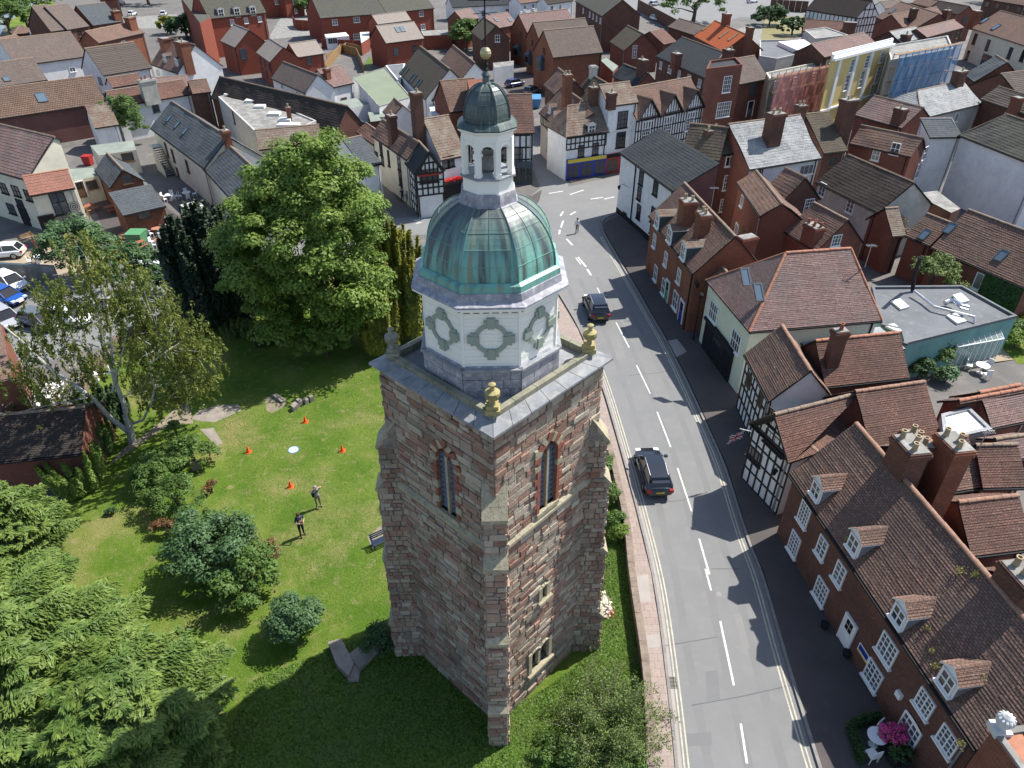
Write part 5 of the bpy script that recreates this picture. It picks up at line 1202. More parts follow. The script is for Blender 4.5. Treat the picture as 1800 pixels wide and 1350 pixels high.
H11 = house('red brick house with gablets and a long downpipe, shaded brown tile roof', 'd', (570,1000), (1000,1095), (1130,968), 6.2, 'brick_red', 'tile_brown', 40, near=False, win=[(1095,1068,1.1,1.5,2,2),(1045,1192,1.1,1.8,3,2),(890,1038,1.0,1.3,2,2),(755,1080,.9,1.3,2,2)])
CH12=1
H12 = house('pinkish sunlit tile roof crossing behind the red brick gablets', 'd', (600,800), (935,895), (850,690), 6.8, 'brick_red', 'tile_pink', 35, near=False)
chim(H12,'d',(910,758),(905,850),1.3,1.0,1)
H13 = house('long white building with mossy dark roof at the right edge of the town', 'd', (1330,942), (1900,1165), (1335,684), 7.4, 'render_white', 'slate_moss', 38, hipA=.6, name='white_building', near=False, W=14, win=[(1250,1080,1.2,2.0,4,4)])
house_win(H13, 'd', 1250, 1080, 1.1, 1.9, 4, 4); house_win(H13, 'd', 1190, 1255, 1.0, 1.8, 3, 4)
H13b = house('white gable end joined to the long mossy roofed building', 'd', (1130,960), (1360,955), (1185,822), 7.2, 'render_white', 'slate', 25, near=False, W=3)
H14 = house('pale walled house with silvery hipped slate roof left of the long white building', 'd', (1072,828), (1500,722), (1290,576), 6.4, 'render_grey', 'slate_bright', 32, hipA=1, near=False)
H15 = house('dark ribbed slate roof at the right edge above the white building', 'd', (1480,690), (1900,830), (1452,552), 7, 'brick_dark', 'tile_ridged', 35, near=False); chim(H15,'d',(1722,680),(1705,790),1.2,.9,0,'brick_orange')
H16 = house('brick gabled house with grey slate roof at the right edge below the cream terrace', 'd', (1718,535), (1800,590), (1640,412), 7, 'brick_red', 'slate', 40, near=False)
H17 = house('grey ribbed roof strip with brick chimney in front of the netted scaffold', 'd', (1385,600), (1700,560), (1640,510), 6.5, 'brick_dark', 'tile_ridged', 30, near=False); chim(H14,'d',(1332,495),(1315,590),1.8,1.1,1)
# long brick range behind the flat roof
R1 = house('long brick range with brown tiled roof, skylights and ivy clad wall behind the flat roof', 'i', (1140,375), (1800,660), (1350,92), 4.4, 'brick_red', 'tile_brown', 42, name='brick_range', near=True, win=[(1240,478,.9,1.3,2,1),(1492,622,1.3,1.5,2,1)], sky=[(1270,245),(1630,437)])
R1b = house('lower end of the brick range with a single skylight', 'i', (958,292), (1130,365), (1040,110), 4.1, 'brick_red', 'tile_brown', 40, near=True, sky=[(1093,290)])
R2 = house('small tiled lean roof with pale lichen beside the brown bush', 'i', (870,300), (965,292), (1003,88), 4.0, 'brick_red', 'tile_lichen', 42, near=True)
R3 = house('small brick cottage with clustered chimney pots behind the hipped shop roof', 'i', (115,265), (340,400), (340,70), 4.3, 'brick_red', 'tile_brown', 44, near=True, win=[(475,328,1.0,1.1,3,3)])
chim(R3,'i',(285,225),(300,320),1.6,1.0,4,'brick_red','pot_red',zb=0)
R4 = house('brown tiled link roof between the hipped shop roof and the brick range', 'i', (930,680), (1000,560), (700,345), 3.6, 'brick_red', 'tile_brown', 30, near=True, mono=True, W=3) if False else None
FR = flat('flat grey felt roof with panels and ducts behind teal boundary wall', 'i', [(720,660),(1350,655),(1735,868),(950,1062),(925,960),(790,930)], 3.4, 'teal_paint', 'felt_grey', par=.22, parm='felt_grey')
flat('narrow lead flat roof between brick range and white building', 'i', [(1020,0),(1180,-20),(1345,105),(1280,135)], 4.4, 'brick_dark', 'felt_light')
# roofs at right, behind the long brick house
Q1 = house('red brown tiled house behind the timbered gable, orange ridge tiles', 'o', (720,480), (1215,400), (480,88), 4.6, 'brick_red', 'tile_red', 42, near=True, ridge='clay_ridge')
Q2 = house('tiled wing with two massive chimney stacks behind the long brick house', 'o', (1010,820), (1500,738), (1188,408), 4.4, 'brick_dark', 'tile_brown', 42, near=True, ridge='clay_ridge')
for (x, y, w_, mt) in ((1003, 440, 1.5, 'brick_dark'), (1310, 425, 1.5, 'brick_orange')): chimney(Q2.root, P(Z('o', x, y), 9.4), 4, w_, 1.0, math.atan2(H1.u.y, H1.u.x), 3, mt)
Q3 = house('pinkish tiled house at right edge with orange ridge and sunken lead terrace', 'o', (1560,328), (1850,268), (1440,82), 4.6, 'brick_red', 'tile_pink', 42, near=True, ridge='clay_orange')
Q3b = flat('sunken white lead terrace between tiled roofs', 'o', [(1205,240),(1400,190),(1560,345),(1225,420)], 5.2, 'render_grey', 'sheet_white', par=.15, parm='lead')
Q3c = house('long shallow tiled strip with terracotta ridge along the garden', 'o', (1190,140), (1850,20), (1190,95), 5.0, 'brick_red', 'tile_red', 38, near=True, ridge='clay_orange', W=1.4)
Q4 = house('orange red tiled roof with curved ridge at the right edge', 'o', (1500,745), (1800,738), (1590,440), 4.6, 'brick_red', 'tile_red', 42, near=True, ridge='clay_ridge_old')
Q4b = house('small red roof at far right edge behind lead gutter', 'o', (1640,560), (1900,520), (1560,405), 5.2, 'brick_red', 'tile_pink', 38, near=True)
Q5 = house('broad reddish tiled roof with terracotta ridge meeting the long brick house', 'o', (1420,1222), (1850,1168), (1115,865), 4.2, 'brick_red', 'tile_red', 42, near=True, ridge='clay_ridge')
Q6 = house('lower tiled roof with terracotta ridge behind the long brick house, bottom right', 'p', (1640,160), (1950,120), ('o',1530,1340), 4.0, 'brick_red', 'tile_red', 42, near=True, ridge='clay_ridge')
# ================================================================ shops and houses across the junction
C1 = house('black and white corner shop with blue and yellow shopfront, front range', 'c', (377,957), (680,917), (592,713), 5.6, 'render_white', 'tile_lichen', 46, hipA=.55, name='corner_shop', cat='shop', near=False, win=[(482,1055,.9,1.5,2,2,'black_paint'),(582,1038,.9,1.5,2,2,'black_paint')])
beam_wall(C1, 0, panels(C1.L - .5, 3.9, 5.3, 9, 2), .14); dormer(C1, 'c', 557, 900, .9, .9, 30, cheek='black_timber')
C1b = house('long side range of the corner shop with small white dormers along the lane', 'c', (190,785), (352,925), (332,588), 5.6, 'render_cream', 'tile_brown', 46, near=False, name='corner_shop', cat='shop', hipB=.7, W=4.2)
for q in ((262,765),(300,815),(345,872)): dormer(C1b, 'c', q[0], q[1], .8, .8, 25)
beam_wall(C1b, 0, panels(C1b.L - .4, 4.2, 5.3, 14, 1), .12)
for (x, y, k_) in ((258,880,'w'),(310,1080,'d'),(255,1020,'d')): house_win(C1b, 'c', x, y, .8, 1.9 if k_ == 'd' else 1.2, 1 if k_=='d' else 2, 2, 'black_paint', 'door' if k_ == 'd' else 'window')
chim(C1,'c',(385,520),(385,605),1.0,.9,2,'brick_orange'); chim(C1,'c',(566,608),(564,712),1.0,.9,1)
o_, e_, n_, u0_, u1_, zm_ = C1.walls[0]
def shopfront(Hs, wi, u0, u1, z, frame, fascia, nwin, dx=.0):
    o, e, n, a, b, zm = Hs.walls[wi]; m = MB(); um = (u0+u1)/2
    m.box(o + e*um + n*.10 + ZU*(z/2), e*((u1-u0)/2), n*.10, ZU*(z/2)); m.box(o + e*um + n*.22 + ZU*(z - .25), e*((u1-u0)/2 - .1), n*.04, ZU*.22, 1)
    for i in range(nwin):
        c = u0 + (u1-u0)*(i+.5)/nwin; w = (u1-u0)/nwin*.36; m.box(o + e*c + n*.21 + ZU*(z*.42), e*w, n*.012, ZU*(z*.30), 2)
        m.box(o + e*c + n*.225 + ZU*(z*.42), e*.03, n*.012, ZU*(z*.30), 0); m.box(o + e*c + n*.225 + ZU*(z*.55), e*w, n*.012, ZU*.03, 0)
    return m.build('shopfront', [frame, fascia, 'dark_glass'], Hs.root)
shopfront(C1, 0, .1, C1.L - .3, 2.7, 'blue_paint', 'yellow_paint', 3)
C2 = house('narrow tall white fronted house with two dark sashes and pale lichen roof', 'c', (672,742), (884,714), (820,567), 8.6, 'render_white', 'tile_lichen', 40, near=False, ov=.05, win=[(771,835,1.5,2.1,3,4,'black_paint'),(758,976,1.4,2.0,3,4,'black_paint')])
shopfront(C2, 0, .1, C2.L - .3, 2.6, 'red_paint', 'black_paint', 2); chim(C2,'c',(683,648),(690,725),1.0,.9,1)
C3 = house('black and white building with three street gables and close studded timbers', 'c', (872,842), (1348,742), (880,602), 6.6, 'render_white', 'tile_brown', 44, name='timbered_building', near=False, maxhw=10)
lc = C3.L
for i in range(3): 
    cross_gable(C3, lc*i/3 + .05, lc*(i+1)/3 - .05, pitch=50, depth=4.5, mat='render_white', near=False)
    o_, e_, n_, *_ = C3.walls[0]; w3 = lc/3 - .1
    for j in range(1, 9):
        x = lc*i/3 + w3*j/9; hh = min(w3*j/9, w3 - w3*j/9)*math.tan(R(50)); bar('timber_beam', o_ + e_*x + ZU*6.5 + n_*.05, o_ + e_*x + ZU*(6.4 + hh) + n_*.05, .14, .06, 'black_timber', C3.root, up=n_)
    for s_ in (0, 1): bar('barge_board', o_ + e_*(lc*i/3 + w3*s_) + ZU*6.4 + n_*.22, o_ + e_*(lc*i/3 + w3/2) + ZU*(6.4 + w3/2*math.tan(R(50))) + n_*.22, .28, .06, 'black_timber', C3.root, up=n_)
beam_wall(C3, 0, [(lc*i/26, .2, lc*i/26, 6.5) for i in range(26)] + [(0, z_, lc - .3, z_) for z_ in (2.7, 3.7, 5.1, 6.45)], .15)
for (x, y) in ((950,815),(1105,782),(1257,752)): house_win(C3, 'c', x, y, 1.5, 1.0, 3, 1)
for (x, y) in ((930,942),(1080,905),(1235,866)): house_win(C3, 'c', x, y, 1.5, 1.7, 4, 4)
C4 = house('large dark slate hipped roof over a brick house with olive gable wall', 'c', (1005,390), (1352,545), (1205,262), 7.0, 'brick_dark', 'slate_dark', 32, hipB=.8, near=False, maxhw=12); chim(C4,'c',(1155,372),(1140,470),1.6,1.2,1,'brick_red'); chim(C4,'c',(1512,345),(1500,440),1.6,1.2,2)
C4b = flat('tall red brick front with parapet, white sash and bay window', 'c', [(1355,497),(1607,466),(1560,415),(1380,440)], 9.4, 'brick_red', 'slate_dark', par=.35, parm='brick_red')
house_win(C4b, 'c', 1500, 588, 1.5, 2.3, 4, 4); house_win(C4b, 'c', 1475, 765, 2.6, 2.2, 6, 4); 
C5 = house('brick house with brown roof and blue framed door, right of the brick parapet house', 'c', (1590,588), (1790,548), (1735,378), 6.6, 'brick_red', 'tile_greybrown', 40, near=False, win=[(1680,622,1.2,1.9,3,4,'slate_paint'),(1660,760,1.3,2.3,2,3,'slate_paint','door')])
C6 = house('big brick house with gable end and pale brown roof, nearest of the three gables', 'c', (287,402), (637,365), (228,210), 6.4, 'brick_orange', 'tile_greybrown', 46, near=False, name='gabled_house')
C6b = house('brick house with gable end and brown roof, middle of the three gables', 'c', (195,290), (560,255), (140,155), 6.4, 'brick_orange', 'tile_greybrown', 46, near=False, name='gabled_house'); C6c = house('brick house with gable end and pink brown roof, furthest of the three gables', 'c', (110,235), (450,190), (60,98), 6.4, 'brick_orange', 'tile_pink', 46, near=False, name='gabled_house')
for Hh, q, q2 in ((C6, (210,450), (225,355)), (C6b, (125,412), (143,300)), (C6c, (45,362), (62,240))):
    b_ = wall_hit(Hh, Z('c', *q)); _, p_, e_, n_ = b_; m = MB(); m.box(p_ + n_*.4, e_*.8, n_*.4, ZU*.9, 0); m.box(p_ + n_*.82, e_*.6, n_*.02, ZU*.5, 2)
    for s_ in (-1, 1): m.face([p_ + ZU*.9 + e_*s_*.95, p_ + ZU*.9 + n_*.95 + e_*s_*.95, p_ + ZU*1.7]); 
    m.face([p_ + ZU*.9 + n_*.95 - e_*.95, p_ + ZU*.9 + n_*.95 + e_*.95, p_ + ZU*1.7]); m.build('oriel', ['slate_paint', 'slate', 'dark_glass'], Hh.root); house_win(Hh, 'c', q2[0], q2[1], .7, 1.1, 2, 2, 'brown_timber')
C7 = house('tall brick house with dark slate roof at the top edge with white wall at left', 'c', (440,5), (628,112), (760,-10), 7.5, 'brick_dark', 'slate_moss', 35, near=False, maxhw=12)
C8 = house('brick barn with white planked door and brown tiled roof', 'c', (682,290), (782,354), (800,172), 4.2, 'brick_red', 'tile_mossy', 40, near=False, win=[(855,362,.9,2.4,2,4,'white_paint','window',False)])
C8b = house('low brown roof joined to the right of the brick barn', 'c', (1060,310), (1152,290), (1030,205), 3.6, 'brick_dark', 'tile_red', 28, near=False)
C9 = house('house newly roofed in bright orange tiles near the far car park', 'c', (1270,252), (1475,360), (1380,126), 6.2, 'brick_orange', 'tile_orange', 36, near=False, ridge='clay_orange', sky=[])
chim(C9,'c',(1497,95),(1490,165),1.8,1.2,1,'brick_orange'); chim(C9,'c',(1690,190),(1655,245),1.4,1.0,1,'brick_orange')
for q in ((1360,190),(1480,240),(1545,258)):
    b_ = roof_hit(C9, Z('c', *q)); m = MB(); m.box(b_[1] + b_[4]*.05, b_[2]*.45, b_[3]*1.0, b_[4]*.04); m.build('bare_patch', 'oak', C9.root)
C9b = house('dull brown roof left of the orange roof', 'c', (1085,185), (1272,245), (1150,122), 4.4, 'brick_dark', 'tile_greybrown', 30, near=False)
C10 = house('dark slate gabled house behind the three timbered gables', 'c', (700,532), (868,602), (772,440), 6.2, 'brick_red', 'slate_dark', 42, near=False); chim(C10,'c',(905,415),(905,520),1.6,1.1,1)
C11 = house('brown tiled gabled house behind the corner shop, with white vent', 'c', (430,650), (560,735), (545,512), 6.0, 'brick_dark', 'tile_mossy', 44, near=False); chim(C11,'c',(563,460),(565,530),1.0,.9,0,'render_grey')
C11b = house('narrow tiled gable left behind the corner shop', 'c', (220,590), (330,690), (335,482), 6.0, 'brick_dark', 'tile_brown', 46, near=False); flat('small white flat roof by the brick gabled house', 'c', [(618,420),(660,405),(742,460),(705,500)], 3.2, 'brick_red', 'felt_sage')
# ================================================================ yellow building and the scaffolded ones
plain('net_base', (.3, .3, .3))
Y1 = flat('yellow classical building with white pilasters, sash windows and cornice', 'd', [(450,405),(870,300),(862,287),(442,392)], 10.5, 'render_yellow', 'felt_light', par=.5, parm='white_paint', name='yellow_building')
fw = [w for w in Y1.walls if w[2].dot(C0 - w[0]) > 0 and w[4] > 5][0]; o_, e_, n_, u0_, u1_, zm_ = fw
flen = u1_
for f in (.13, .40, .66, .97): inst('pilaster', cube_mesh('white_paint'), frame4(o_ + e_*(flen*f) + ZU*6.3 + n_*.10, e_, ZU, n_, .75, 7.4, .22), Y1.root)
inst('cornice', cube_mesh('white_paint'), frame4(o_ + e_*(flen/2) + ZU*10.3 + n_*.25, e_, ZU, n_, flen + .2, .35, .55), Y1.root); inst('string_course', cube_mesh('white_paint'), frame4(o_ + e_*(flen/2) + ZU*3.0 + n_*.12, e_, ZU, n_, flen, .25, .25), Y1.root)
for (x, y, h_) in ((585,458,1.9),(690,430,1.9),(795,392,1.9),(547,578,2.3),(650,553,2.5),(765,520,2.5),(720,640,2.2)): house_win(Y1, 'd', x, y, 1.2, h_, 3, 4)
Y2 = house('pinkish tiled roof behind the yellow building', 'd', (395,400), (760,310), (330,300), 9.0, 'brick_dark', 'tile_pink', 30, near=False)
S1 = flat('brick shop building wrapped in pink netted scaffolding', 'd', [(10,560),(440,470),(415,430),(-15,520)], 7.6, 'brick_pale', 'felt_light', par=.3, parm='render_cream', name='scaffolded_building'); S2_ = flat('pale building behind blue netted scaffolding', 'd', [(855,430),(1290,350),(1250,260),(830,330)], 9.0, 'render_grey', 'felt_light', par=.3, name='scaffolded_building')
glassy('net_pink', (.80, .30, .28), .46); glassy('net_blue', (.06, .27, .55), .55); glassy('net_faint', (.7, .35, .3), .25)
def scaffold(Hs, label, net, nb, ht, offs=1.2):
    w = max([w for w in Hs.walls if w[2].dot(C0 - w[0]) > 0], key=lambda w: w[4]); o, e, n, u0, L, zm = w; root = thing('scaffolding', o + e*(L/2) + n*offs/2, label, 'scaffolding')
    for i in range(nb + 1):
        for d in (.25, offs): 
            p = o + e*(L*i/nb) + n*d; bar('scaffold_pole', p, p + ZU*ht, .09, .09, 'grey_steel', root, up=n)
    lv = int(ht/2)
    for k in range(1, lv + 1):
        for d in (.25, offs): bar('scaffold_pole', o + n*d + ZU*(k*2), o + e*L + n*d + ZU*(k*2), .08, .08, 'grey_steel', root, up=n)
        for j in range(3): inst('plank', cube_mesh('oak'), frame4(o + e*(L/2) + n*(.40 + .26*j) + ZU*(k*2 + .08), e, n, ZU, L, .24, .05), root)
    ns = max(3, nb//2)
    for i in range(ns):
        m = MB(); N = 5; x0, x1 = L*i/ns + .03, L*(i+1)/ns - .03
        for a in range(N):
            for b in range(N):
                def g(aa, bb): return o + e*(x0 + (x1-x0)*aa/N) + n*(offs + .08 + .10*math.sin(aa*2.1 + i)*math.sin(bb*1.7 + i*2)) + ZU*(1.8 + (ht - 1.8)*bb/N)
                m.face([g(a, b), g(a+1, b), g(a+1, b+1), g(a, b+1)])
        m.build('net', net, root)
    return root
scaffold(S1, 'pink netted scaffolding in front of the brick shops', 'net_pink', 9, 8.6); scaffold(S2_, 'blue netted scaffolding right of the yellow building', 'net_blue', 10, 10.2)
for (x, y) in ((55,605),(185,580),(310,550),(60,700),(165,690),(275,670)): house_win(S1, 'd', x, y, 1.2, 1.7, 3, 4)
S3 = house('pale pink and grey roof above the blue netted scaffolding', 'd', (1110,260), (1370,190), (1240,150), 9.4, 'brick_dark', 'tile_pink', 26, near=False); S3b = house('bright slate roof patch left of the blue netting', 'd', (930,300), (1110,260), (1040,180), 9.0, 'brick_dark', 'slate_bright', 30, near=False); chim(S3b,'d',(945,240),(955,290),1.6,1.2,2)
D6 = house('cream terrace with brown roof, two skylights and dark sashes at top right', 'd', (1420,196), (1860,340), (1440,22), 6.2, 'render_cream', 'tile_brown', 36, near=False, maxhw=14, win=[(1445,272,1.2,2.0,2,3,'black_paint'),(1535,315,1.2,2.0,2,3,'black_paint'),(1690,370,1.2,2.0,2,3,'black_paint'),(1780,390,1.2,2.0,2,3,'black_paint'),(1395,385,1.0,1.8,2,3,'black_paint'),(1520,430,3.4,2.6,1,1,'black_paint')], sky=[(1510,145,1.2,1.6),(1592,190,1.2,1.6)])
chim(D6,'d',(1440,75),(1435,160),2.0,1.3,0,'brick_orange')
D10 = house('timber framed hall with plain dark roof near the meadow, top edge', 'd', (262,66), (620,124), (290,-60), 5.5, 'render_white', 'tile_dark', 42, near=False, maxhw=14); beam_wall(D10, 0, panels(D10.L - .4, .2, 5.3, 12, 3), .2)
o_, e_, n_, u0_, u1_, zm_ = D10.walls[3]; beam_wall(D10, 3, panels(u1_ - .4, .2, 5.3, 7, 3) + [(u1_*.2, 7, u1_*.8, 7), (u1_/2, 5, u1_/2, 11), (u1_*.3, 5, u1_*.3, 8), (u1_*.7, 5, u1_*.7, 8)], .22)
D11 = house('brown roofed brick house with chimneys beside the timber framed hall', 'd', (750,118), (1000,215), (1030,42), 6.2, 'brick_red', 'tile_brown', 34, near=False, maxhw=12, sky=[(870,78,1.0,1.4)]); chim(D11,'d',(1015,60),(1000,140),1.6,1.1,2)
D11b = house('purple brown roof right of the brick house with chimneys, top right', 'd', (940,190), (1250,130), (1100,60), 6.6, 'brick_red', 'tile_brown', 34, near=False); chim(D11b,'d',(1300,70),(1240,120),1.8,1.2,2)
D12 = house('brown strip roof and chimney behind the blue grey flat roofs', 'd', (240,215), (560,235), (310,135), 5.5, 'render_grey', 'tile_red', 32, near=False); chim(D12,'d',(580,155),(560,220),2.6,1.2,0)
flat('blue grey flat roof behind the pink scaffolding', 'd', [(-60,290),(220,285),(330,360),(60,420),(-60,400)], 6.2, 'render_grey', 'felt_grey', par=.3); flat('white flat roof with pale sheeting', 'd', [(70,290),(250,275),(340,330),(250,370)], 6.9, 'render_white', 'sheet_white')
flat('pale flat roof behind the yellow building', 'd', [(255,215),(400,195),(560,250),(330,275)], 6.5, 'render_grey', 'felt_light', par=.2)
# ================================================================ the inn and shops left of the lane
B9 = house('cream inn side wing with tall brick chimneys facing the big tree', 'q', (558,345), (930,605), (700,190), 5.8, 'render_cream', 'tile_brown', 46, name='inn', cat='inn', near=False)
for (x, y, w_, h_) in ((660,480,.9,1.9),(742,590,.6,1.9),(850,625,.9,2.0),(678,610,.8,1.2),(618,570,.8,1.2),(865,790,.9,2.0)): house_win(B9, 'q', x, y, w_, h_, 2, 3, 'black_paint')
chim(B9,'q',(785,135),(790,400),1.1,.9,1)
B9b = house('timbered gabled wing of the inn with dark roof and upper bay window', 'q', (912,630), (1010,755), (1165,525), 5.2, 'render_white', 'slate_dark', 52, name='inn', cat='inn', near=False)
o_, e_, n_, u0_, u1_, zm_ = B9b.walls[3]
beam_wall(B9b, 3, panels(u1_, 2.6, 5.0, 5, 3) + [(u1_*f, 5.0, u1_*f, 5.0 + min(f, 1-f)*u1_*1.2) for f in (.2,.35,.5,.65,.8)] + [(.1, .1, .1, 2.6), (u1_-.1, .1, u1_-.1, 2.6), (u1_*.25, 6.2, u1_*.75, 6.2), (u1_*.36, 7.0, u1_*.64, 7.0)], .17); beam_wall(B9b, 0, panels(B9b.L - .4, .2, 5.0, 4, 5), .14)
for s_ in (0, 1): bar('barge_board', o_ + e_*(u1_*s_) + ZU*5.1 + n_*.25, o_ + e_*(u1_/2) + ZU*(B9b.zr - .05) + n_*.25, .3, .06, 'black_timber', B9b.root, up=n_)
house_win(B9b, 'q', 1165, 775, 2.2, 1.5, 3, 1, 'black_timber'); bar('fascia_board', o_ + e_*.2 + ZU*4.9 + n_*.12, o_ + e_*(u1_-.2) + ZU*4.9 + n_*.12, .2, .06, 'red_paint', B9b.root, up=n_)
B10 = house('main roof of the inn, lichened pink and grey tiles above flower boxes', 'q', (1290,610), (1560,555), (1010,190), 5.6, 'render_white', 'tile_lichen', 44, name='inn', cat='inn', near=False, maxhw=11)
chim(B10,'b',(1112,645),(1130,840),1.1,1.1,1)
for (x, y) in ((1395,620),(1340,635)): house_win(B10, 'q', x, y, .9, 1.3, 3, 2, 'black_paint')
gf = MB(); o_, e_, n_, u0_, u1_, zm_ = B10.walls[0]; gf.box(o_ + e_*(u1_/2) + n_*.25 + ZU*1.4, e_*(u1_/2), n_*.25, ZU*1.4); gf.build('shopfront', 'black_paint', B10.root)
fx_ = thing('flower_box', o_ + e_*2 + n_*.6 + ZU*3, 'long box of bright red flowers on the inn front', 'flower box'); 
m = MB(); m.box(o_ + e_*2.2 + n_*.7 + ZU*3.0, e_*2.2, n_*.2, ZU*.15); m.build('box', 'black_timber', fx_)
Cc = np.array([tuple(o_ + e_*float(rng.uniform(0, 4.4)) + n_*float(rng.uniform(.5, 1.0)) + ZU*float(rng.uniform(3.15, 3.55))) for _ in range(900)]); leaf_mesh('flowers', Cc, unit(900)+np.array([0,0,1]), .14, 'petal_red', 1.1, parent=fx_)
B11 = house('long pinkish tiled range with white timbered gable behind the lantern', 'f', (930,372), (1163,752), (1000,520), 5.8, 'render_white', 'tile_salmon', 42, name='inn', cat='inn', near=False, W=7) if False else None
B11 = house('white timbered shop range with pink verge, behind the lantern by the lane', 'f', (700,700), (1150,690), (870,420), 6.4, 'render_white', 'tile_red', 44, name='shop_range', cat='shop', near=False, maxhw=12)
beam_wall(B11, 0, panels(B11.L - .4, .2, 6.1, 10, 4), .18)
for (x, y) in ((1035,840),(830,840),(930,850)): house_win(B11, 'f', x, y, 1.2, 1.9, 2, 2, 'black_paint')
shopfront(B11, 0, 5.0, B11.L - .3, 2.9, 'slate_paint', 'slate_paint', 3)
B12 = house('brick backed tiled roof between inn chimneys and lantern', 'f', (560,545), (800,520), (660,310), 5.6, 'brick_red', 'tile_brown', 40, near=False)
flat('brick stack like wall block beside the small dome', 'f', [(680,320),(795,310),(800,400),(700,410)], 9, 'brick_orange', 'brick_orange')
flat('white corrugated lean-to roof beside the timbered gable', 'b', [(1200,705),(1440,676),(1330,800),(1225,805)], 4.0, 'render_white', 'sheet_white')
B6 = house('white walled hall with big brown roof and rows of skylights', 'b', (1000,507), (1182,692), (1150,322), 5.0, 'render_white', 'tile_mossy', 45, near=False, maxhw=11)
for i, q in enumerate(((1036,487),(1055,500),(1088,538),(1107,550),(1128,578),(1145,585))): skylight(B6, 'b', q[0], q[1], .5, 1.4)
B6b = house('smaller timbered gable in front of the brown roofed hall', 'b', (1130,612), (1235,702), (1242,514), 4.8, 'render_white', 'tile_brown', 42, near=False, sky=[(1180,625,.5,1.3),(1207,645,.5,1.3)])
o_, e_, n_, u0_, u1_, zm_ = B6b.walls[3]; beam_wall(B6b, 3, [(0,4.7,u1_,4.7),(u1_/2,4.7,u1_/2,4.7+u1_*.42),(u1_/2,4.7,u1_*.27,4.7+u1_*.24),(u1_/2,4.7,u1_*.73,4.7+u1_*.24)], .2)
B7 = house('second brown roofed gable with plain white end wall, behind the hall', 'b', (1290,417), (1432,552), (1375,312), 5.0, 'render_white', 'tile_brown', 45, near=False)
flat('broad green felt flat roof with white walls', 'b', [(672,542),(902,472),(1085,680),(860,748)], 4.0, 'render_white', 'felt_green', par=.12, parm='felt_light'); flat('grey flat roof strip beside the green roof', 'b', [(905,462),(1040,448),(1010,560),(985,560)], 4.2, 'render_white', 'felt_grey', par=.15)
B13 = house('little brown gabled roof in front of the green felt roof', 'b', (885,775), (940,830), (968,685), 3.8, 'render_white', 'tile_brown', 42, near=False); flat('small sage green flat roof by the white hatchback', 'b', [(780,782),(890,790),(915,835),(800,850)], 3.0, 'brick_dark', 'felt_sage')
B14 = house('low tiled outhouse beside the inn side wing, left', 'b', (700,920), (820,1010), (760,850), 4.0, 'render_cream', 'tile_red', 35, near=False)
B4 = house('white cottage with long plain brown roof', 'b', (105,547), (338,648), (202,432), 4.3, 'render_white', 'tile_greybrown', 42, near=False, win=[(185,600,1.0,1.0,2,1),(290,660,1.0,1.0,2,1)]); B4b = house('white cottage wing with sunlit pink tile roof and small chimney', 'b', (525,613), (684,577), (602,452), 4.3, 'render_white', 'tile_pink', 38, near=False); chim(B4b,'b',(487,478),(500,540),.9,.8,1,'brick_orange')
G4 = flat('white garage with grey felt roof and open front', 'b', [(480,727),(700,682),(795,725),(548,778)], 2.7, 'render_white', 'felt_sage', name='garage', cat='garage'); house_win(G4, 'b', 580, 805, 2.0, 1.9, 1, 1, 'brown_timber', sill=False)
B1 = house('modern red brick house with taupe roof and two gables, left one', 'b', (0,365), (95,434), (165,311), 4.6, 'brick_modern', 'tile_taupe', 38, near=False, ridge='tile_taupe'); B1b = house('modern red brick house wing with taupe roof facing the timber fence', 'b', (290,400), (478,372), (430,276), 4.6, 'brick_modern', 'tile_taupe', 38, near=False, ridge='tile_taupe', win=[(368,415,.9,1.6,1,2,'slate_paint')])
A24 = house('modern brick and grey house with taupe gable, beside the apartment block', 'a', (1537,285), (1640,332), (1610,158), 5.2, 'brick_modern', 'tile_taupe', 40, near=False, ridge='tile_taupe', win=[(1610,360,1.2,1.6,1,2,'slate_paint'),(1700,375,1.3,1.8,1,2,'slate_paint')])
B2 = house('modern red brick house with taupe roof and double skylight, centre', 'b', (908,302), (1174,268), (1135,147), 5.0, 'brick_modern', 'tile_taupe', 38, near=False, ridge='tile_taupe', sky=[(988,207,.9,1.3),(1023,203,.9,1.3)], win=[(978,358,1.1,1.4,2,3,'slate_paint'),(1108,340,1.1,1.4,2,3,'slate_paint')])
B2b = house('modern brick house behind it with solar panel on the taupe roof', 'b', (850,170), (1085,140), (790,108), 5.0, 'brick_modern', 'tile_taupe', 38, near=False, ridge='tile_taupe')
fl_ = flat('flat roofed carport link right of the modern brick house', 'b', [(1150,215),(1360,205),(1370,240),(1170,250)], 3.0, 'brick_modern', 'felt_light')
B3 = house('red brick terrace with dark roof and white casements, top centre', 'b', (450,127), (910,92), (430,-40), 5.4, 'brick_modern', 'slate_moss', 35, near=False, maxhw=14, win=[(550,155,1.3,1.2,2,2),(702,137,1.6,1.2,3,2),(850,110,1.5,1.0,3,1),(700,257,1.4,1.3,3,2)]); B3b = house('right hand half of the red brick terrace at the top edge', 'b', (914,92), (1245,56), (900,-60), 5.4, 'brick_modern', 'slate_moss', 35, near=False, maxhw=14, win=[(1010,100,1.6,1.0,3,1),(1152,95,1.3,1.2,2,2),(1165,187,1.3,1.2,2,2)])
pq = flat('small glazed white porch of the red brick terrace', 'b', [(478,240),(625,225),(650,250),(490,262)], 2.6, 'white_paint', 'sheet_white', name='porch'); house_win(pq, 'b', 535, 285, 2.2, 1.3, 4, 1, sill=False); flat('small white flat porch roof by the modern house', 'b', [(725,225),(790,222),(790,265),(735,300)], 2.6, 'brick_modern', 'sheet_white')
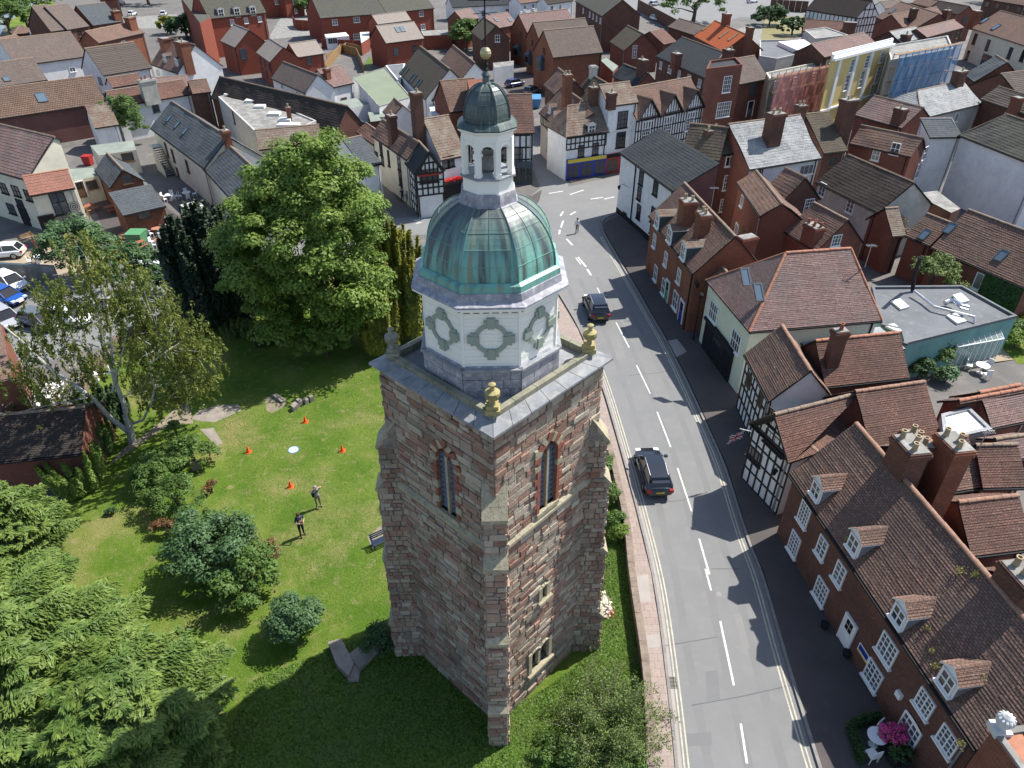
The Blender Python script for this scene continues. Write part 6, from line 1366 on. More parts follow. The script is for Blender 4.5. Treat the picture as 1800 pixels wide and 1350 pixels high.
B8 = house('old brick gabled house behind the golden ball with white casement', 'b', (1500,222), (1578,282), (1662,165), 5.6, 'brick_dark', 'tile_mossy', 42, near=False, win=[(1685,268,1.0,1.3,2,2)], maxhw=10); B8b = house('pink tiled brick house left of the old brick gable', 'b', (1450,150), (1560,125), (1420,72), 5.8, 'brick_orange', 'tile_pink', 38, near=False, win=[(1425,190,.9,1.6,2,3)]); B8c = house('pink tiled roof with two skylights behind the weather vane', 'b', (1670,200), (1830,170), (1610,108), 5.4, 'brick_orange', 'tile_pink', 36, near=False, sky=[(1675,138,.8,1.1),(1770,138,.8,1.1)])
B15 = house('white cottage with black slate roof at the top edge', 'b', (1370,52), (1800,28), (1350,-20), 3.6, 'render_white', 'slate_dark', 34, near=False); flat('white garden wall block behind the lantern', 'f', [(860,200),(1005,185),(1005,215),(870,235)], 3.0, 'render_white', 'felt_light')
# ================================================================ left part of town
A23 = house('tall red brick apartment block with grey roof and white dormers', 'a', (1460,132), ('b',72,88), (1430,-80), 7.8, 'brick_modern', 'slate_moss', 50, name='apartment_block', cat='apartment block', near=False, maxhw=10)
for q in ((1543,92),(1655,85),(1765,75)): dormer(A23, 'a', q[0], q[1], 1.2, 1.5, 15)
flat('red brick stair wing of the apartment block with balconies', 'a', [(1260,-20),(1375,-10),(1470,120),(1395,160)], 8.6, 'brick_modern', 'slate_moss')
for (x, y) in ((1380,20),(1405,105),(1425,215)): pass
A9 = house('dark ribbed tile roof with white gable below it, left town', 'a', (720,527), (1060,472), (700,322), 5.4, 'render_white', 'tile_ridged', 40, near=False); A10 = house('brick house with two small dormers and white wall, left of the apartment block', 'a', (1050,448), (1240,512), (1185,262), 5.2, 'render_white', 'tile_brown', 44, near=False)
for q in ((1150,412),(1232,440)): dormer(A10, 'a', q[0], q[1], .9, 1.1, 25)
chim(A10,'a',(1160,265),(1160,330),2.0,1.3,0,'brick_orange'); chim(A10,'a',(1385,290),(1290,400),2.4,1.5,3,'brick_orange')
A13 = house('very long brown tiled roof over a white wall, upper left', 'a', (110,460), (612,392), (70,268), 5.8, 'render_white', 'tile_greybrown', 36, near=False, win=[(505,485,1.0,.8,2,1)]); A13b = house('brown tiled roof behind the dark ribbed roof', 'a', (690,300), (1010,228), (660,205), 6.0, 'brick_orange', 'tile_brown', 38, near=False)
chim(A13b,'a',(915,120),(925,195),2.0,1.2,2,'brick_orange')
A14 = house('grey brown roof with one small skylight at the left edge', 'a', (-120,625), (332,556), (272,395), 5.6, 'brick_red', 'tile_greybrown', 38, near=False, sky=[(45,552,.9,.9)]); A15 = house('orange brown roof end at the far left edge', 'a', (-80,440), (112,406), (68,318), 5.2, 'brick_orange', 'tile_red', 36, near=False)
A16 = house('large hall with orange brown pantile roof and mauve brick wall', 'a', (-260,868), (747,714), (672,524), 4.6, 'brick_mauve', 'tile_pantile', 38, name='hall', cat='hall', near=False, sky=[(290,682,1.3,1.6)], maxhw=12)
A7 = house('brown tiled roof with tall concrete chimney and ivy at its gable', 'a', (800,748), (1335,657), (1000,596), 5.0, 'render_white', 'tile_red', 40, near=False); chim(A7,'a',(1040,555),(1060,700),2.2,1.1,3,'render_stained','pot_red')
A8 = house('small brown roof between the dark ribbed roof and tall concrete chimney', 'a', (785,612), (1005,577), (760,540), 5.2, 'render_white', 'tile_red', 38, near=False); A12 = house('pale pink sunlit tile roof strip behind the concrete chimney', 'a', (1110,620), (1330,600), (1290,525), 5.4, 'render_grey', 'tile_pink', 25, near=False); A11 = house('brown roof patch above the grey flat roof', 'a', (1345,655), (1475,640), (1350,558), 5.4, 'brick_dark', 'tile_brown', 38, near=False)
A17 = house('white outbuilding with lichened pink tile roof and trailing ivy', 'a', (660,895), (830,870), (590,742), 3.6, 'render_white', 'tile_lichen', 38, near=False)
A18 = flat('low cream outbuilding with sage felt roof', 'a', [(630,1015),(930,980),(950,1045),(690,1085)], 3.0, 'render_cream', 'felt_sage'); house_win(A18, 'a', 890, 1095, 1.4, 1.1, 3, 1, 'brown_timber')
A19 = house('brown hipped roof near the river, right one of two', 'a', (470,208), (625,182), (410,30), 5.2, 'brick_dark', 'tile_greybrown', 40, near=False, maxhw=11); A19b = house('brown hipped roof near the river, left one of two', 'a', (355,220), (462,206), (292,35), 5.2, 'brick_dark', 'tile_greybrown', 40, near=False); A20 = house('slate gabled roof beside the two brown riverside roofs', 'a', (650,178), (850,150), (660,22), 5.2, 'brick_orange', 'slate', 38, near=False); chim(A20,'a',(830,75),(820,130),1.8,1.1,2,'brick_orange')
A21 = house('small conical brown roof with mast near the river', 'a', (90,240), (250,225), (165,170), 3.2, 'brick_dark', 'tile_brown', 34, hipA=1, hipB=1, near=False); flat('flat grey roof beside the two riverside roofs', 'a', [(200,215),(345,192),(355,225),(215,245)], 3.6, 'render_grey', 'felt_grey'); A22 = house('low brown roof at the river edge, far left', 'a', (-100,300), (90,262), (60,250), 3.4, 'brick_dark', 'tile_brown', 30, near=False)
# long cream building with slate roof and outside stair
A4 = house('long cream building with slate roof, four skylights and outside stair', 'a', (1050,892), (1425,1175), (1400,832), 4.8, 'render_cream', 'slate', 40, name='long_building', cat='building', near=False, sky=[(1185,825),(1240,870),(1295,915)], maxhw=10)
chim(A4,'a',(1580,910),(1580,960),.9,.8,1,'brick_orange'); A4b = house('lower slate roofed end of the long cream building beside the trees', 'a', (1418,1175), (1660,1440), (1655,1062), 4.4, 'render_cream', 'slate', 38, name='long_building', cat='building', near=False, maxhw=10, hipA=.6)
for Hh, lst in ((A4, ((1210,1085,.8,1.6),(1310,1160,.9,1.5),(1245,1215,.8,1.8),(1165,1045,.8,1.8))), (A4b, ((1410,1240,.8,1.6),(1345,1270,.9,1.5),(1465,1320,.9,1.5)))):
    for (x, y, w_, h_) in lst: house_win(Hh, 'a', x, y, w_, h_, 2, 2, 'brown_timber')
o_, e_, n_, u0_, u1_, zm_ = A4.walls[0]; st_ = thing('outside_stair', o_ + e_*4 + n_*.6, 'straight concrete outside stair on the long cream building', 'stair')
for i in range(13): inst('step', cube_mesh('felt_light'), frame4(o_ + e_*(2.2 + i*.30) + n_*.65 + ZU*(2.75 - i*.21)/1.0, e_, n_, ZU, .29, 1.1, .06), st_)
m = MB(); m.box(o_ + e_*1.3 + n_*.65 + ZU*2.8, e_*.8, n_*.6, ZU*.07); 
for d_ in (.08, 1.25): m.face([o_ + e_*2.1 + n_*d_ + ZU*2.7, o_ + e_*6.1 + n_*d_, o_ + e_*5.6 + n_*d_, o_ + e_*2.1 + n_*d_ + ZU*2.3]); 
m.face([o_ + e_*2.1 + n_*1.28 + ZU*3.6, o_ + e_*6.1 + n_*1.28 + ZU*.9, o_ + e_*6.1 + n_*1.28, o_ + e_*2.1 + n_*1.28]); m.build('stringer', 'render_cream', st_)
A5 = flat('flat roofed building with dirty grey roof, skylight domes and white side wall', 'w', [(384,172),(430,161),(556,214),(500,240),(452,236)], 5.2, 'render_grey', 'felt_light', par=.2); A6 = house('long narrow dark stone roofed range running behind the flat grey roof', 'w', (370,172), (592,230), (500,160), 4.6, 'brick_dark', 'tile_dark', 50, near=False, maxhw=5); A6c = house('pink tiled roof just behind the crown of the big tree', 'b', (20,1045), (470,1000), (400,870), 4.6, 'render_grey', 'tile_lichen', 38, near=False)
A6d = house('small slate roofed wing with lead ridge right of the big tree crown', 'q', (470,690), (670,640), (300,380), 5.0, 'render_white', 'slate', 30, near=False)
house_win(A5, 'a', 1632, 815, .8, 1.8, 1, 2, 'brown_timber')
for (x, y) in ((1605,668),(1750,712)):
    p_ = P(Z('a', x, y), 5.2); m = MB(); m.abox(p_.x-.7, p_.x+.7, p_.y-.6, p_.y+.6, 5.2, 5.55); m.build('roof_light', 'sheet_white', A5.root)
for (x, y, s_) in ((30,752,.7),(130,803,.8),(205,845,.8),(230,882,1.4)):
    p_ = P(Z('b', x, y), 5.2); m = MB(); m.abox(p_.x-s_, p_.x+s_, p_.y-.6, p_.y+.6, 5.2, 5.55); m.build('roof_light', 'sheet_white', A5.root)
chimney(A5.root, P(Z('b', 222, 750), 6.9), 5, .6, .6, .3, 1, 'brick_orange')
# inn at the left edge
A1 = house('large cream inn building at the left edge with dark casements', 'w', (-70,283), (47,316), (18,222), 5.9, 'render_cream', 'tile_pink', 38, name='inn', cat='inn', near=False, W=5.0, maxhw=14); A2 = house('cream inn wing with salmon orange roof and round wall emblem', 'w', (52,344), (132,330), (124,296), 5.6, 'render_cream', 'tile_salmon', 34, name='inn', cat='inn', near=False, ridge='clay_orange', W=2.7)
for Hh, lst in ((A1, ((75,265,1.3,1.3,'w'),(215,260,1.2,2.2,'d'),(35,335,1.3,1.2,'w') ,(145,80,1.3,1.3,'w'))), (A2, ((345,228,1.3,2.2,'d'),(443,190,1.4,1.2,'w'),(412,60,1.4,2.6,'w')))):
    for (x, y, w_, h_, k_) in lst: house_win(Hh, 'e', x, y, w_, h_, 2, 2, 'black_paint', 'door' if k_ == 'd' else 'window')
o_, e_, n_, u0_, u1_, zm_ = A1.walls[0]
for u_, z_, w_, h_ in ((u1_-1.2, 3.9, 1.3, 1.2), (u1_-3.4, 4.0, 1.3, 1.2), (u1_-3.6, 1.5, 1.4, 1.2), (u1_-5.8, 3.9, 1.3, 1.2), (u1_-6.0, 1.5, 1.4, 1.2)): put_window(A1.root, o_ + e_*u_ + ZU*z_, e_ if e_.cross(ZU).dot(n_) > 0 else -e_, n_, w_, h_, 2, 2, 'black_paint')
b_ = wall_hit(A2, Z('e', 517, 92)); _, p_, e_, n_ = b_; m = MB()
for r0_, r1_, mi in ((.10, .20, 0), (.30, .38, 0), (.50, .55, 0)):
    for i in range(20):
        t0, t1 = 2*math.pi*i/20, 2*math.pi*(i+1)/20; f = lambda r, t: p_ + n_*.04 + e_*(r*math.cos(t)) + ZU*(r*math.sin(t)); m.face([f(r0_, t0), f(r1_, t0), f(r1_, t1), f(r0_, t1)])
m.build('round_emblem', 'slate_paint', label='round dark emblem on the cream inn wall above the casement window', cat='emblem')
b_ = wall_hit(A2, Z('e', 545, 152)); _, p_, e_, n_ = b_; m = MB(); m.box(p_ + n_*.03, e_*.55, n_*.02, ZU*.10); m.box(p_ + n_*.03 + ZU*.22 + e_*.1, e_*.30, n_*.02, ZU*.06); m.build('inn_lettering', 'slate_paint', label='dark lettering plate on the cream inn wall under the round emblem', cat='sign')
A3 = house('brick outhouse with slate gable roof and small dark window', 'a', (660,1187), (765,1313), (862,1188), 3.4, 'brick_orange', 'slate', 42, near=False, win=[(885,1248,1.0,1.1,2,2,'brown_timber')]); A3b = house('brick bar building with shallow grey slab roof and parasols in front', 'w', (216,379), (292,362), (256,325), 2.7, 'brick_orange', 'slate', 16, name='bar_building', cat='building', near=False, mono=True, win=[(253,378,1.3,.9,2,1,'brown_timber')])
A3c = flat('low grey flat roofed link with cream wall beside the salmon roof', 'a', [(485,1180),(650,1170),(690,1225),(520,1260)], 3.0, 'render_cream', 'felt_sage'); house_win(A3c, 'a', 640, 1288, 1.2, 1.0, 2, 1, 'brown_timber'); house_win(A3c, 'a', 562, 1325, 1.0, 1.9, 1, 2, 'brown_timber', 'door')
flat('grey shed roof beside the mauve hall wall', 'a', [(105,965),(262,945),(285,1045),(130,1060)], 2.8, 'render_grey', 'felt_sage'); flat('white box building with pale roof beside the dark yew', 's', [(1540,960),(1700,920),(1800,960),(1650,1075)], 3.0, 'render_white', 'sheet_white')
flat('long concrete retaining wall between inn terrace and parking', 'r', [(-100,545),(0,545),(570,575),(570,590),(0,562),(-100,562)], 1.6, 'felt_light', 'slate_paint', name='retaining_wall', cat='wall')
A30 = house('low building with dark mossy roof under the birch at the left edge', 'j', (-120,575), (560,505), (540,182), 2.8, 'brick_red', 'tile_dark', 30, near=True, maxhw=10); A31 = flat('orange brick house corner at the left edge behind the birch', 'v', [(-200,30),(0,20),(135,640),(-120,700)], 6.0, 'brick_orange', 'tile_brown')

# far roofs that close the view along the top edge
for (a, b, r_, ze_, wm, rm, lb) in ((('d',1130,60),('d',1330,100),('d',1180,0),6,'brick_red','tile_dark','dark hipped roof at the top edge left of the cream terrace'), (('d',1000,20),('d',1130,50),('d',1040,-30),5.6,'brick_dark','tile_brown','brown roof at the top edge beside the leaning timber gable'), (('d',820,60),('d',960,40),('d',860,0),5.6,'render_white','tile_greybrown','pale grey brown roof at the top edge right of the timber hall'),
    (('a',0,25),('a',120,10),('a',10,-30),4,'brick_dark','tile_brown','brown roof across the river bank at the top left edge') if False else (('a',700,0),('a',830,-8),('a',720,-45),4.5,'brick_red','tile_brown','low brown roof beyond the riverside car park'), (('b',0,-5),('b',190,-20),('b',20,-70),5,'brick_modern','slate_moss','grey roofed brick block beyond the apartment block'), (('b',200,-10),('b',330,-25),('b',230,-70),5,'brick_modern','slate_moss','grey roof above the round court tree at the top edge'),
    (('c',60,25),('c',240,0),('c',90,-40),4.5,'render_white','tile_brown','brown and white cottage beyond the three brick gables'), (('c',250,30),('c',430,5),('c',280,-30),4.5,'render_white','tile_dark','dark roofed cottage at the top edge left of the tall brick house'), (('d',1500,-10),('d',1800,40),('d',1560,-60),5.5,'brick_dark','tile_brown','brown roofs beyond the cream terrace at the top right')):
    house(lb, a[0], a, b, r_, ze_, wm, rm, 36, near=False, maxhw=12)
# ordinary windows and downpipes on the plain far walls
rw = random.Random(11)
for H in HOUSES:
    has = any(c.name.startswith(('window', 'timber_beam')) for c in H.root.children)
    o, e, n, u0, u1, zm = H.walls[0]; L = u1 - u0
    if n.dot(C0 - o) > 0 and H.ze > 3:
        p = o + e*(u1 - .35) + n*.07; bar('downpipe', Vector((p.x, p.y, .05)), Vector((p.x, p.y, H.ze - .1)), .09, .09, rw.choice(('black_paint', 'grey_steel')), H.root, up=n)
    if has or H.A.y < 60 or L < 3 or any(w in H.label for w in ('hall', 'over a white wall', 'inn', 'retaining', 'long narrow', 'mossy roof', 'white gable end', 'shop range')): continue
    st = rw.choice((('white_paint', 2, 2), ('white_paint', 4, 4), ('brown_timber', 2, 1), ('white_paint', 3, 1), ('slate_paint', 2, 2)))
    for wi in (0, 2, 3):
        o, e, n, u0, u1, zm = H.walls[wi]; L = u1 - u0
        if n.dot((C0 - o).normalized()) < .15: continue
        ee = e if e.cross(ZU).dot(n) > 0 else -e; k = max(1, int(L/3.2))
        for i in range(k):
            if rw.random() < (.25 if wi == 0 else .5): continue
            for zc in ((H.ze - 1.15, 1.55) if H.ze > 4.4 else (min(1.7, H.ze - 1.2),)):
                if rw.random() < .2: continue
                put_window(H.root, o + e*(u0 + L*(i + .5)/k) + ZU*zc, ee, n, rw.choice((.9, 1.0, 1.2)), 1.15 if zc > 2 else 1.3, st[1], st[2], st[0])
# ================================================================ trees and shrubs
def crown_from(px_list, fwd, rad):  # helper: clumps of leaves centred on picture points at a forward distance
    return [PF(p, fwd) for p in px_list]
# big broadleaf tree
bt = P((560, 612)); tree('big bright green broadleaf tree in the middle of the churchyard', None, (6.5, 5.4, 7.9), 15.5, 'leaf_maple', leaf=.185, ncl=430, nl=330, rc=1.1, at=(bt.x - .6, bt.y + 1.5), cen=(PF((548, 440), 50.5).x, 50.5, 7.9), hollow=.5, fb=-.9)
shrub('leafy lower bough of suckers at the foot of the big broadleaf tree', (575, 628), (2.4, 1.6, 1.6), 3.2, 'leaf_maple', leaf=.22, ncl=50, nl=140, rc=.6)
# dark upright yew
def upright(label, base, w, d, h, mat, n, leaf, spikes, group=None, cat='conifer', name='conifer', taper=.55):
    b = Vector(base); root = thing(name, b, label, cat, group); C = []; N = []; D = []
    for i in range(spikes):
        a, r_ = rng.uniform(0, 6.28), math.sqrt(rng.random()); x, y = w*r_*math.cos(a), d*r_*math.sin(a); top = h*(1 - .32*r_**2)*rng.uniform(.86, 1.06); m = n//spikes
        t = rng.random(m)**.8; rr = .62*(1 - t**3)*rng.uniform(.5, 1.0, m)*(1 + .5*(1-t)); an = rng.uniform(0, 6.28, m); sp_ = (.72 + .28*t)
        cx = x*(taper + (1-taper)*t*1.0)*1.0; C.append(np.c_[b.x + x*sp_ + rr*np.cos(an)*w*.22, b.y + y*sp_ + rr*np.sin(an)*w*.22, top*(.12 + .88*t)]); N.append(np.c_[np.cos(an), np.sin(an), .4 + t])
        D.append(np.c_[np.cos(an)*.25, np.sin(an)*.25, np.ones(m)])
    C, N, D = map(np.concatenate, (C, N, D)); trunk(root, b, b + ZU*h*.4, .25, .15, None); leaf_mesh('crown', C, N, leaf, mat, 2.3, droop=D, parent=root, jit=.25); return root
upright('broad dark green yew with upright shoots, left of the big broadleaf tree', P((398, 560)), 3.9, 3.6, 10.4, 'leaf_yew', 130000, .23, 190, taper=.5)
upright('golden green upright conifer directly behind the tower, taller one', P((712, 590)), 2.5, 2.2, 9.9, 'leaf_gold', 80000, .17, 110, cat='golden conifer'); upright('golden green upright conifer between tower and broadleaf tree, shorter one', P((672, 622)), 1.8, 1.5, 7.0, 'leaf_gold', 30000, .16, 60, cat='golden conifer')
upright('dark undergrowth conifer under the left of the golden conifers', P((470, 600)), 1.2, 1.2, 1.6, 'leaf_dark', 5000, .16, 20)
# birch: white limbs traced at their distance, drooping sprays
bb = P((232, 778)); bf = bb.y; birch = thing('birch_tree', bb, 'open crowned birch with white forked trunk, leaning over the left of the lawn', 'tree')
limbs = [([(232,778),(228,750),(222,735)], bf, .27, .2, 0), ([(226,760),(192,733),(161,698),(121,670),(96,655),(60,622),(38,600),(0,568)], bf, .17, .05, -1.5), ([(226,750),(217,708),(202,670),(197,650),(181,610),(176,560),(150,545),(128,520),(106,507)], bf, .17, .04, 1.2),
         ([(200,655),(199,640),(193,565),(182,505),(196,460)], bf, .12, .03, 2.2), ([(232,745),(252,738),(267,705),(272,682),(262,640),(290,620)], bf, .10, .03, -2.0), ([(197,690),(222,592),(226,530)], bf, .07, .02, 1.0), ([(161,698),(120,705),(60,718),(0,732)], bf, .05, .02, -2.6), ([(181,612),(140,600),(100,585)], bf, .05, .02, -1.0),
         ([(212,700),(232,690),(245,670)], bf, .05, .02, -1.8), ([(90,645),(70,612)], bf, .04, .02, -1.0), ([(176,565),(160,520),(165,480),(150,450)], bf, .05, .02, 2.0)]
m = MB(); tips = []
for pts, f, r0, r1, df in limbs:
    n_p = len(pts); V = [PF(p, f + df*i/max(1, n_p-1)) for i, p in enumerate(pts)]; V[0].z = max(V[0].z, 0)
    m.tube(V, [r0 + (r1-r0)*i/max(1, n_p-1) for i in range(n_p)], 7)
    for i in range(1, n_p): tips.append(V[i])
m.build('trunk', 'bark_birch', birch, smooth=True)
cl = [(60,600),(30,640),(100,560),(130,520),(90,500),(150,470),(190,450),(200,500),(230,480),(240,540),(270,520),(290,570),(320,560),(340,600),(350,640),(310,650),(280,610),(300,690),(260,650),(250,600),(210,560),(170,520),(120,600),(150,640),(60,680),(20,700),(180,600),(330,620),(270,700),(215,520),(80,540),(320,680),(160,430),(120,640),(345,660),(300,610),(40,740),(90,750),(20,770),(120,720),(15,720),(330,600),(350,615),(60,650),(220,600),(45,600),(290,530),(235,620),(90,690),(10,660),(255,560)]
Cs, Ns, Ds, tw = [], [], [], MB()
for k, p in enumerate(cl):
    for rep in range(3):
        q = PF((p[0] + rng.normal(0, 11), p[1] + rng.normal(0, 11)), bf + rng.uniform(-2.6, 2.8))
        if q.z < .8: q.z = .8 + rng.random()
        near_ = min(tips, key=lambda t: (t - q).length); n2_ = near_.lerp(q, .45) + ZU*.2; (near_ - q).length < 2.2 and rep == 0 and tw.tube([near_, n2_], [.03, .02], 4); tw.tube([n2_, q + Vector(rng.normal(0, .15, 3))], [.018, .006], 4)
        for s in range(7):   # drooping strings of small leaves
            o_ = q + Vector(rng.normal(0, .55, 3)) ; L_ = rng.uniform(.6, 1.5); nL = 40; t = rng.random(nL)
            side = rng.normal(0, .25, 2); Cs.append(np.c_[o_.x + side[0]*t + rng.normal(0, .07, nL), o_.y + side[1]*t + rng.normal(0, .07, nL), np.maximum(o_.z - L_*t, .15)]); Ns.append(unit(nL)); Ds.append(np.tile([side[0], side[1], -1.], (nL, 1)))
tw.build('twigs', 'bark_birch', birch); leaf_mesh('crown', np.concatenate(Cs), np.concatenate(Ns), .115, 'leaf_birch', 1.9, droop=np.concatenate(Ds), parent=birch)
# foreground cypress with feathery sprays
def feathery(label, base, h, rad, nb, mat='leaf_cypress', zmin=.5, leaf=.088, seed=1):
    b = Vector(base); root = thing('cypress_tree', b, label, 'cypress'); C, N, D, RR = [], [], [], []; m = MB(); m.tube([b, b + ZU*h*.9], [.35, .05], 8)
    for i in range(nb):
        t = (i + rng.random())/nb; z0 = zmin + (h - zmin)*t**.85; a = i*2.39996 + rng.normal(0, .3); L_ = rad*(1 - t)**.62*rng.uniform(.6, 1.15) + .35; d = Vector((math.cos(a), math.sin(a), 0)); s = Vector((-d.y, d.x, 0)); up = .30 + .5*t
        p0 = b + ZU*z0*.92; ns = max(7, int(L_*6.5)); 
        if i % 3 == 0: m.tube([p0, p0 + d*L_*.5 + ZU*up*L_*.35, p0 + d*L_*.8 + ZU*(up*L_*.42)], [.05, .03, .01], 4)
        for j in range(ns):
            f = .12 + .88*(j + .5)/ns; c = p0 + d*(L_*f) + ZU*(up*L_*f*(1.15 - .62*f)); wsp = L_*.34*(1.12 - f)*1.35 + .10
            for sd in (-1, 1):
                nn = 20; q = rng.random(nn); dirv = (d*.75 + s*sd*.8 + ZU*(-.12)).normalized()
                P0 = np.array(c)[None]; pts = P0 + np.outer(q*wsp*1.25, np.array(dirv)) + rng.normal(0, .035, (nn, 3)); pts[:, 2] -= .22*(q*wsp)**2 + rng.normal(0, .03, nn)
                C.append(pts); RR.append(.75*(f*.6 + .4*q)**1.6 + rng.random(nn)*.30 - .02); N.append(np.tile([d.x*.3, d.y*.3, 1.], (nn, 1))); D.append(np.tile(list(dirv), (nn, 1)))  # inner leaves coloured darker as painted gap shade; tips paler as new growth
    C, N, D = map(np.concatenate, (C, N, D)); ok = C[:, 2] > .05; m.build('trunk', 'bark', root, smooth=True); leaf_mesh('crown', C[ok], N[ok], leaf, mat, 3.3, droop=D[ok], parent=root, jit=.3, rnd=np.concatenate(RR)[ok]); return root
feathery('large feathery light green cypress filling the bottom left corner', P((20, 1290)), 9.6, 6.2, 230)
feathery('feathery light green cypress nearer the tower shadow, right one of the pair', P((265, 1330)), 6.8, 4.1, 170)
feathery('lower feathery cypress in front of the left hedge, far left one', P((55, 1010)), 6.6, 3.0, 120)
# shrubs of the churchyard
shrub('rounded green hedge bush beside the stone path slabs on the lawn', (345, 815), (1.75, 1.2, 1.1), 2.1, 'leaf_mid', ncl=60); shrub('small upright green tuft at the top left of the rounded hedge bush', (318, 785), (.6, .6, .8), 2.0, 'leaf_mid', ncl=12, nl=70, rc=.25)
shrub('mid green hedge bush left of the gravestone, below the rounded bush', (285, 855), (1.8, 1.5, 1.2), 2.2, 'leaf_mid', ncl=60); shrub('dark green fine leaved shrub below the hedge bushes', (315, 898), (2.0, 1.4, 1.3), 2.4, 'leaf_mid', ncl=60, leaf=.09)
shrub('small rusty brown leaved shrub at the foot of the dark green shrub', (300, 935), (1.3, .7, .5), 1.0, 'leaf_brown', ncl=16, leaf=.08, rc=.25); shrub('rusty and yellow low shrub right of the dark green shrub', (375, 865), (.45, .5, .35), .7, 'leaf_brown', ncl=10, leaf=.08, rc=.2)
shrub('large blue green shrub with bright outer leaves, left part of the big shrubbery', (385, 1005), (2.5, 2.2, 1.9), 3.6, 'leaf_blue', ncl=95, nl=120, rc=.55, leaf=.12); shrub('large mid green shrub, right part of the big shrubbery', (452, 1040), (1.6, 1.9, 1.4), 2.7, 'leaf_mid', ncl=60, nl=110, rc=.5, leaf=.12)
shrub('dark green middle shrub joining the two halves of the big shrubbery', (415, 985), (1.6, 1.5, 1.2), 2.6, 'leaf_dark', ncl=50, nl=110, rc=.45, leaf=.11); shrub('mid green shrub between the hedge bushes and the big shrubbery', (350, 945), (1.3, 1.2, .9), 1.8, 'leaf_mid', ncl=44, nl=110, rc=.4)
shrub('dark red brown shrub at the right edge of the big shrubbery', (478, 990), (.6, 1.0, .8), 1.5, 'leaf_brown', ncl=18, leaf=.09, rc=.3); shrub('round bluish green bush alone on the lawn right of the cypress', (525, 1118), (1.35, 1.2, 1.15), 2.4, 'leaf_blue', ncl=80, nl=130, leaf=.10)
shrub('dense dark ivy like bush beside the broken stone slab at the tower foot', (668, 1140), (.8, .9, .7), 1.3, 'leaf_dark', ncl=20, leaf=.10); shrub('low dark green plant alone on the bright grass left', (198, 905), (.4, .3, .2), .4, 'leaf_dark', ncl=7, rc=.15, leaf=.08, nl=50)
upright('yellow green feathery shrub by the dark roofed outbuilding', P((140, 850)), 1.9, 2.2, 2.8, 'leaf_bright', 20000, .12, 46, cat='shrub', name='shrub'); upright('soft green shrub under the birch at the lawn edge', P((168, 795)), 1.6, 1.8, 2.8, 'leaf_mid', 16000, .12, 36, cat='shrub', name='shrub'); upright('dark green shrub behind the birch trunk', P((185, 745)), 2.0, 1.6, 3.2, 'leaf_dark', 16000, .13, 36, cat='shrub', name='shrub')
upright('bare twiggy grey shrub at the foot of the yew', P((420, 590)), 1.6, .9, 1.6, 'leaf_olive', 2600, .13, 30, cat='shrub', name='shrub')
shrub('bushy dark tree at the far side of the car park under the birch', (330, 520), (2.4, 1.8, 1.6), 3.2, 'leaf_dark', ncl=40, leaf=.18, rc=.6)
tree('soft blue green pine by the inn terrace wall', (155, 490), (3.4, 2.6, 2.6), 5.6, 'leaf_blue', leaf=.17, ncl=120, nl=110, rc=.6); tree('second soft blue green pine by the white van', (250, 520), (3.0, 2.2, 2.2), 4.6, 'leaf_blue', leaf=.17, ncl=90, nl=100, rc=.55); shrub('pale twiggy bush between the two pines and the terrace', (212, 455), (1.3, 1.0, 1.3), 2.2, 'leaf_olive', ncl=20, leaf=.12, nl=50)
# twiggy rose and hedge strip on the tower side of the wall
for k, (q, rr, hh, mt, lb) in enumerate((((1062,830),(.45,.9,.6),1.2,'leaf_mid','climbing shrub on the wall beside the tower, topmost one'), ((1072,880),(.5,.9,.6),1.2,'leaf_mid','climbing shrub on the wall beside the tower, second from top'), ((1083,928),(.55,.7,.6),1.1,'leaf_mid','climbing shrub on the wall beside the tower, third from top'), ((1088,950),(.45,.4,.5),1.0,'leaf_bright','yellow green leafy bush at the lower end of the wall shrubs'))):
    shrub(lb, q, rr, hh, mt, ncl=26, leaf=.09, rc=.28)
wr = P((1064,1068)); fw_ = thing('wreath', wr, 'pile of white and red memorial wreaths leaning at the tower corner', 'wreath'); leaf_mesh('petals', np.c_[wr.x + rng.normal(0,.18,260), wr.y + rng.normal(0,.35,260), rng.uniform(.05,.45,260)], unit(260)+np.array([0,0,1]), .13, 'petal_cream', 1.2, parent=fw_); leaf_mesh('poppies', np.c_[wr.x + rng.normal(.05,.2,220), wr.y - .35 + rng.normal(0,.22,220), rng.uniform(.05,.3,220)], unit(220)+np.array([0,0,1]), .05, 'petal_red', 1.2, parent=fw_)
# wispy, half bare bush by the wall in the foreground
wb = P((1065, 1285)); wisp = thing('twiggy_bush', wb, 'large half bare twiggy olive bush leaning over the wall in the right foreground', 'bush'); m = MB(); CC, NN_ = [], []
for i in range(150):
    a = rng.uniform(0, 6.28); L_ = rng.uniform(1.2, 2.7); d = Vector((math.cos(a), math.sin(a)*.9, rng.uniform(.35, 1.5))).normalized(); p = wb + Vector((rng.normal(0,.35), rng.normal(0,.35), .1)); pts = [p]; 
    for j in range(5): d = (d + Vector(rng.normal(0, .22, 3)) + Vector((0, 0, -.09))).normalized(); p = p + d*(L_/5); pts.append(p.copy())
    for v in pts: v.z = max(v.z, .05)
    m.tube(pts, [.022, .018, .014, .010, .007, .004], 4)
    for j in range(2, 6):
        for s in range(3):
            e = (d + Vector(rng.normal(0, .8, 3))).normalized(); q = pts[j] + e*rng.uniform(.15, .5); m.tube([pts[j], q], [.006, .002], 3, cap=False)
            if rng.random() < .9: k_ = 20; CC.append(np.array(q)[None] + rng.normal(0, .10, (k_, 3))); NN_.append(unit(k_) + np.array([0, 0, .6]))
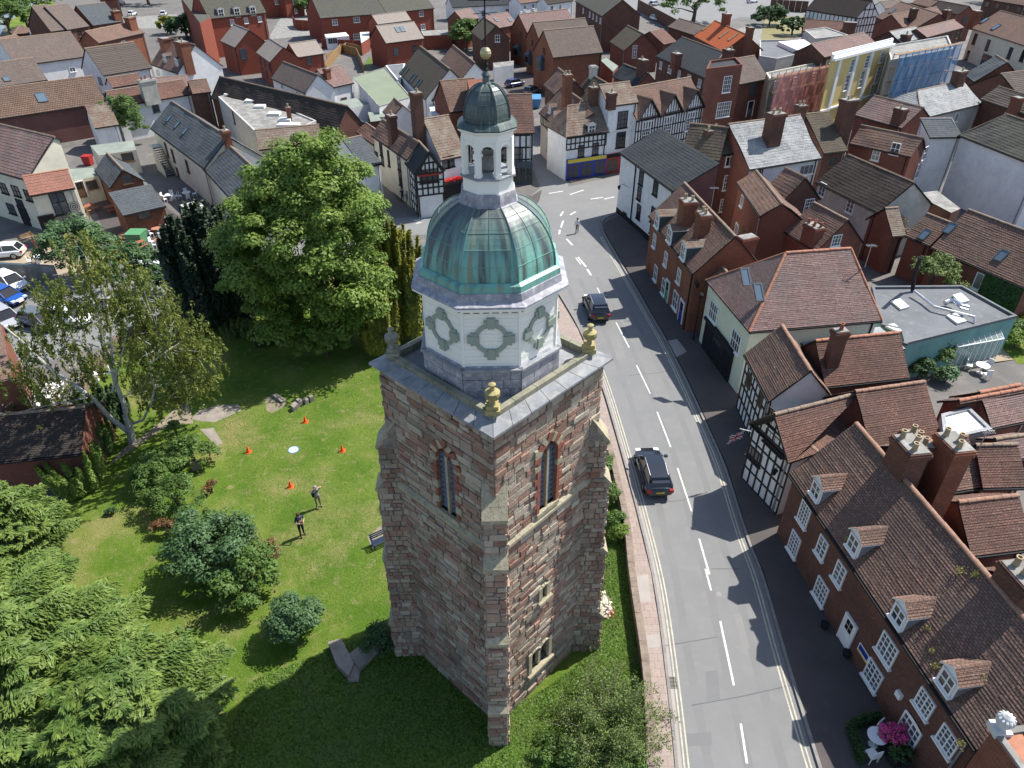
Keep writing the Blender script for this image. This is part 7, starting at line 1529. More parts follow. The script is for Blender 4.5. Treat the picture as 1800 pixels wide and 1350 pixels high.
m.build('branches', 'bark_grey', wisp); CC = np.concatenate(CC); CC[:, 2] = np.maximum(CC[:, 2], .05); leaf_mesh('leaves', CC, np.concatenate(NN_), .062, 'leaf_olive', 1.5, parent=wisp)
shrub('low yellow green bramble patch at the foot of the twiggy bush', (985, 1330), (1.1, .8, .4), .8, 'leaf_mid', ncl=30, leaf=.09, rc=.3); shrub('low green bramble patch by the wall at the bottom edge', (1105, 1350), (.8, .7, .4), .9, 'leaf_mid', ncl=26, leaf=.08, rc=.25)
# garden plants on the right
shrub('fluffy bright green garden shrub behind the hipped shop roof', (1335, 445), (2.2, 1.9, 1.6), 3.6, 'leaf_olive', ncl=60, leaf=.12, rc=.5); shrub('dark green plant under the arched window of the brick house', (1372, 400), (.9, .7, .6), 1.6, 'leaf_mid', ncl=18, leaf=.14)
shrub('large rusty brown climber on the brick wall behind the tiled roofs', (1548, 455), (1.7, 1.4, 2.0), 4.2, 'leaf_brown', ncl=56, leaf=.13, rc=.5); q_ = P((1652, 488), 3.5); shrub('spreading olive green shrub rising behind the flat felt roof', None, (2.2, 1.8, 1.4), 4.9, 'leaf_olive', ncl=60, leaf=.12, rc=.5, at=(q_.x, q_.y + .8))
for k, (q, rr, hh, mt, lb) in enumerate((((1632,645),(1.4,1.2,1.2),2.6,'leaf_mid','leafy green shrub against the teal wall, left of the greenhouse'), ((1612,668),(.8,.8,.8),1.8,'leaf_dark','dark shrub at the end of the tiled roof by the teal wall'), ((1660,672),(.7,.7,.5),1.2,'leaf_blue','grey green low shrub beside the garden path'), ((1782,612),(1.2,1.0,.7),1.5,'leaf_bright','bright green leafy plant by the right edge of the garden'), ((1775,600),(.9,.8,.9),1.8,'leaf_mid','flowering shrub right of the greenhouse'), ((1793,585),(.7,.8,.8),1.6,'leaf_yellow','yellow flowered shrub at the right edge'))): shrub(lb, q, rr, hh, mt, ncl=28, leaf=.13)
iv = P(Z('i', 1700, 700), 2.5); ivo = thing('ivy', iv, 'dark green ivy covering the right end of the brick range wall', 'ivy'); o_, e_, n_, u0_, u1_, zm_ = R1.walls[0]; f_ = np.random.default_rng(5); uu = f_.uniform(u1_*.62, u1_, 9000); hz = f_.uniform(.1, 4.3, 9000); dd = f_.uniform(.05, .35, 9000)
leaf_mesh('leaves', np.array(o_)[None] + np.outer(uu, np.array(e_)) + np.outer(dd, np.array(n_)) + np.c_[np.zeros(9000), np.zeros(9000), hz], np.tile(list(n_), (9000, 1)), .16, 'leaf_dark', 1.3, parent=ivo)
o_, e_, n_, u0_, u1_, zm_ = A17.walls[3]; iv2 = thing('ivy', o_, 'bright green ivy hanging over the white outbuilding corner', 'ivy'); C, N, _ = clumps(tuple(P(Z('a', 850, 850), 3.2)), (3.6, 1.5, 3.6), 90, .7, 90); leaf_mesh('leaves', C[C[:, 2] > .1], N[C[:, 2] > .1], .2, 'leaf_mid', 1.3, parent=iv2)
# far trees
for k, (q, rr, hh, mt, lb) in enumerate((((1218,40),(9,6,5),10,'leaf_mid','wide bright green tree by the car park, top centre right'), ((543,28),(4,3,2.6),5,'leaf_mid','small round green tree in the court of the red brick terrace'), ((20,62),(7,6,4),8,'leaf_mid','riverside bush at the water edge, top left corner'), ((52,52),(7,6,4.5),9,'leaf_mid','riverside bush beside the brown riverside roofs'), ((70,20),(9,7,4),8,'leaf_mid','far riverside tree at the top edge'),
      ((262,8),(8,6,4),8,'leaf_dark','dark tree by the car park at the top edge, left'), ((300,60),(3,3,2),4,'leaf_yellow','yellow green bush beside the apartment block'), ((820,88),(3,4,2.6),6,'leaf_mid','green shrub behind the two brown roofed gables'), ((1352,45),(4,4,3),5,'leaf_dark','dark bush at the left end of the meadow'), ((1392,62),(4,3,2),4,'leaf_dark','dark green bush in front of the meadow'),
      ((1440,28),(3,3,2),4,'leaf_bright','bright green bush by the timber framed hall'), ((1755,5),(9,6,4),9,'leaf_dark','dark tree behind the cream terrace, top right'), ((1795,12),(5,4,4),8,'leaf_brown','rusty leaved tree in the top right corner'), ((868,118),(3,2,1),1.6,'leaf_mid','leafy plants along the white garden wall behind the lantern'), ((690,195),(1,1,.8),1.6,'leaf_yellow','small yellow green bush by the white hatchback'), ((360,25),(3,2,2),4,'leaf_dark','dark shrub in front of the apartment block'), ((1640,8),(8,5,4),8,'leaf_dark','dark tree above the far brown roofs'), ((330,68),(5,4,2.6),5,'leaf_dark','shaded green shrubs at the foot of the apartment block'))):
    tree(lb, q, rr, hh, mt, leaf=.42 if hh > 3 else .25, ncl=70, nl=60, rc=1.1 if hh > 4 else .5)
for (x, y, lb) in ((1262,560,'thin upright yellow green plant on the inn front beside the gable'), (1510,560,'second upright yellow green plant on the inn front by the lantern')):
    q_ = P(Z('q', x, y), 5.2); r_ = thing('potted_plant', (q_.x, q_.y, 3.6), lb, 'plant'); t_ = MB(); t_.lathe((q_.x, q_.y, 3.5), [(.2, 0), (.26, .35)], 8); t_.build('pot', 'brown_timber', r_); C, N, _ = clumps((q_.x, q_.y, 4.9), (.5, .5, 1.3), 26, .3, 40); leaf_mesh('leaves', C, N, .15, 'leaf_yellow', 1.5, parent=r_)
leafm('leaf_moss', (0.20, 0.19, 0.06), (0.28, 0.24, 0.09), None, .1)
for (x, y, s_) in ((1480,1330,0),) if False else ((1690,1005,.9),(1716,1010,.7),(1722,1172,.8),(1728,1190,.6),(1646,1172,.7),(1640,1145,.5),(1550,940,.5),(1490,948,.4),(1690,1308,.6),(1632,1105,.4)):
    b_ = roof_hit(H1, (x, y)); k_ = 160; q = np.array(b_[1])[None] + rng.normal(0, .11*s_, (k_, 3)) + np.array(b_[4])[None]*.06; mo_ = leaf_mesh('moss', q, np.tile(list(b_[4]), (k_, 1)), .06, 'leaf_moss', 1.0, parent=H1.root); mo_['kind'] = 'stuff'
# ================================================================ cars
def car(label, px, to, color, L=4.4, wd=1.82, ht=1.5, kind='hatch', group=None, plate='white_paint', at=None):
    c = at or P(px); t = P(to); f = (t - c); f.z = 0; f.normalize(); s = Vector((-f.y, f.x, 0)); c = Vector((c.x, c.y, .004)); root = thing('car', c, label, 'car', group)
    if color not in MAT: flatm(color, CARC[color], .22, .6); MAT[color].node_tree.nodes['Principled BSDF'].inputs['Coat Weight'].default_value = .6
    suv = kind == 'suv'; b = .30 if not suv else .34; belt = ht*.60; hl = L/2; hw = wd/2
    # stations x, half width, z low, z belt
    st = [(-hl, hw*.80, .42, belt*.80), (-hl+.12, hw*.92, b, belt*.96), (-hl+.5, hw, b, belt*1.02), (-.9, hw, b, belt), (.4, hw, b, belt*.97), (1.0, hw*.99, b, belt*.94), (hl-.55, hw*.96, b, belt*.84), (hl-.15, hw*.84, b, belt*.70), (hl, hw*.66, .42, belt*.52)]
    def sec(x, w, z0, z1): 
        hpts = [(-w*.9, z0), (-w, z0+.16), (-w, (z0+z1)/2), (-w*.97, z1-.07), (-w*.88, z1), (-w*.4, z1+.03), (w*.4, z1+.03), (w*.88, z1), (w*.97, z1-.07), (w, (z0+z1)/2), (w, z0+.16), (w*.9, z0)]
        return [c + f*x + s*y + ZU*z for y, z in hpts]
    m = MB(); S = [sec(*q) for q in st]
    for i in range(len(S)-1):
        for k in range(11): m.face([S[i][k], S[i][k+1], S[i+1][k+1], S[i+1][k]])
    m.face(S[0][::-1]); m.face(S[-1]); m.build('body', color, root, smooth=True)
    # cabin: glass and roof
    xb, xr0, xr1, xf = (-hl+.18, -hl+.62, .35, 1.15) if kind != 'saloon' else (-hl+.75, -.95, .35, 1.2)
    gz = belt - .02; g = MB(); A = [(xb, hw*.80, gz), (xf, hw*.84, gz - .03)]; T_ = [(xr0, hw*.66, ht - .06), (xr1, hw*.68, ht - .04)]
    pt = lambda x, y, z: c + f*x + s*y + ZU*z
    q0, q1, q2, q3 = pt(A[0][0], -A[0][1], gz), pt(A[1][0], -A[1][1], gz), pt(A[1][0], A[1][1], gz), pt(A[0][0], A[0][1], gz); r0, r1, r2, r3 = pt(T_[0][0], -T_[0][1], T_[0][2]), pt(T_[1][0], -T_[1][1], T_[1][2]), pt(T_[1][0], T_[1][1], T_[1][2]), pt(T_[0][0], T_[0][1], T_[0][2])
    g.face([q0, q1, r1, r0]); g.face([q1, q2, r2, r1]); g.face([q2, q3, r3, r2]); g.face([q3, q0, r0, r3]); g.build('glass', 'dark_glass', root)
    rf = MB(); R_ = []
    for i, x in enumerate(np.linspace(T_[0][0]-.10, T_[1][0]+.12, 6)): w = hw*.69; cr = .05*math.sin(math.pi*i/5); R_.append([pt(x, y, ht - .07 + cr + (.045 if abs(y) < w*.9 else 0)) for y in (-w, -w*.85, 0, w*.85, w)])
    for i in range(5):
        for k in range(4): rf.face([R_[i][k], R_[i+1][k], R_[i+1][k+1], R_[i][k+1]])
    for a_, b_2 in ((q0, r0), (q3, r3), (q1, r1), (q2, r2)): rf.tube([a_, b_2], .045, 4)
    for sg in (-1, 1): rf.tube([pt(-.35, sg*hw*.825, gz), pt(-.35, sg*hw*.68, ht-.06)], .05, 4)
    rf.build('roof', color, root, smooth=False)
    if suv:
        for sg in (-1, 1): rr = MB(); rr.tube([pt(T_[0][0]+.1, sg*hw*.62, ht-.02), pt(-.4, sg*hw*.64, ht+.05), pt(T_[1][0]-.1, sg*hw*.62, ht)], .025, 5); rr.build('roof_rail', 'shiny_steel', root)
        wl_ = MB()
        wl_.box(pt(xb+.02, 0, ht*.93), f*.12, s*hw*.6, ZU*.02); wl_.build('spoiler', color, root)
    for sg in (-1, 1):
        h_ = MB(); h_.box(pt(hl-.22, sg*hw*.66, belt*.70), f*.14, s*.17, ZU*.07); h_.build('headlight', 'pale_blind', root); h_ = MB(); h_.box(pt(-hl+.06, sg*hw*.76, belt*.82), f*.08, s*.13, ZU*.11); h_.build('tail_light', 'red_lamp', root)
        h_ = MB(); h_.box(pt(.95, sg*(hw+.10), belt+.02), f*.08, s*.11, ZU*.07); h_.build('wing_mirror', color, root)
        for xx in (-hl*.60, hl*.62):
            k = 'wheel'
            if k not in _SH:
                w = MB(); 
                for a0 in range(14):
                    t0, t1 = 2*math.pi*a0/14, 2*math.pi*(a0+1)/14
                    for (ra, za, rb_, zb_) in ((.33, -.1, .33, .1), (.33, .1, .22, .11), (.22, -.11, .33, -.1)): w.face([(ra*math.cos(t0), ra*math.sin(t0), za), (ra*math.cos(t1), ra*math.sin(t1), za), (rb_*math.cos(t1), rb_*math.sin(t1), zb_), (rb_*math.cos(t0), rb_*math.sin(t0), zb_)])
                rm = MB(); rm.lathe((0, 0, -.08), [(.22, 0), (.22, .17), (.06, .18), (.05, .2)], 12); _SH[k] = (w.mesh('tyre', ['black_paint']), rm.mesh('rim', ['grey_steel']))
            o = inst('wheel', _SH['wheel'][0], frame4(pt(xx, sg*(hw-.09), .33), f, ZU, s*sg), root); r_o = bpy.data.objects.new('rim', _SH['wheel'][1]); COL.objects.link(r_o); r_o.parent = o
    h_ = MB(); h_.box(pt(-hl-.01, 0, .62), f*.012, s*.26, ZU*.06); h_.build('number_plate', 'plate_yellow', root); h_ = MB(); h_.box(pt(hl+.01, 0, .45), f*.012, s*.26, ZU*.06); h_.build('number_plate', 'white_paint', root)
    return root
CARC = dict(car_black=(.008,.010,.016), car_white=(.72,.73,.74), car_blue=(.01,.07,.32), car_silver=(.35,.36,.38), car_grey=(.10,.11,.12), car_navy=(.012,.03,.14))
flatm('red_lamp', (.35, .01, .01), .25); flatm('plate_yellow', (.55, .38, .03), .5)
car('black estate car with chrome roof rails driving away on the road, nearer one', (1146, 838), (1125, 770), 'car_black', 4.3, 1.8, 1.45, 'suv'); car('black off road car with red tail lights driving away up the road, farther one', (1047, 549), (1032, 510), 'car_black', 4.2, 1.85, 1.65, 'suv')
for px, to, col, lb in (((8,452),(-40,456),'car_white','white hatchback parked on the inn terrace at the left edge'), ((22,505),(48,516),'car_white','white hatchback beside the blue car, behind the concrete wall'), ((12,530),(38,536),'car_blue','bright blue hatchback parked at the left edge'), ((12,568),(34,582),'car_silver','silver car parked below the blue hatchback'), ((75,572),(100,578),'car_grey','grey car under the birch branches'), ((127,566),(150,570),'car_white','white car roof glimpsed through the birch, beside the grey car'), ((620,222),(645,218),'car_white','white hatchback parked by the white garage'),
    ((905,152),(925,148),'car_navy','dark blue car parked by the gabled brick houses'), ((935,165),(955,158),'car_grey','black car parked behind the blue car by the corner shop'), ((233,28),(246,22),'car_white','white car in the car park beside the riverside roofs'), ((288,28),(296,16),'car_white','white car at the top edge by the apartment block'), ((212,8),(225,4),'car_grey','dark car at the top edge left'), ((1150,10),(1164,8),'car_silver','silver car in the far car park behind the brick wall, upper one'), ((1152,36),(1166,40),'car_white','white car in the far car park beside the long brick wall'), ((1322,5),(1332,4),'car_white','white car at the top edge above the orange roof'), ((282,482),(320,480),'car_white','white van like car beside the dark yew'), ((205,545),(240,548),'car_silver','pale car under the pines beyond the birch')):
    car(lb, px, to, col, 4.1, 1.75, 1.45)
# ================================================================ people
def person(label, px, face, h=1.75, shirt='shirt_grey', legs='trousers_dark', pose='stand', hair='hair_brown', extra=None, at=None, arms=None):
    c = at or P(px); c = Vector((c.x, c.y, (at.z if at else 0.012))); t = P(face) if isinstance(face, tuple) else face; f = (t - c); f.z = 0; f.normalize(); s = Vector((f.y, -f.x, 0)); k = h/1.75
    root = thing('person', c, label, 'person'); pt = lambda x, y, z: c + (s*x + f*y + ZU*z)*k
    J = dict(pel=(0,0,.95,.15,.11), wai=(0,.01,1.10,.14,.10), che=(0,.0,1.32,.17,.11), nec=(0,.01,1.47,.06,.06), hea=(0,.03,1.60,.095,.11), top=(0,.02,1.70,.075,.09))
    st = .11 if pose != 'walk' else .09; dy = .22 if pose == 'walk' else .04
    for sg, n in ((-1, 'L'), (1, 'R')):
        y = dy*sg; J['hip'+n] = (sg*.10, 0, .90, .095, .095); J['kne'+n] = (sg*st, y*.6+.02, .50, .065, .065); J['ank'+n] = (sg*(st+.02), y, .10, .042, .045); J['toe'+n] = (sg*(st+.04), y+.16, .045, .04, .03)
        J['sho'+n] = (sg*.19, 0, 1.42, .062, .062)
        a = (arms or {}).get(n) or ((sg*.25, -.02, 1.14), (sg*.26, .08, .90)); J['elb'+n] = (*a[0], .043, .043); J['wri'+n] = (*a[1], .03, .03); d = (Vector(a[1]) - Vector(a[0])).normalized(); hh = Vector(a[1]) + d*.09; J['han'+n] = (*hh, .036, .022)
    E = [('pel','wai'),('wai','che'),('che','nec'),('nec','hea'),('hea','top')]
    for n in 'LR': E += [('pel','hip'+n),('hip'+n,'kne'+n),('kne'+n,'ank'+n),('ank'+n,'toe'+n),('che','sho'+n),('sho'+n,'elb'+n),('elb'+n,'wri'+n),('wri'+n,'han'+n)]
    names = list(J); me = bpy.data.meshes.new('body'); me.from_pydata([tuple(pt(*J[n][:3]) - c) for n in names], [(names.index(a), names.index(b)) for a, b in E], [])
    o = bpy.data.objects.new('body', me); COL.objects.link(o); md = o.modifiers.new('skin', 'SKIN'); md.use_smooth_shade = True
    lay = me.skin_vertices or me.skin_vertices.new() if hasattr(me.skin_vertices, 'new') else me.skin_vertices
    for i, n in enumerate(names): me.skin_vertices[0].data[i].radius = (J[n][3]*k, J[n][4]*k)
    me.skin_vertices[0].data[0].use_root = True; sb = o.modifiers.new('sub', 'SUBSURF'); sb.levels = 2; sb.render_levels = 2
    dg = bpy.context.evaluated_depsgraph_get(); new = bpy.data.meshes.new_from_object(o.evaluated_get(dg)); o.modifiers.clear(); o.data = new; new.name = 'body'
    new.materials.clear(); [new.materials.append(MAT[x]) for x in ('skin', shirt, legs, 'shoe')]
    slv = (arms or {}).get('sleeve', 1.20)
    for pg in new.polygons:
        q = pg.center/k; lat = abs(q.dot(s)); 
        wrist = min((q - (s*J['wri'+n][0] + f*J['wri'+n][1] + ZU*J['wri'+n][2])).length for n in 'LR'); elb = min((q - (s*J['elb'+n][0] + f*J['elb'+n][1] + ZU*J['elb'+n][2])).length for n in 'LR')
        pg.material_index = 3 if q.z < .10 else 0 if (wrist < .20 or elb < .09) else 2 if q.z < .98 else 1 if q.z < 1.46 or (q.z < 1.52 and lat > .09) else 0; pg.use_smooth = True
    o.parent = root
    m = MB(); hc = pt(0, .02, 1.62); m.lathe(hc + ZU*0, [(.112*k, 0), (.115*k, .05*k), (.095*k, .10*k), (.05*k, .135*k)], 10); hr = m.build('hair', hair, root, smooth=True)
    nz = MB(); nz.box(pt(0, .135, 1.59), s*.012, f*.018, ZU*.02); nz.build('nose', 'skin', root)
    for sg in (-1, 1): ey = MB(); ey.box(pt(sg*.035, .125, 1.615), s*.012, f*.006, ZU*.006); ey.build('eye', 'black_paint', root); er = MB(); er.box(pt(sg*.105, .02, 1.60), s*.012, f*.02, ZU*.03); er.build('ear', 'skin', root)
    if extra: extra(root, pt, s, f, k)
    return root
plain('skin', (.50, .30, .22), (.45, .27, .19)); 
for n, c_ in dict(shirt_grey=(.30,.30,.31), shirt_navy=(.03,.04,.09), shirt_white=(.65,.65,.66), shirt_blue=(.10,.16,.30), shirt_pink=(.5,.15,.2), trousers_dark=(.025,.028,.04), trousers_khaki=(.22,.19,.13), shorts_black=(.02,.02,.022), hair_brown=(.06,.035,.02), hair_grey=(.25,.24,.23), shoe=(.04,.035,.03)).items(): flatm(n, c_, .85, .15)
def bag(root, pt, s, f, k):
    m = MB(); m.box(pt(.20, -.06, 1.08), s*.05, f*.10, ZU*.13); m.tube([pt(-.12, .10, 1.44), pt(.05, .14, 1.3), pt(.2, .02, 1.15)], .018, 4); m.tube([pt(-.12, -.06, 1.45), pt(.05, -.14, 1.3), pt(.2, -.1, 1.15)], .018, 4); m.build('shoulder_bag', 'black_paint', root)
def bag2(root, pt, s, f, k):
    m = MB(); m.box(pt(0, .30, 1.20), s*.07, f*.02, ZU*.05); m.build('controller', 'black_paint', root)
person('person in grey shirt and khaki trousers shading eyes with both raised arms on the lawn', (561,892), (640,1000), 1.78, 'shirt_grey', 'trousers_khaki', arms={'L': ((-.34, .06, 1.52), (-.12, .16, 1.66)), 'R': ((.36, .06, 1.52), (.14, .16, 1.66))}, extra=bag, hair='hair_grey')
person('person in navy top and dark trousers holding a small controller on the lawn', (532,942), (600,1000), 1.85, 'shirt_navy', 'trousers_dark', arms={'L': ((-.27, .05, 1.15), (-.08, .28, 1.18)), 'R': ((.27, .05, 1.15), (.08, .28, 1.18))}, extra=bag2)
person('person in white shirt and black shorts walking in the road by the bend', (1014,410), (1010,470), 1.75, 'shirt_white', 'shorts_black', 'walk')
for q, fc, sh, lg, lb in (((717,361),(717,300),'shirt_blue','trousers_khaki','person in blue shirt walking towards the inn door'), ((708,355),(700,300),'shirt_navy','trousers_dark','person in dark clothes beside the one in blue by the inn'), ((775,352),(790,340),'shirt_pink','trousers_dark','person in orange red top under the inn parasols'), ((1018,312),(1018,330),'shirt_pink','trousers_dark','person in pink in front of the blue shopfront'), ((1025,310),(1040,330),'shirt_white','trousers_dark','person in white top in front of the blue shopfront'), ((1070,305),(1070,330),'shirt_white','shorts_black','person in white at the door of the red shopfront')):
    person(lb, q, fc, 1.7, sh, lg, 'walk')
# ================================================================ things on the lawn
def cone(label, px):
    c = P(px); r = thing('traffic_cone', (c.x, c.y, .013), label, 'traffic cone', 'orange marker cones round the landing pad'); m = MB(); m.abox(c.x-.19, c.x+.19, c.y-.19, c.y+.19, .013, .045); m.build('base', 'orange_plastic', r); m = MB(); m.lathe((c.x, c.y, .045), [(.14, 0), (.10, .18), (.09, .2), (.035, .46), (.03, .48)], 12); m.build('cone', 'orange_plastic', r, smooth=True)
for q, lb in (((537,742),'orange marker cone nearest the broken stone, far side of the landing pad'), ((437,795),'orange marker cone left of the landing pad'), ((602,793),'orange marker cone right of the landing pad'), ((511,856),'orange marker cone nearest the two people, near side of the pad')): cone(lb, q)
c = P((516,791)); r = thing('landing_pad', (c.x, c.y, .014), 'round pale landing pad with blue rim on the grass', 'landing pad'); m = MB(); m.lathe((c.x, c.y, .02), [(.37, 0), (.37, .01)], 28); m.build('rim', 'blue_plastic', r); m = MB(); m.lathe((c.x, c.y, .031), [(.31, 0), (.31, .006)], 28); m.build('disc', 'pale_blind', r)
m = MB()
for i in range(24):
    t0, t1 = 2*math.pi*i/24, 2*math.pi*(i+1)/24; m.face([(c.x+.14*math.cos(t0), c.y+.14*math.sin(t0), .041), (c.x+.18*math.cos(t0), c.y+.18*math.sin(t0), .041), (c.x+.18*math.cos(t1), c.y+.18*math.sin(t1), .041), (c.x+.14*math.cos(t1), c.y+.14*math.sin(t1), .041)])
m.build('ring', 'blue_plastic', r)
def rubble(name, label, pts, z, h, n, mat='old_stone_slab', cat='stone remains'):
    P_ = W(*pts); a, b = P_[0], P_[-1]; r = thing(name, a.lerp(b, .5), label, cat)
    for i in range(n):
        t = (i + .5)/n; k = t*(len(P_)-1); q = P_[int(k)].lerp(P_[min(int(k)+1, len(P_)-1)], k - int(k)); d = (b-a).normalized(); ang = random.uniform(-.15, .15); d = Vector((d.x*math.cos(ang)-d.y*math.sin(ang), d.x*math.sin(ang)+d.y*math.cos(ang), 0)); hh = h*random.uniform(.6, 1.1)
        inst('stone', cube_mesh(mat, .06, i % 3), frame4(q + ZU*hh/2, d, Vector((-d.y, d.x, 0)), ZU, (b-a).length/n*1.02, random.uniform(.32, .45), hh), r)
rubble('wall_stump', 'broken L shaped grey stone wall stump on the lawn', [(516,722),(522,714),(553,703)], 0, .55, 6); rubble('wall_stump', 'short row of reddish stones beside the bare earth patch', [(483,697),(500,708)], 0, .25, 4)
r = thing('stone_slab', P((615,1150)), 'two broken flat stone slabs leaning at the left foot of the tower', 'stone slab')
for pts, z in (([(576,1128),(600,1122),(622,1165),(612,1188),(590,1165)], .45), ([(612,1150),(665,1112),(680,1125),(632,1175)], .35), ([(600,1165),(635,1160),(630,1195),(612,1195)], .25)): m = MB(); m.poly([P(p, z) for p in pts], 0.0, z); m.build('slab', 'old_stone_slab', r)
m = MB(); g_ = P((347,826)); m.box(g_ + ZU*.35, Vector((.28,.1,0)), Vector((-.03,.06,0)), ZU*.35); m.build('gravestone', 'old_stone_slab', label='small upright gravestone beside the hedge bushes', cat='gravestone')
def bench(label, a, b, mat='navy_paint', back=True, h=.42):
    A, B = P(a), P(b); e = (B-A); L = e.length; e /= L; n = Vector((-e.y, e.x, 0)); 
    r = thing('bench', A.lerp(B, .5), label, 'bench')
    for i in range(4): inst('slat', cube_mesh(mat), frame4(A.lerp(B, .5) + n*(-.2 + .12*i) + ZU*h, e, n, ZU, L, .09, .03), r)
    if back:
        for i in range(3): inst('back_slat', cube_mesh(mat), frame4(A.lerp(B, .5) + n*(.26 + .03*i) + ZU*(h + .14 + .12*i), e, ZU, -n, L, .08, .03), r)
    for p in (A + e*.08, B - e*.08):
        m = MB(); m.box(p - n*.18 + ZU*.2, e*.03, n*.03, ZU*.2); m.box(p + n*.24 + ZU*.4, e*.03, n*.03, ZU*.4); m.box(p + n*.02 + ZU*.2, e*.025, n*.22, ZU*.03); m.box(p - n*.0 + ZU*.62, e*.025, n*.24, ZU*.025); m.build('leg', mat, r)
bench('dark grey slatted bench on its earth patch beside the tower', (655,965), (700,945))
# ================================================================ street and yard furniture
def parasol(label, px, mat, h=2.3, rad=1.3, shut=False):
    c = P(px); r = thing('parasol', c, label, 'parasol'); m = MB(); m.tube([c, c + ZU*h], .03, 6); m.lathe(c, [(.22, 0), (.2, .08)], 8); m.build('pole', 'brown_timber', r); m = MB()
    if shut: m.lathe(c + ZU*(h*.42), [(.06, 0), (.17, .12), (.13, h*.35), (.03, h*.6)], 8)
    else:
        for k in range(8):
            t0, t1 = math.pi*k/4, math.pi*(k+1)/4; f = lambda t, q, z: c + Vector((q*math.cos(t), q*math.sin(t), z)); m.face([f(t0, rad, h-.45), f(t1, rad, h-.45), c + ZU*h]); m.face([f(t0, rad, h-.62), f(t1, rad, h-.62), f(t1, rad, h-.45), f(t0, rad, h-.45)])
    m.build('canopy', mat, r)
flatm('parasol_pink', (.50, .30, .32), .7); flatm('parasol_red', (.28, .02, .04), .7); flatm('parasol_teal', (.02, .30, .26), .7)
parasol('pale pink parasol in front of the timbered inn gable', (771,352), 'parasol_pink', 2.6, 1.9); parasol('second pink parasol beside the lantern at the inn', (806,340), 'parasol_pink', 2.6, 1.7); parasol('closed dark red parasol by the white table at the terrace wall', (73,458), 'parasol_red', 2.6, shut=True); parasol('closed dark red parasol in front of the bar building', (275,408), 'parasol_red', 2.6, shut=True); parasol('turquoise parasol among white chairs left of the birch', (50,722), 'parasol_teal', 2.3, .45)
def chair(label, c, a, mat='white_paint', group=None, nm='garden_chair', s=1.0):
    c = Vector(c); e = Vector((math.cos(a), math.sin(a), 0)); n = Vector((-e.y, e.x, 0)); r = thing(nm, c, label, 'chair', group)
    inst('seat', cube_mesh(mat), frame4(c + ZU*.43*s, e, n, ZU, .45*s, .45*s, .04), r); inst('backrest', cube_mesh(mat), frame4(c + n*.22*s + ZU*.68*s, e, ZU, -n, .45*s, .48*s, .04), r)
    for x in (-1, 1):
        for y in (-1, 1): inst('leg', cube_mesh(mat), frame4(c + e*.2*x*s + n*.2*y*s + ZU*.21*s, e, n, ZU, .035, .035, .42*s), r)
    return r
def table(label, c, rad=.5, mat='white_paint', h=.72, group=None):
    c = Vector(c); r = thing('garden_table', c, label, 'table', group); m = MB(); m.lathe(c + ZU*(h-.03), [(rad, 0), (rad, .035)], 16); m.build('table_top', mat, r); m = MB(); m.lathe(c, [(rad*.5, 0), (.05, .06), (.035, h-.03)], 8); m.build('leg', mat, r); return r
def setg(px, where, n=4, mat='white_paint', tm='white_paint', rr=.85):
    c = P(px); table('round table among chairs ' + where, c, .5, tm)
    for i in range(n): t = 2*math.pi*i/n + .5; o_ = Vector((rr*math.cos(t), rr*math.sin(t), 0)); d_ = ('far' if o_.y > .25 else 'near' if o_.y < -.25 else 'level') + (' right' if o_.x > .25 else ' left' if o_.x < -.25 else ''); chair('white chair %s, on the %s side of its table' % (where, d_), c + o_, t - math.pi/2, mat, 'white chairs ' + where)
setg((72,462), 'by the terrace retaining wall'); setg((277,412), 'before the brick bar', 5, tm='clay_orange'); setg((282,432), 'left of the dark yew', 5, tm='clay_orange'); setg((90,708), 'behind the dark roofed outbuilding', 5); setg((60,700), 'beside the turquoise parasol', 4); setg((105,690), 'under the birch branches', 4); setg((170,668), 'shaded by the birch trunk', 4)
setg((300,352), 'at the outside stair foot', 5); setg((330,348), 'by the white box building', 4); setg((55,292), 'on the inn green plot', 3)
c = P(Z('p', 745, 1160), .4); table('white round iron table in the tiny front garden, bottom right', (c.x, c.y, .115), .42)
for q, lb, a in (((800,1090), 'white oval backed iron chair behind the white round table', .6), ((728,1255), 'white iron chair in front of the white round table', 3.4)): c = P(Z('p', *q), .5); chair(lb, (c.x, c.y, .115), a)
c = P(Z('p', 870, 1150), .6); r = thing('planter', (c.x, c.y, .115), 'planter full of bright pink flowers by the brick house window', 'planter'); m = MB(); m.box((c.x, c.y, .35), (.45, .3, 0), (-.12, .18, 0), (0, 0, .24)); m.build('box', 'black_paint', r); C, N, _ = clumps((c.x, c.y, .95), (.62, .5, .35), 36, .18, 40); leaf_mesh('flowers', C, N, .085, 'petal_pink', 1.1, parent=r); leaf_mesh('leaves', C[::2] - np.array([0,0,.08]), N[::2], .08, 'leaf_mid', 1.4, parent=r)
c = P(Z('p', 920, 1270), .5); r = thing('planter', (c.x, c.y, .115), 'dark box of plants below the pink flowers', 'planter'); m = MB(); m.box((c.x, c.y, .4), (.4, .15, 0), (-.1, .2, 0), (0, 0, .2)); m.build('box', 'black_paint', r); C, N, _ = clumps((c.x, c.y, .7), (.5, .35, .25), 24, .16, 40); leaf_mesh('leaves', C, N, .08, 'leaf_dark', 1.4, parent=r)
hd = thing('hedge', P(Z('p', 600, 1200)), 'low clipped dark hedge round the tiny front garden', 'hedge'); HB = []; 
for a, b in (((555,1085),(640,1330)), ((555,1085),(760,1020))):
    A, B = P(Z('p', *a)), P(Z('p', *b)); n_ = 2600; t = rng.random(n_); HB.append(np.c_[A.x + (B.x-A.x)*t + rng.normal(0,.08,n_), A.y + (B.y-A.y)*t + rng.normal(0,.08,n_), rng.uniform(.1,.75,n_)])
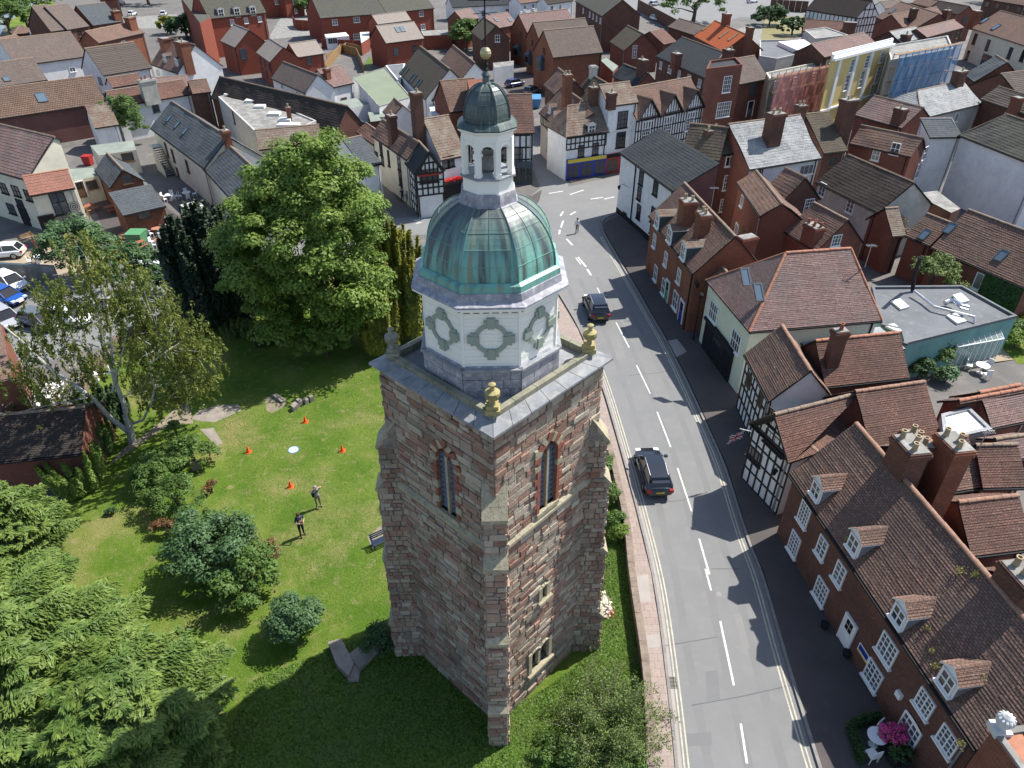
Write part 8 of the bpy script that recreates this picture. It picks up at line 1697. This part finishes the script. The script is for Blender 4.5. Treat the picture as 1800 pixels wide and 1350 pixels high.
HB = np.concatenate(HB); leaf_mesh('leaves', HB, unit(len(HB)) + np.array([0,0,.5]), .06, 'leaf_dark', 1.4, parent=hd)
# brick garden wall with pineapple finial, bottom right corner
wA, wB = P(Z('p', 1360, 1345), 3.2), P(Z('p', 1560, 1100), 3.6); fb = flat('orange brick garden wall with pale coping at the bottom right corner', 'p', [(1563,1090),(1790,1060),(2050,1400),(1770,1380)], 6.6, 'brick_orange', 'clay_orange', par=.12, parm='felt_light', name='brick_pier', cat='wall')
c = P(Z('p', 1650, 1030), 7.1); r = thing('stone_finial', (c.x, c.y, 6.6), 'white stone pineapple finial on the corner pier, bottom right', 'finial'); m = MB(); m.abox(c.x-.28, c.x+.28, c.y-.28, c.y+.28, 6.5, 6.8); m.build('base', 'pale_blind', r); m = MB(); m.lathe((c.x, c.y, 6.8), [(.14, 0), (.10, .08), (.24, .2), (.30, .36), (.28, .5), (.18, .66), (.06, .76)], 14); m.build('ball', 'pale_blind', r, smooth=True)
for k in range(12): t = 2*math.pi*k/12; m = MB(); m.tube([Vector((c.x + .1*math.cos(t), c.y + .1*math.sin(t), 7.43)), Vector((c.x + .26*math.cos(t), c.y + .26*math.sin(t), 7.35)), Vector((c.x + .30*math.cos(t), c.y + .30*math.sin(t), 7.19))], [.05, .045, .02], 5); m.build('leaf', 'pale_blind', r)
# lamps on the walls and a lantern whose shadow lies on the road
def wall_lamp(label, Hs, px, reach=1.2):
    b = wall_hit(Hs, px); _, p, e, n = b; r = thing('wall_lamp', p, label, 'street lamp'); m = MB(); m.tube([p + ZU*-.3, p + n*reach*.6 + ZU*.15, p + n*reach + ZU*.05], .025, 5); m.build('bracket', 'black_paint', r); m = MB(); q = p + n*reach; m.lathe(q - ZU*.38, [(.10, 0), (.17, .3), (.21, .32), (.06, .45)], 6); m.build('lantern', 'black_paint', r)
wall_lamp('black bracket lamp on the white corner house above the footway', H5, (1106,325)); wall_lamp('black bracket lamp on the end of the red brick terrace', H4, (1222,492), .6); wall_lamp('black bracket lamp at the corner of the timbered gable house', TJ, (1375,822), .5)
c = P((1218, 600)); r = thing('street_lamp', (c.x, c.y, .115), 'slim black street lamp on the footway before the cream shop', 'street lamp'); m = MB(); m.tube([Vector((c.x, c.y, .1)), Vector((c.x, c.y, 4.0))], [.06, .04], 8); m.build('post', 'black_paint', r); m = MB(); m.lathe((c.x, c.y, 4.0), [(.10, 0), (.20, .35), (.24, .38), (.05, .55)], 8); m.build('lantern', 'black_paint', r)
for q, lb in (((1447,1105),'round dark planter left of the white door'), ((1486,1155),'round dark planter right of the white door')): c = P(q); m = MB(); m.lathe((c.x, c.y, .115), [(.16, 0), (.2, .3), (.22, .32), (.18, .33)], 12); m.build('planter', 'black_paint', label=lb, cat='planter')
# bins and tables
def bin_(label, px, mat, s=1.0, w=.6):
    c = P(px); r = thing('wheelie_bin', c, label, 'bin'); m = MB(); b0, b1 = w*.42*s, w*.5*s
    B0 = [c + Vector((x*b0, y*b0, .1)) for x, y in ((-1,-1),(1,-1),(1,1),(-1,1))]; B1 = [c + Vector((x*b1, y*b1, 1.0*s)) for x, y in ((-1,-1),(1,-1),(1,1),(-1,1))]
    for i in range(4): m.face([B0[i], B0[(i+1)%4], B1[(i+1)%4], B1[i]])
    m.build('body', mat, r); m = MB(); m.box(c + ZU*(1.04*s), (b1+.04, 0, 0), (0, b1+.04, 0), (0, 0, .05)); m.build('lid', mat, r)
    for sg in (-1, 1): m = MB(); m.box(c + Vector((sg*b0*.8, b0, .09)), (.03, 0, 0), (0, .09, 0), (0, 0, .09)); m.build('wheel', 'black_paint', r)
bin_('large green wheeled bin in front of the brick bar building', (244,428), 'green_plastic', 1.25, 1.3); bin_('blue bin beside the dark roofed outbuilding at the left edge', (24,840), 'blue_plastic', .9, .7); bin_('blue skip like bin at the end of the lane by the brick pier', (932,187), 'blue_plastic', 1.5, 2.4); bin_('red drum in the dark yard behind the slate outhouse', (157,290), 'red_paint', 1.2, .9)
def picnic(label, px, ang):
    c = P(px); e = Vector((math.cos(ang), math.sin(ang), 0)); n = Vector((-e.y, e.x, 0)); r = thing('picnic_table', c, label, 'picnic table')
    for i in range(5): inst('board', cube_mesh('picnic_wood'), frame4(c + n*(-.3+.15*i) + ZU*.74, e, n, ZU, 1.6, .13, .04), r)
    for sg in (-1, 1): inst('seat', cube_mesh('picnic_wood'), frame4(c + n*.65*sg + ZU*.44, e, n, ZU, 1.6, .26, .04), r)
    for x in (-.6, .6):
        for sg in (-1, 1): bar('leg', c + e*x + n*sg*.6, c + e*x + n*sg*.2 + ZU*.72, .07, .05, 'picnic_wood', r, up=e)
flatm('picnic_wood', (.30, .10, .06), .7); picnic('reddish picnic table beside the bar building, near the green bin', (244,438), 1.2); picnic('reddish picnic table at the end of the yard path', (226,420), 1.0); picnic('reddish picnic table beside the cream inn wing', (158,372), 1.3); picnic('reddish picnic table by the wall of the bar building', (200,372), .8)
for q, q2, lb in (((150,362),(158,385),'yellow ladder like prop beside the cream inn wing'), ((222,388),(236,425),'yellow barrier post leaning by the bar building')):
    a, b = P(q, 1.6), P(q2); r = thing('barrier', b, lb, 'barrier'); bar('post', b, a, .1, .1, 'yellow_paint', r); 
bench('orange brown wooden bench against the cream inn wall', (38,430), (62,420), 'oak')
# greenhouse
GA, GB, GC = P(Z('u', 1000, 420)), P(Z('u', 1480, 330)), P(Z('u', 1000, 420)) ; r = thing('greenhouse', GA.lerp(GB, .5), 'white framed glass greenhouse beside the teal wall in the garden', 'greenhouse'); e = (GB-GA); L = e.length; e /= L; n = Vector((-e.y, e.x, 0)); n = n if n.y > 0 else -n; Wg = 2.5; hz = 2.1; rz = 3.1
glassy('greenhouse_glass', (.45, .52, .47), .42)
for i in range(9):
    x = L*i/8
    for d in (0, Wg): bar('glazing_bar', GA + e*x + n*d, GA + e*x + n*d + ZU*hz, .04, .04, 'white_paint', r, up=n)
    bar('rafter', GA + e*x + ZU*hz, GA + e*x + n*Wg/2 + ZU*rz, .04, .04, 'white_paint', r); bar('rafter', GA + e*x + n*Wg + ZU*hz, GA + e*x + n*Wg/2 + ZU*rz, .04, .04, 'white_paint', r)
    if i < 8:
        for q in ([GA + e*x, GA + e*(x+L/8), GA + e*(x+L/8) + ZU*hz, GA + e*x + ZU*hz], [GA + e*x + ZU*hz, GA + e*(x+L/8) + ZU*hz, GA + e*(x+L/8) + n*Wg/2 + ZU*rz, GA + e*x + n*Wg/2 + ZU*rz], [GA + n*Wg + e*x + ZU*hz, GA + n*Wg + e*(x+L/8) + ZU*hz, GA + e*(x+L/8) + n*Wg/2 + ZU*rz, GA + e*x + n*Wg/2 + ZU*rz]): m = MB(); m.face(q); m.build('pane', 'greenhouse_glass', r)
for d0, d1, z in ((0, 0, .12), (0, 0, hz), (Wg, Wg, hz), (Wg/2, Wg/2, rz)): bar('rail', GA + n*d0 + ZU*z, GA + e*L + n*d1 + ZU*z, .07, .07, 'white_paint', r, up=n)
for x in (0, L):
    for j in range(1, 5): q = GA + e*x + n*(Wg*j/5); bar('glazing_bar', q, q + ZU*(hz + (rz-hz)*(1 - abs(j/5-.5)*2)), .035, .035, 'white_paint', r, up=e)
    bar('rail', GA + e*x + ZU*hz, GA + e*x + n*Wg + ZU*hz, .05, .05, 'white_paint', r)
setg((1722,655), 'by the greenhouse', 3, mat='white_paint')
# things on the flat felt roof
for pts, lb in (([(855,755),(920,738),(985,795),(925,812)],'pale roof panel nearest the black flue'), ([(1285,715),(1345,698),(1405,752),(1345,768)],'pale roof panel at the upper right of the flat roof'), ([(1245,855),(1310,840),(1385,895),(1320,912)],'pale roof panel below the silver duct'), ([(812,925),(880,912),(950,972),(880,960)],'pale roof panel at the lower left of the flat roof')):
    z = 3.5; q = [P(Z('i', *p), z) for p in pts]; m = MB(); m.poly(q, 3.42, z + .08); m.build('roof_panel', 'sheet_white', label=lb, cat='roof panel')
def tubeo(name, label, cat, pts, rad, mat, z): V = [P(Z('i', x, y), zz_) for x, y, zz_ in pts]; m = MB(); m.tube(V, rad, 10); return m.build(name, mat, smooth=True, label=label, cat=cat)
tubeo('duct', 'long thin silver duct running across the flat roof', 'duct', [(1020,680,3.9),(1090,735,3.8),(1160,790,3.8),(1300,825,3.8),(1440,862,3.8),(1440,900,3.5)], .10, 'shiny_steel', 0); tubeo('duct', 'fat bent silver duct with open end on the flat roof', 'duct', [(1235,765,3.75),(1265,752,3.85),(1300,752,3.95),(1330,768,4.0),(1352,790,4.0),(1400,800,4.0)], .22, 'shiny_steel', 0)
tubeo('flue', 'tall black flue pipe leaning up from the flat roof corner', 'flue', [(1010,680,3.5),(1015,590,4.6),(1040,510,6.0),(1068,445,7.2)], .16, 'black_paint', 0)
# TV aerials
for H_, px in ((H4, (1250,365)), (Q2, (1715,800)), (SH, (1520,470))):
    b = roof_hit(H_, px)
    if b: p = b[1]; r = thing('aerial', p, {id(H4): 'thin television aerial by the brick terrace chimney', id(Q2): 'dark pole standing on the tiled roof behind the chimneys', id(SH): 'faint television aerial on the hipped roof'}[id(H_)], 'aerial'); m = MB(); m.tube([p, p + ZU*1.8], .03, 5); m.build('pole', 'grey_steel', r); m = MB(); [m.tube([p + ZU*1.7 + Vector((-.3+.12*i, -.25, 0)), p + ZU*1.7 + Vector((-.3+.12*i, .25, 0))], .01, 3) for i in range(6)]; m.tube([p + ZU*1.7 + Vector((-.4,0,0)), p + ZU*1.7 + Vector((.4,0,0))], .015, 4); m.build('antenna', 'grey_steel', r)
# fences and garden walls far away
def fence(label, pts, h, mat, name='fence', cat='fence'):
    V = W(*pts); r = thing(name, V[0].lerp(V[-1], .5), label, cat)
    for a, b in zip(V, V[1:]):
        L = (b-a).length; k = max(1, int(L/1.8)); e = (b-a)/L; n = Vector((-e.y, e.x, 0))
        for i in range(k): inst('panel', cube_mesh(mat), frame4(a + e*(L*(i+.5)/k) + ZU*h/2, e, ZU, n, L/k*.97, h, .1), r)
fence('timber garden fence behind the modern brick house', [(572,128),(600,92),(628,100),(640,128)], 1.8, 'oak'); fence('second timber fence with small lawn beside the modern brick houses', [(575,110),(610,88),(640,95)], 1.6, 'oak'); fence('long brick boundary wall running up to the far car park', [(1120,18),(1175,50),(1235,85)], 3.0, 'brick_dark', 'garden_wall', 'wall'); fence('red brick garden wall below the brick terrace', [(566,85),(650,88)], 2.0, 'brick_modern', 'garden_wall', 'wall'); fence('curved red brick wall by the terrace court', [(516,45),(522,52),(545,54),(556,48)], 2.4, 'brick_modern', 'garden_wall', 'wall'); fence('brick wall behind the meadow at the top edge', [(1352,18),(1418,22)], 3.0, 'brick_dark', 'garden_wall', 'wall')
fence('stone wall between churchyard trees and parking', [(150,690),(215,610),(300,570),(440,520),(470,480)], 1.3, 'stone_wall_mix', 'garden_wall', 'wall')
sheet('garden_lawn', W((638,118),(648,100),(655,105),(650,125)), .02, 'leaf_bright'); sheet('garden_lawn', W((35,290),(62,278),(80,290),(72,310),(45,312)), .02, 'leaf_bright'); sheet('garden_lawn', W((60,270),(100,262),(108,300),(82,312)), .021, 'leaf_bright')
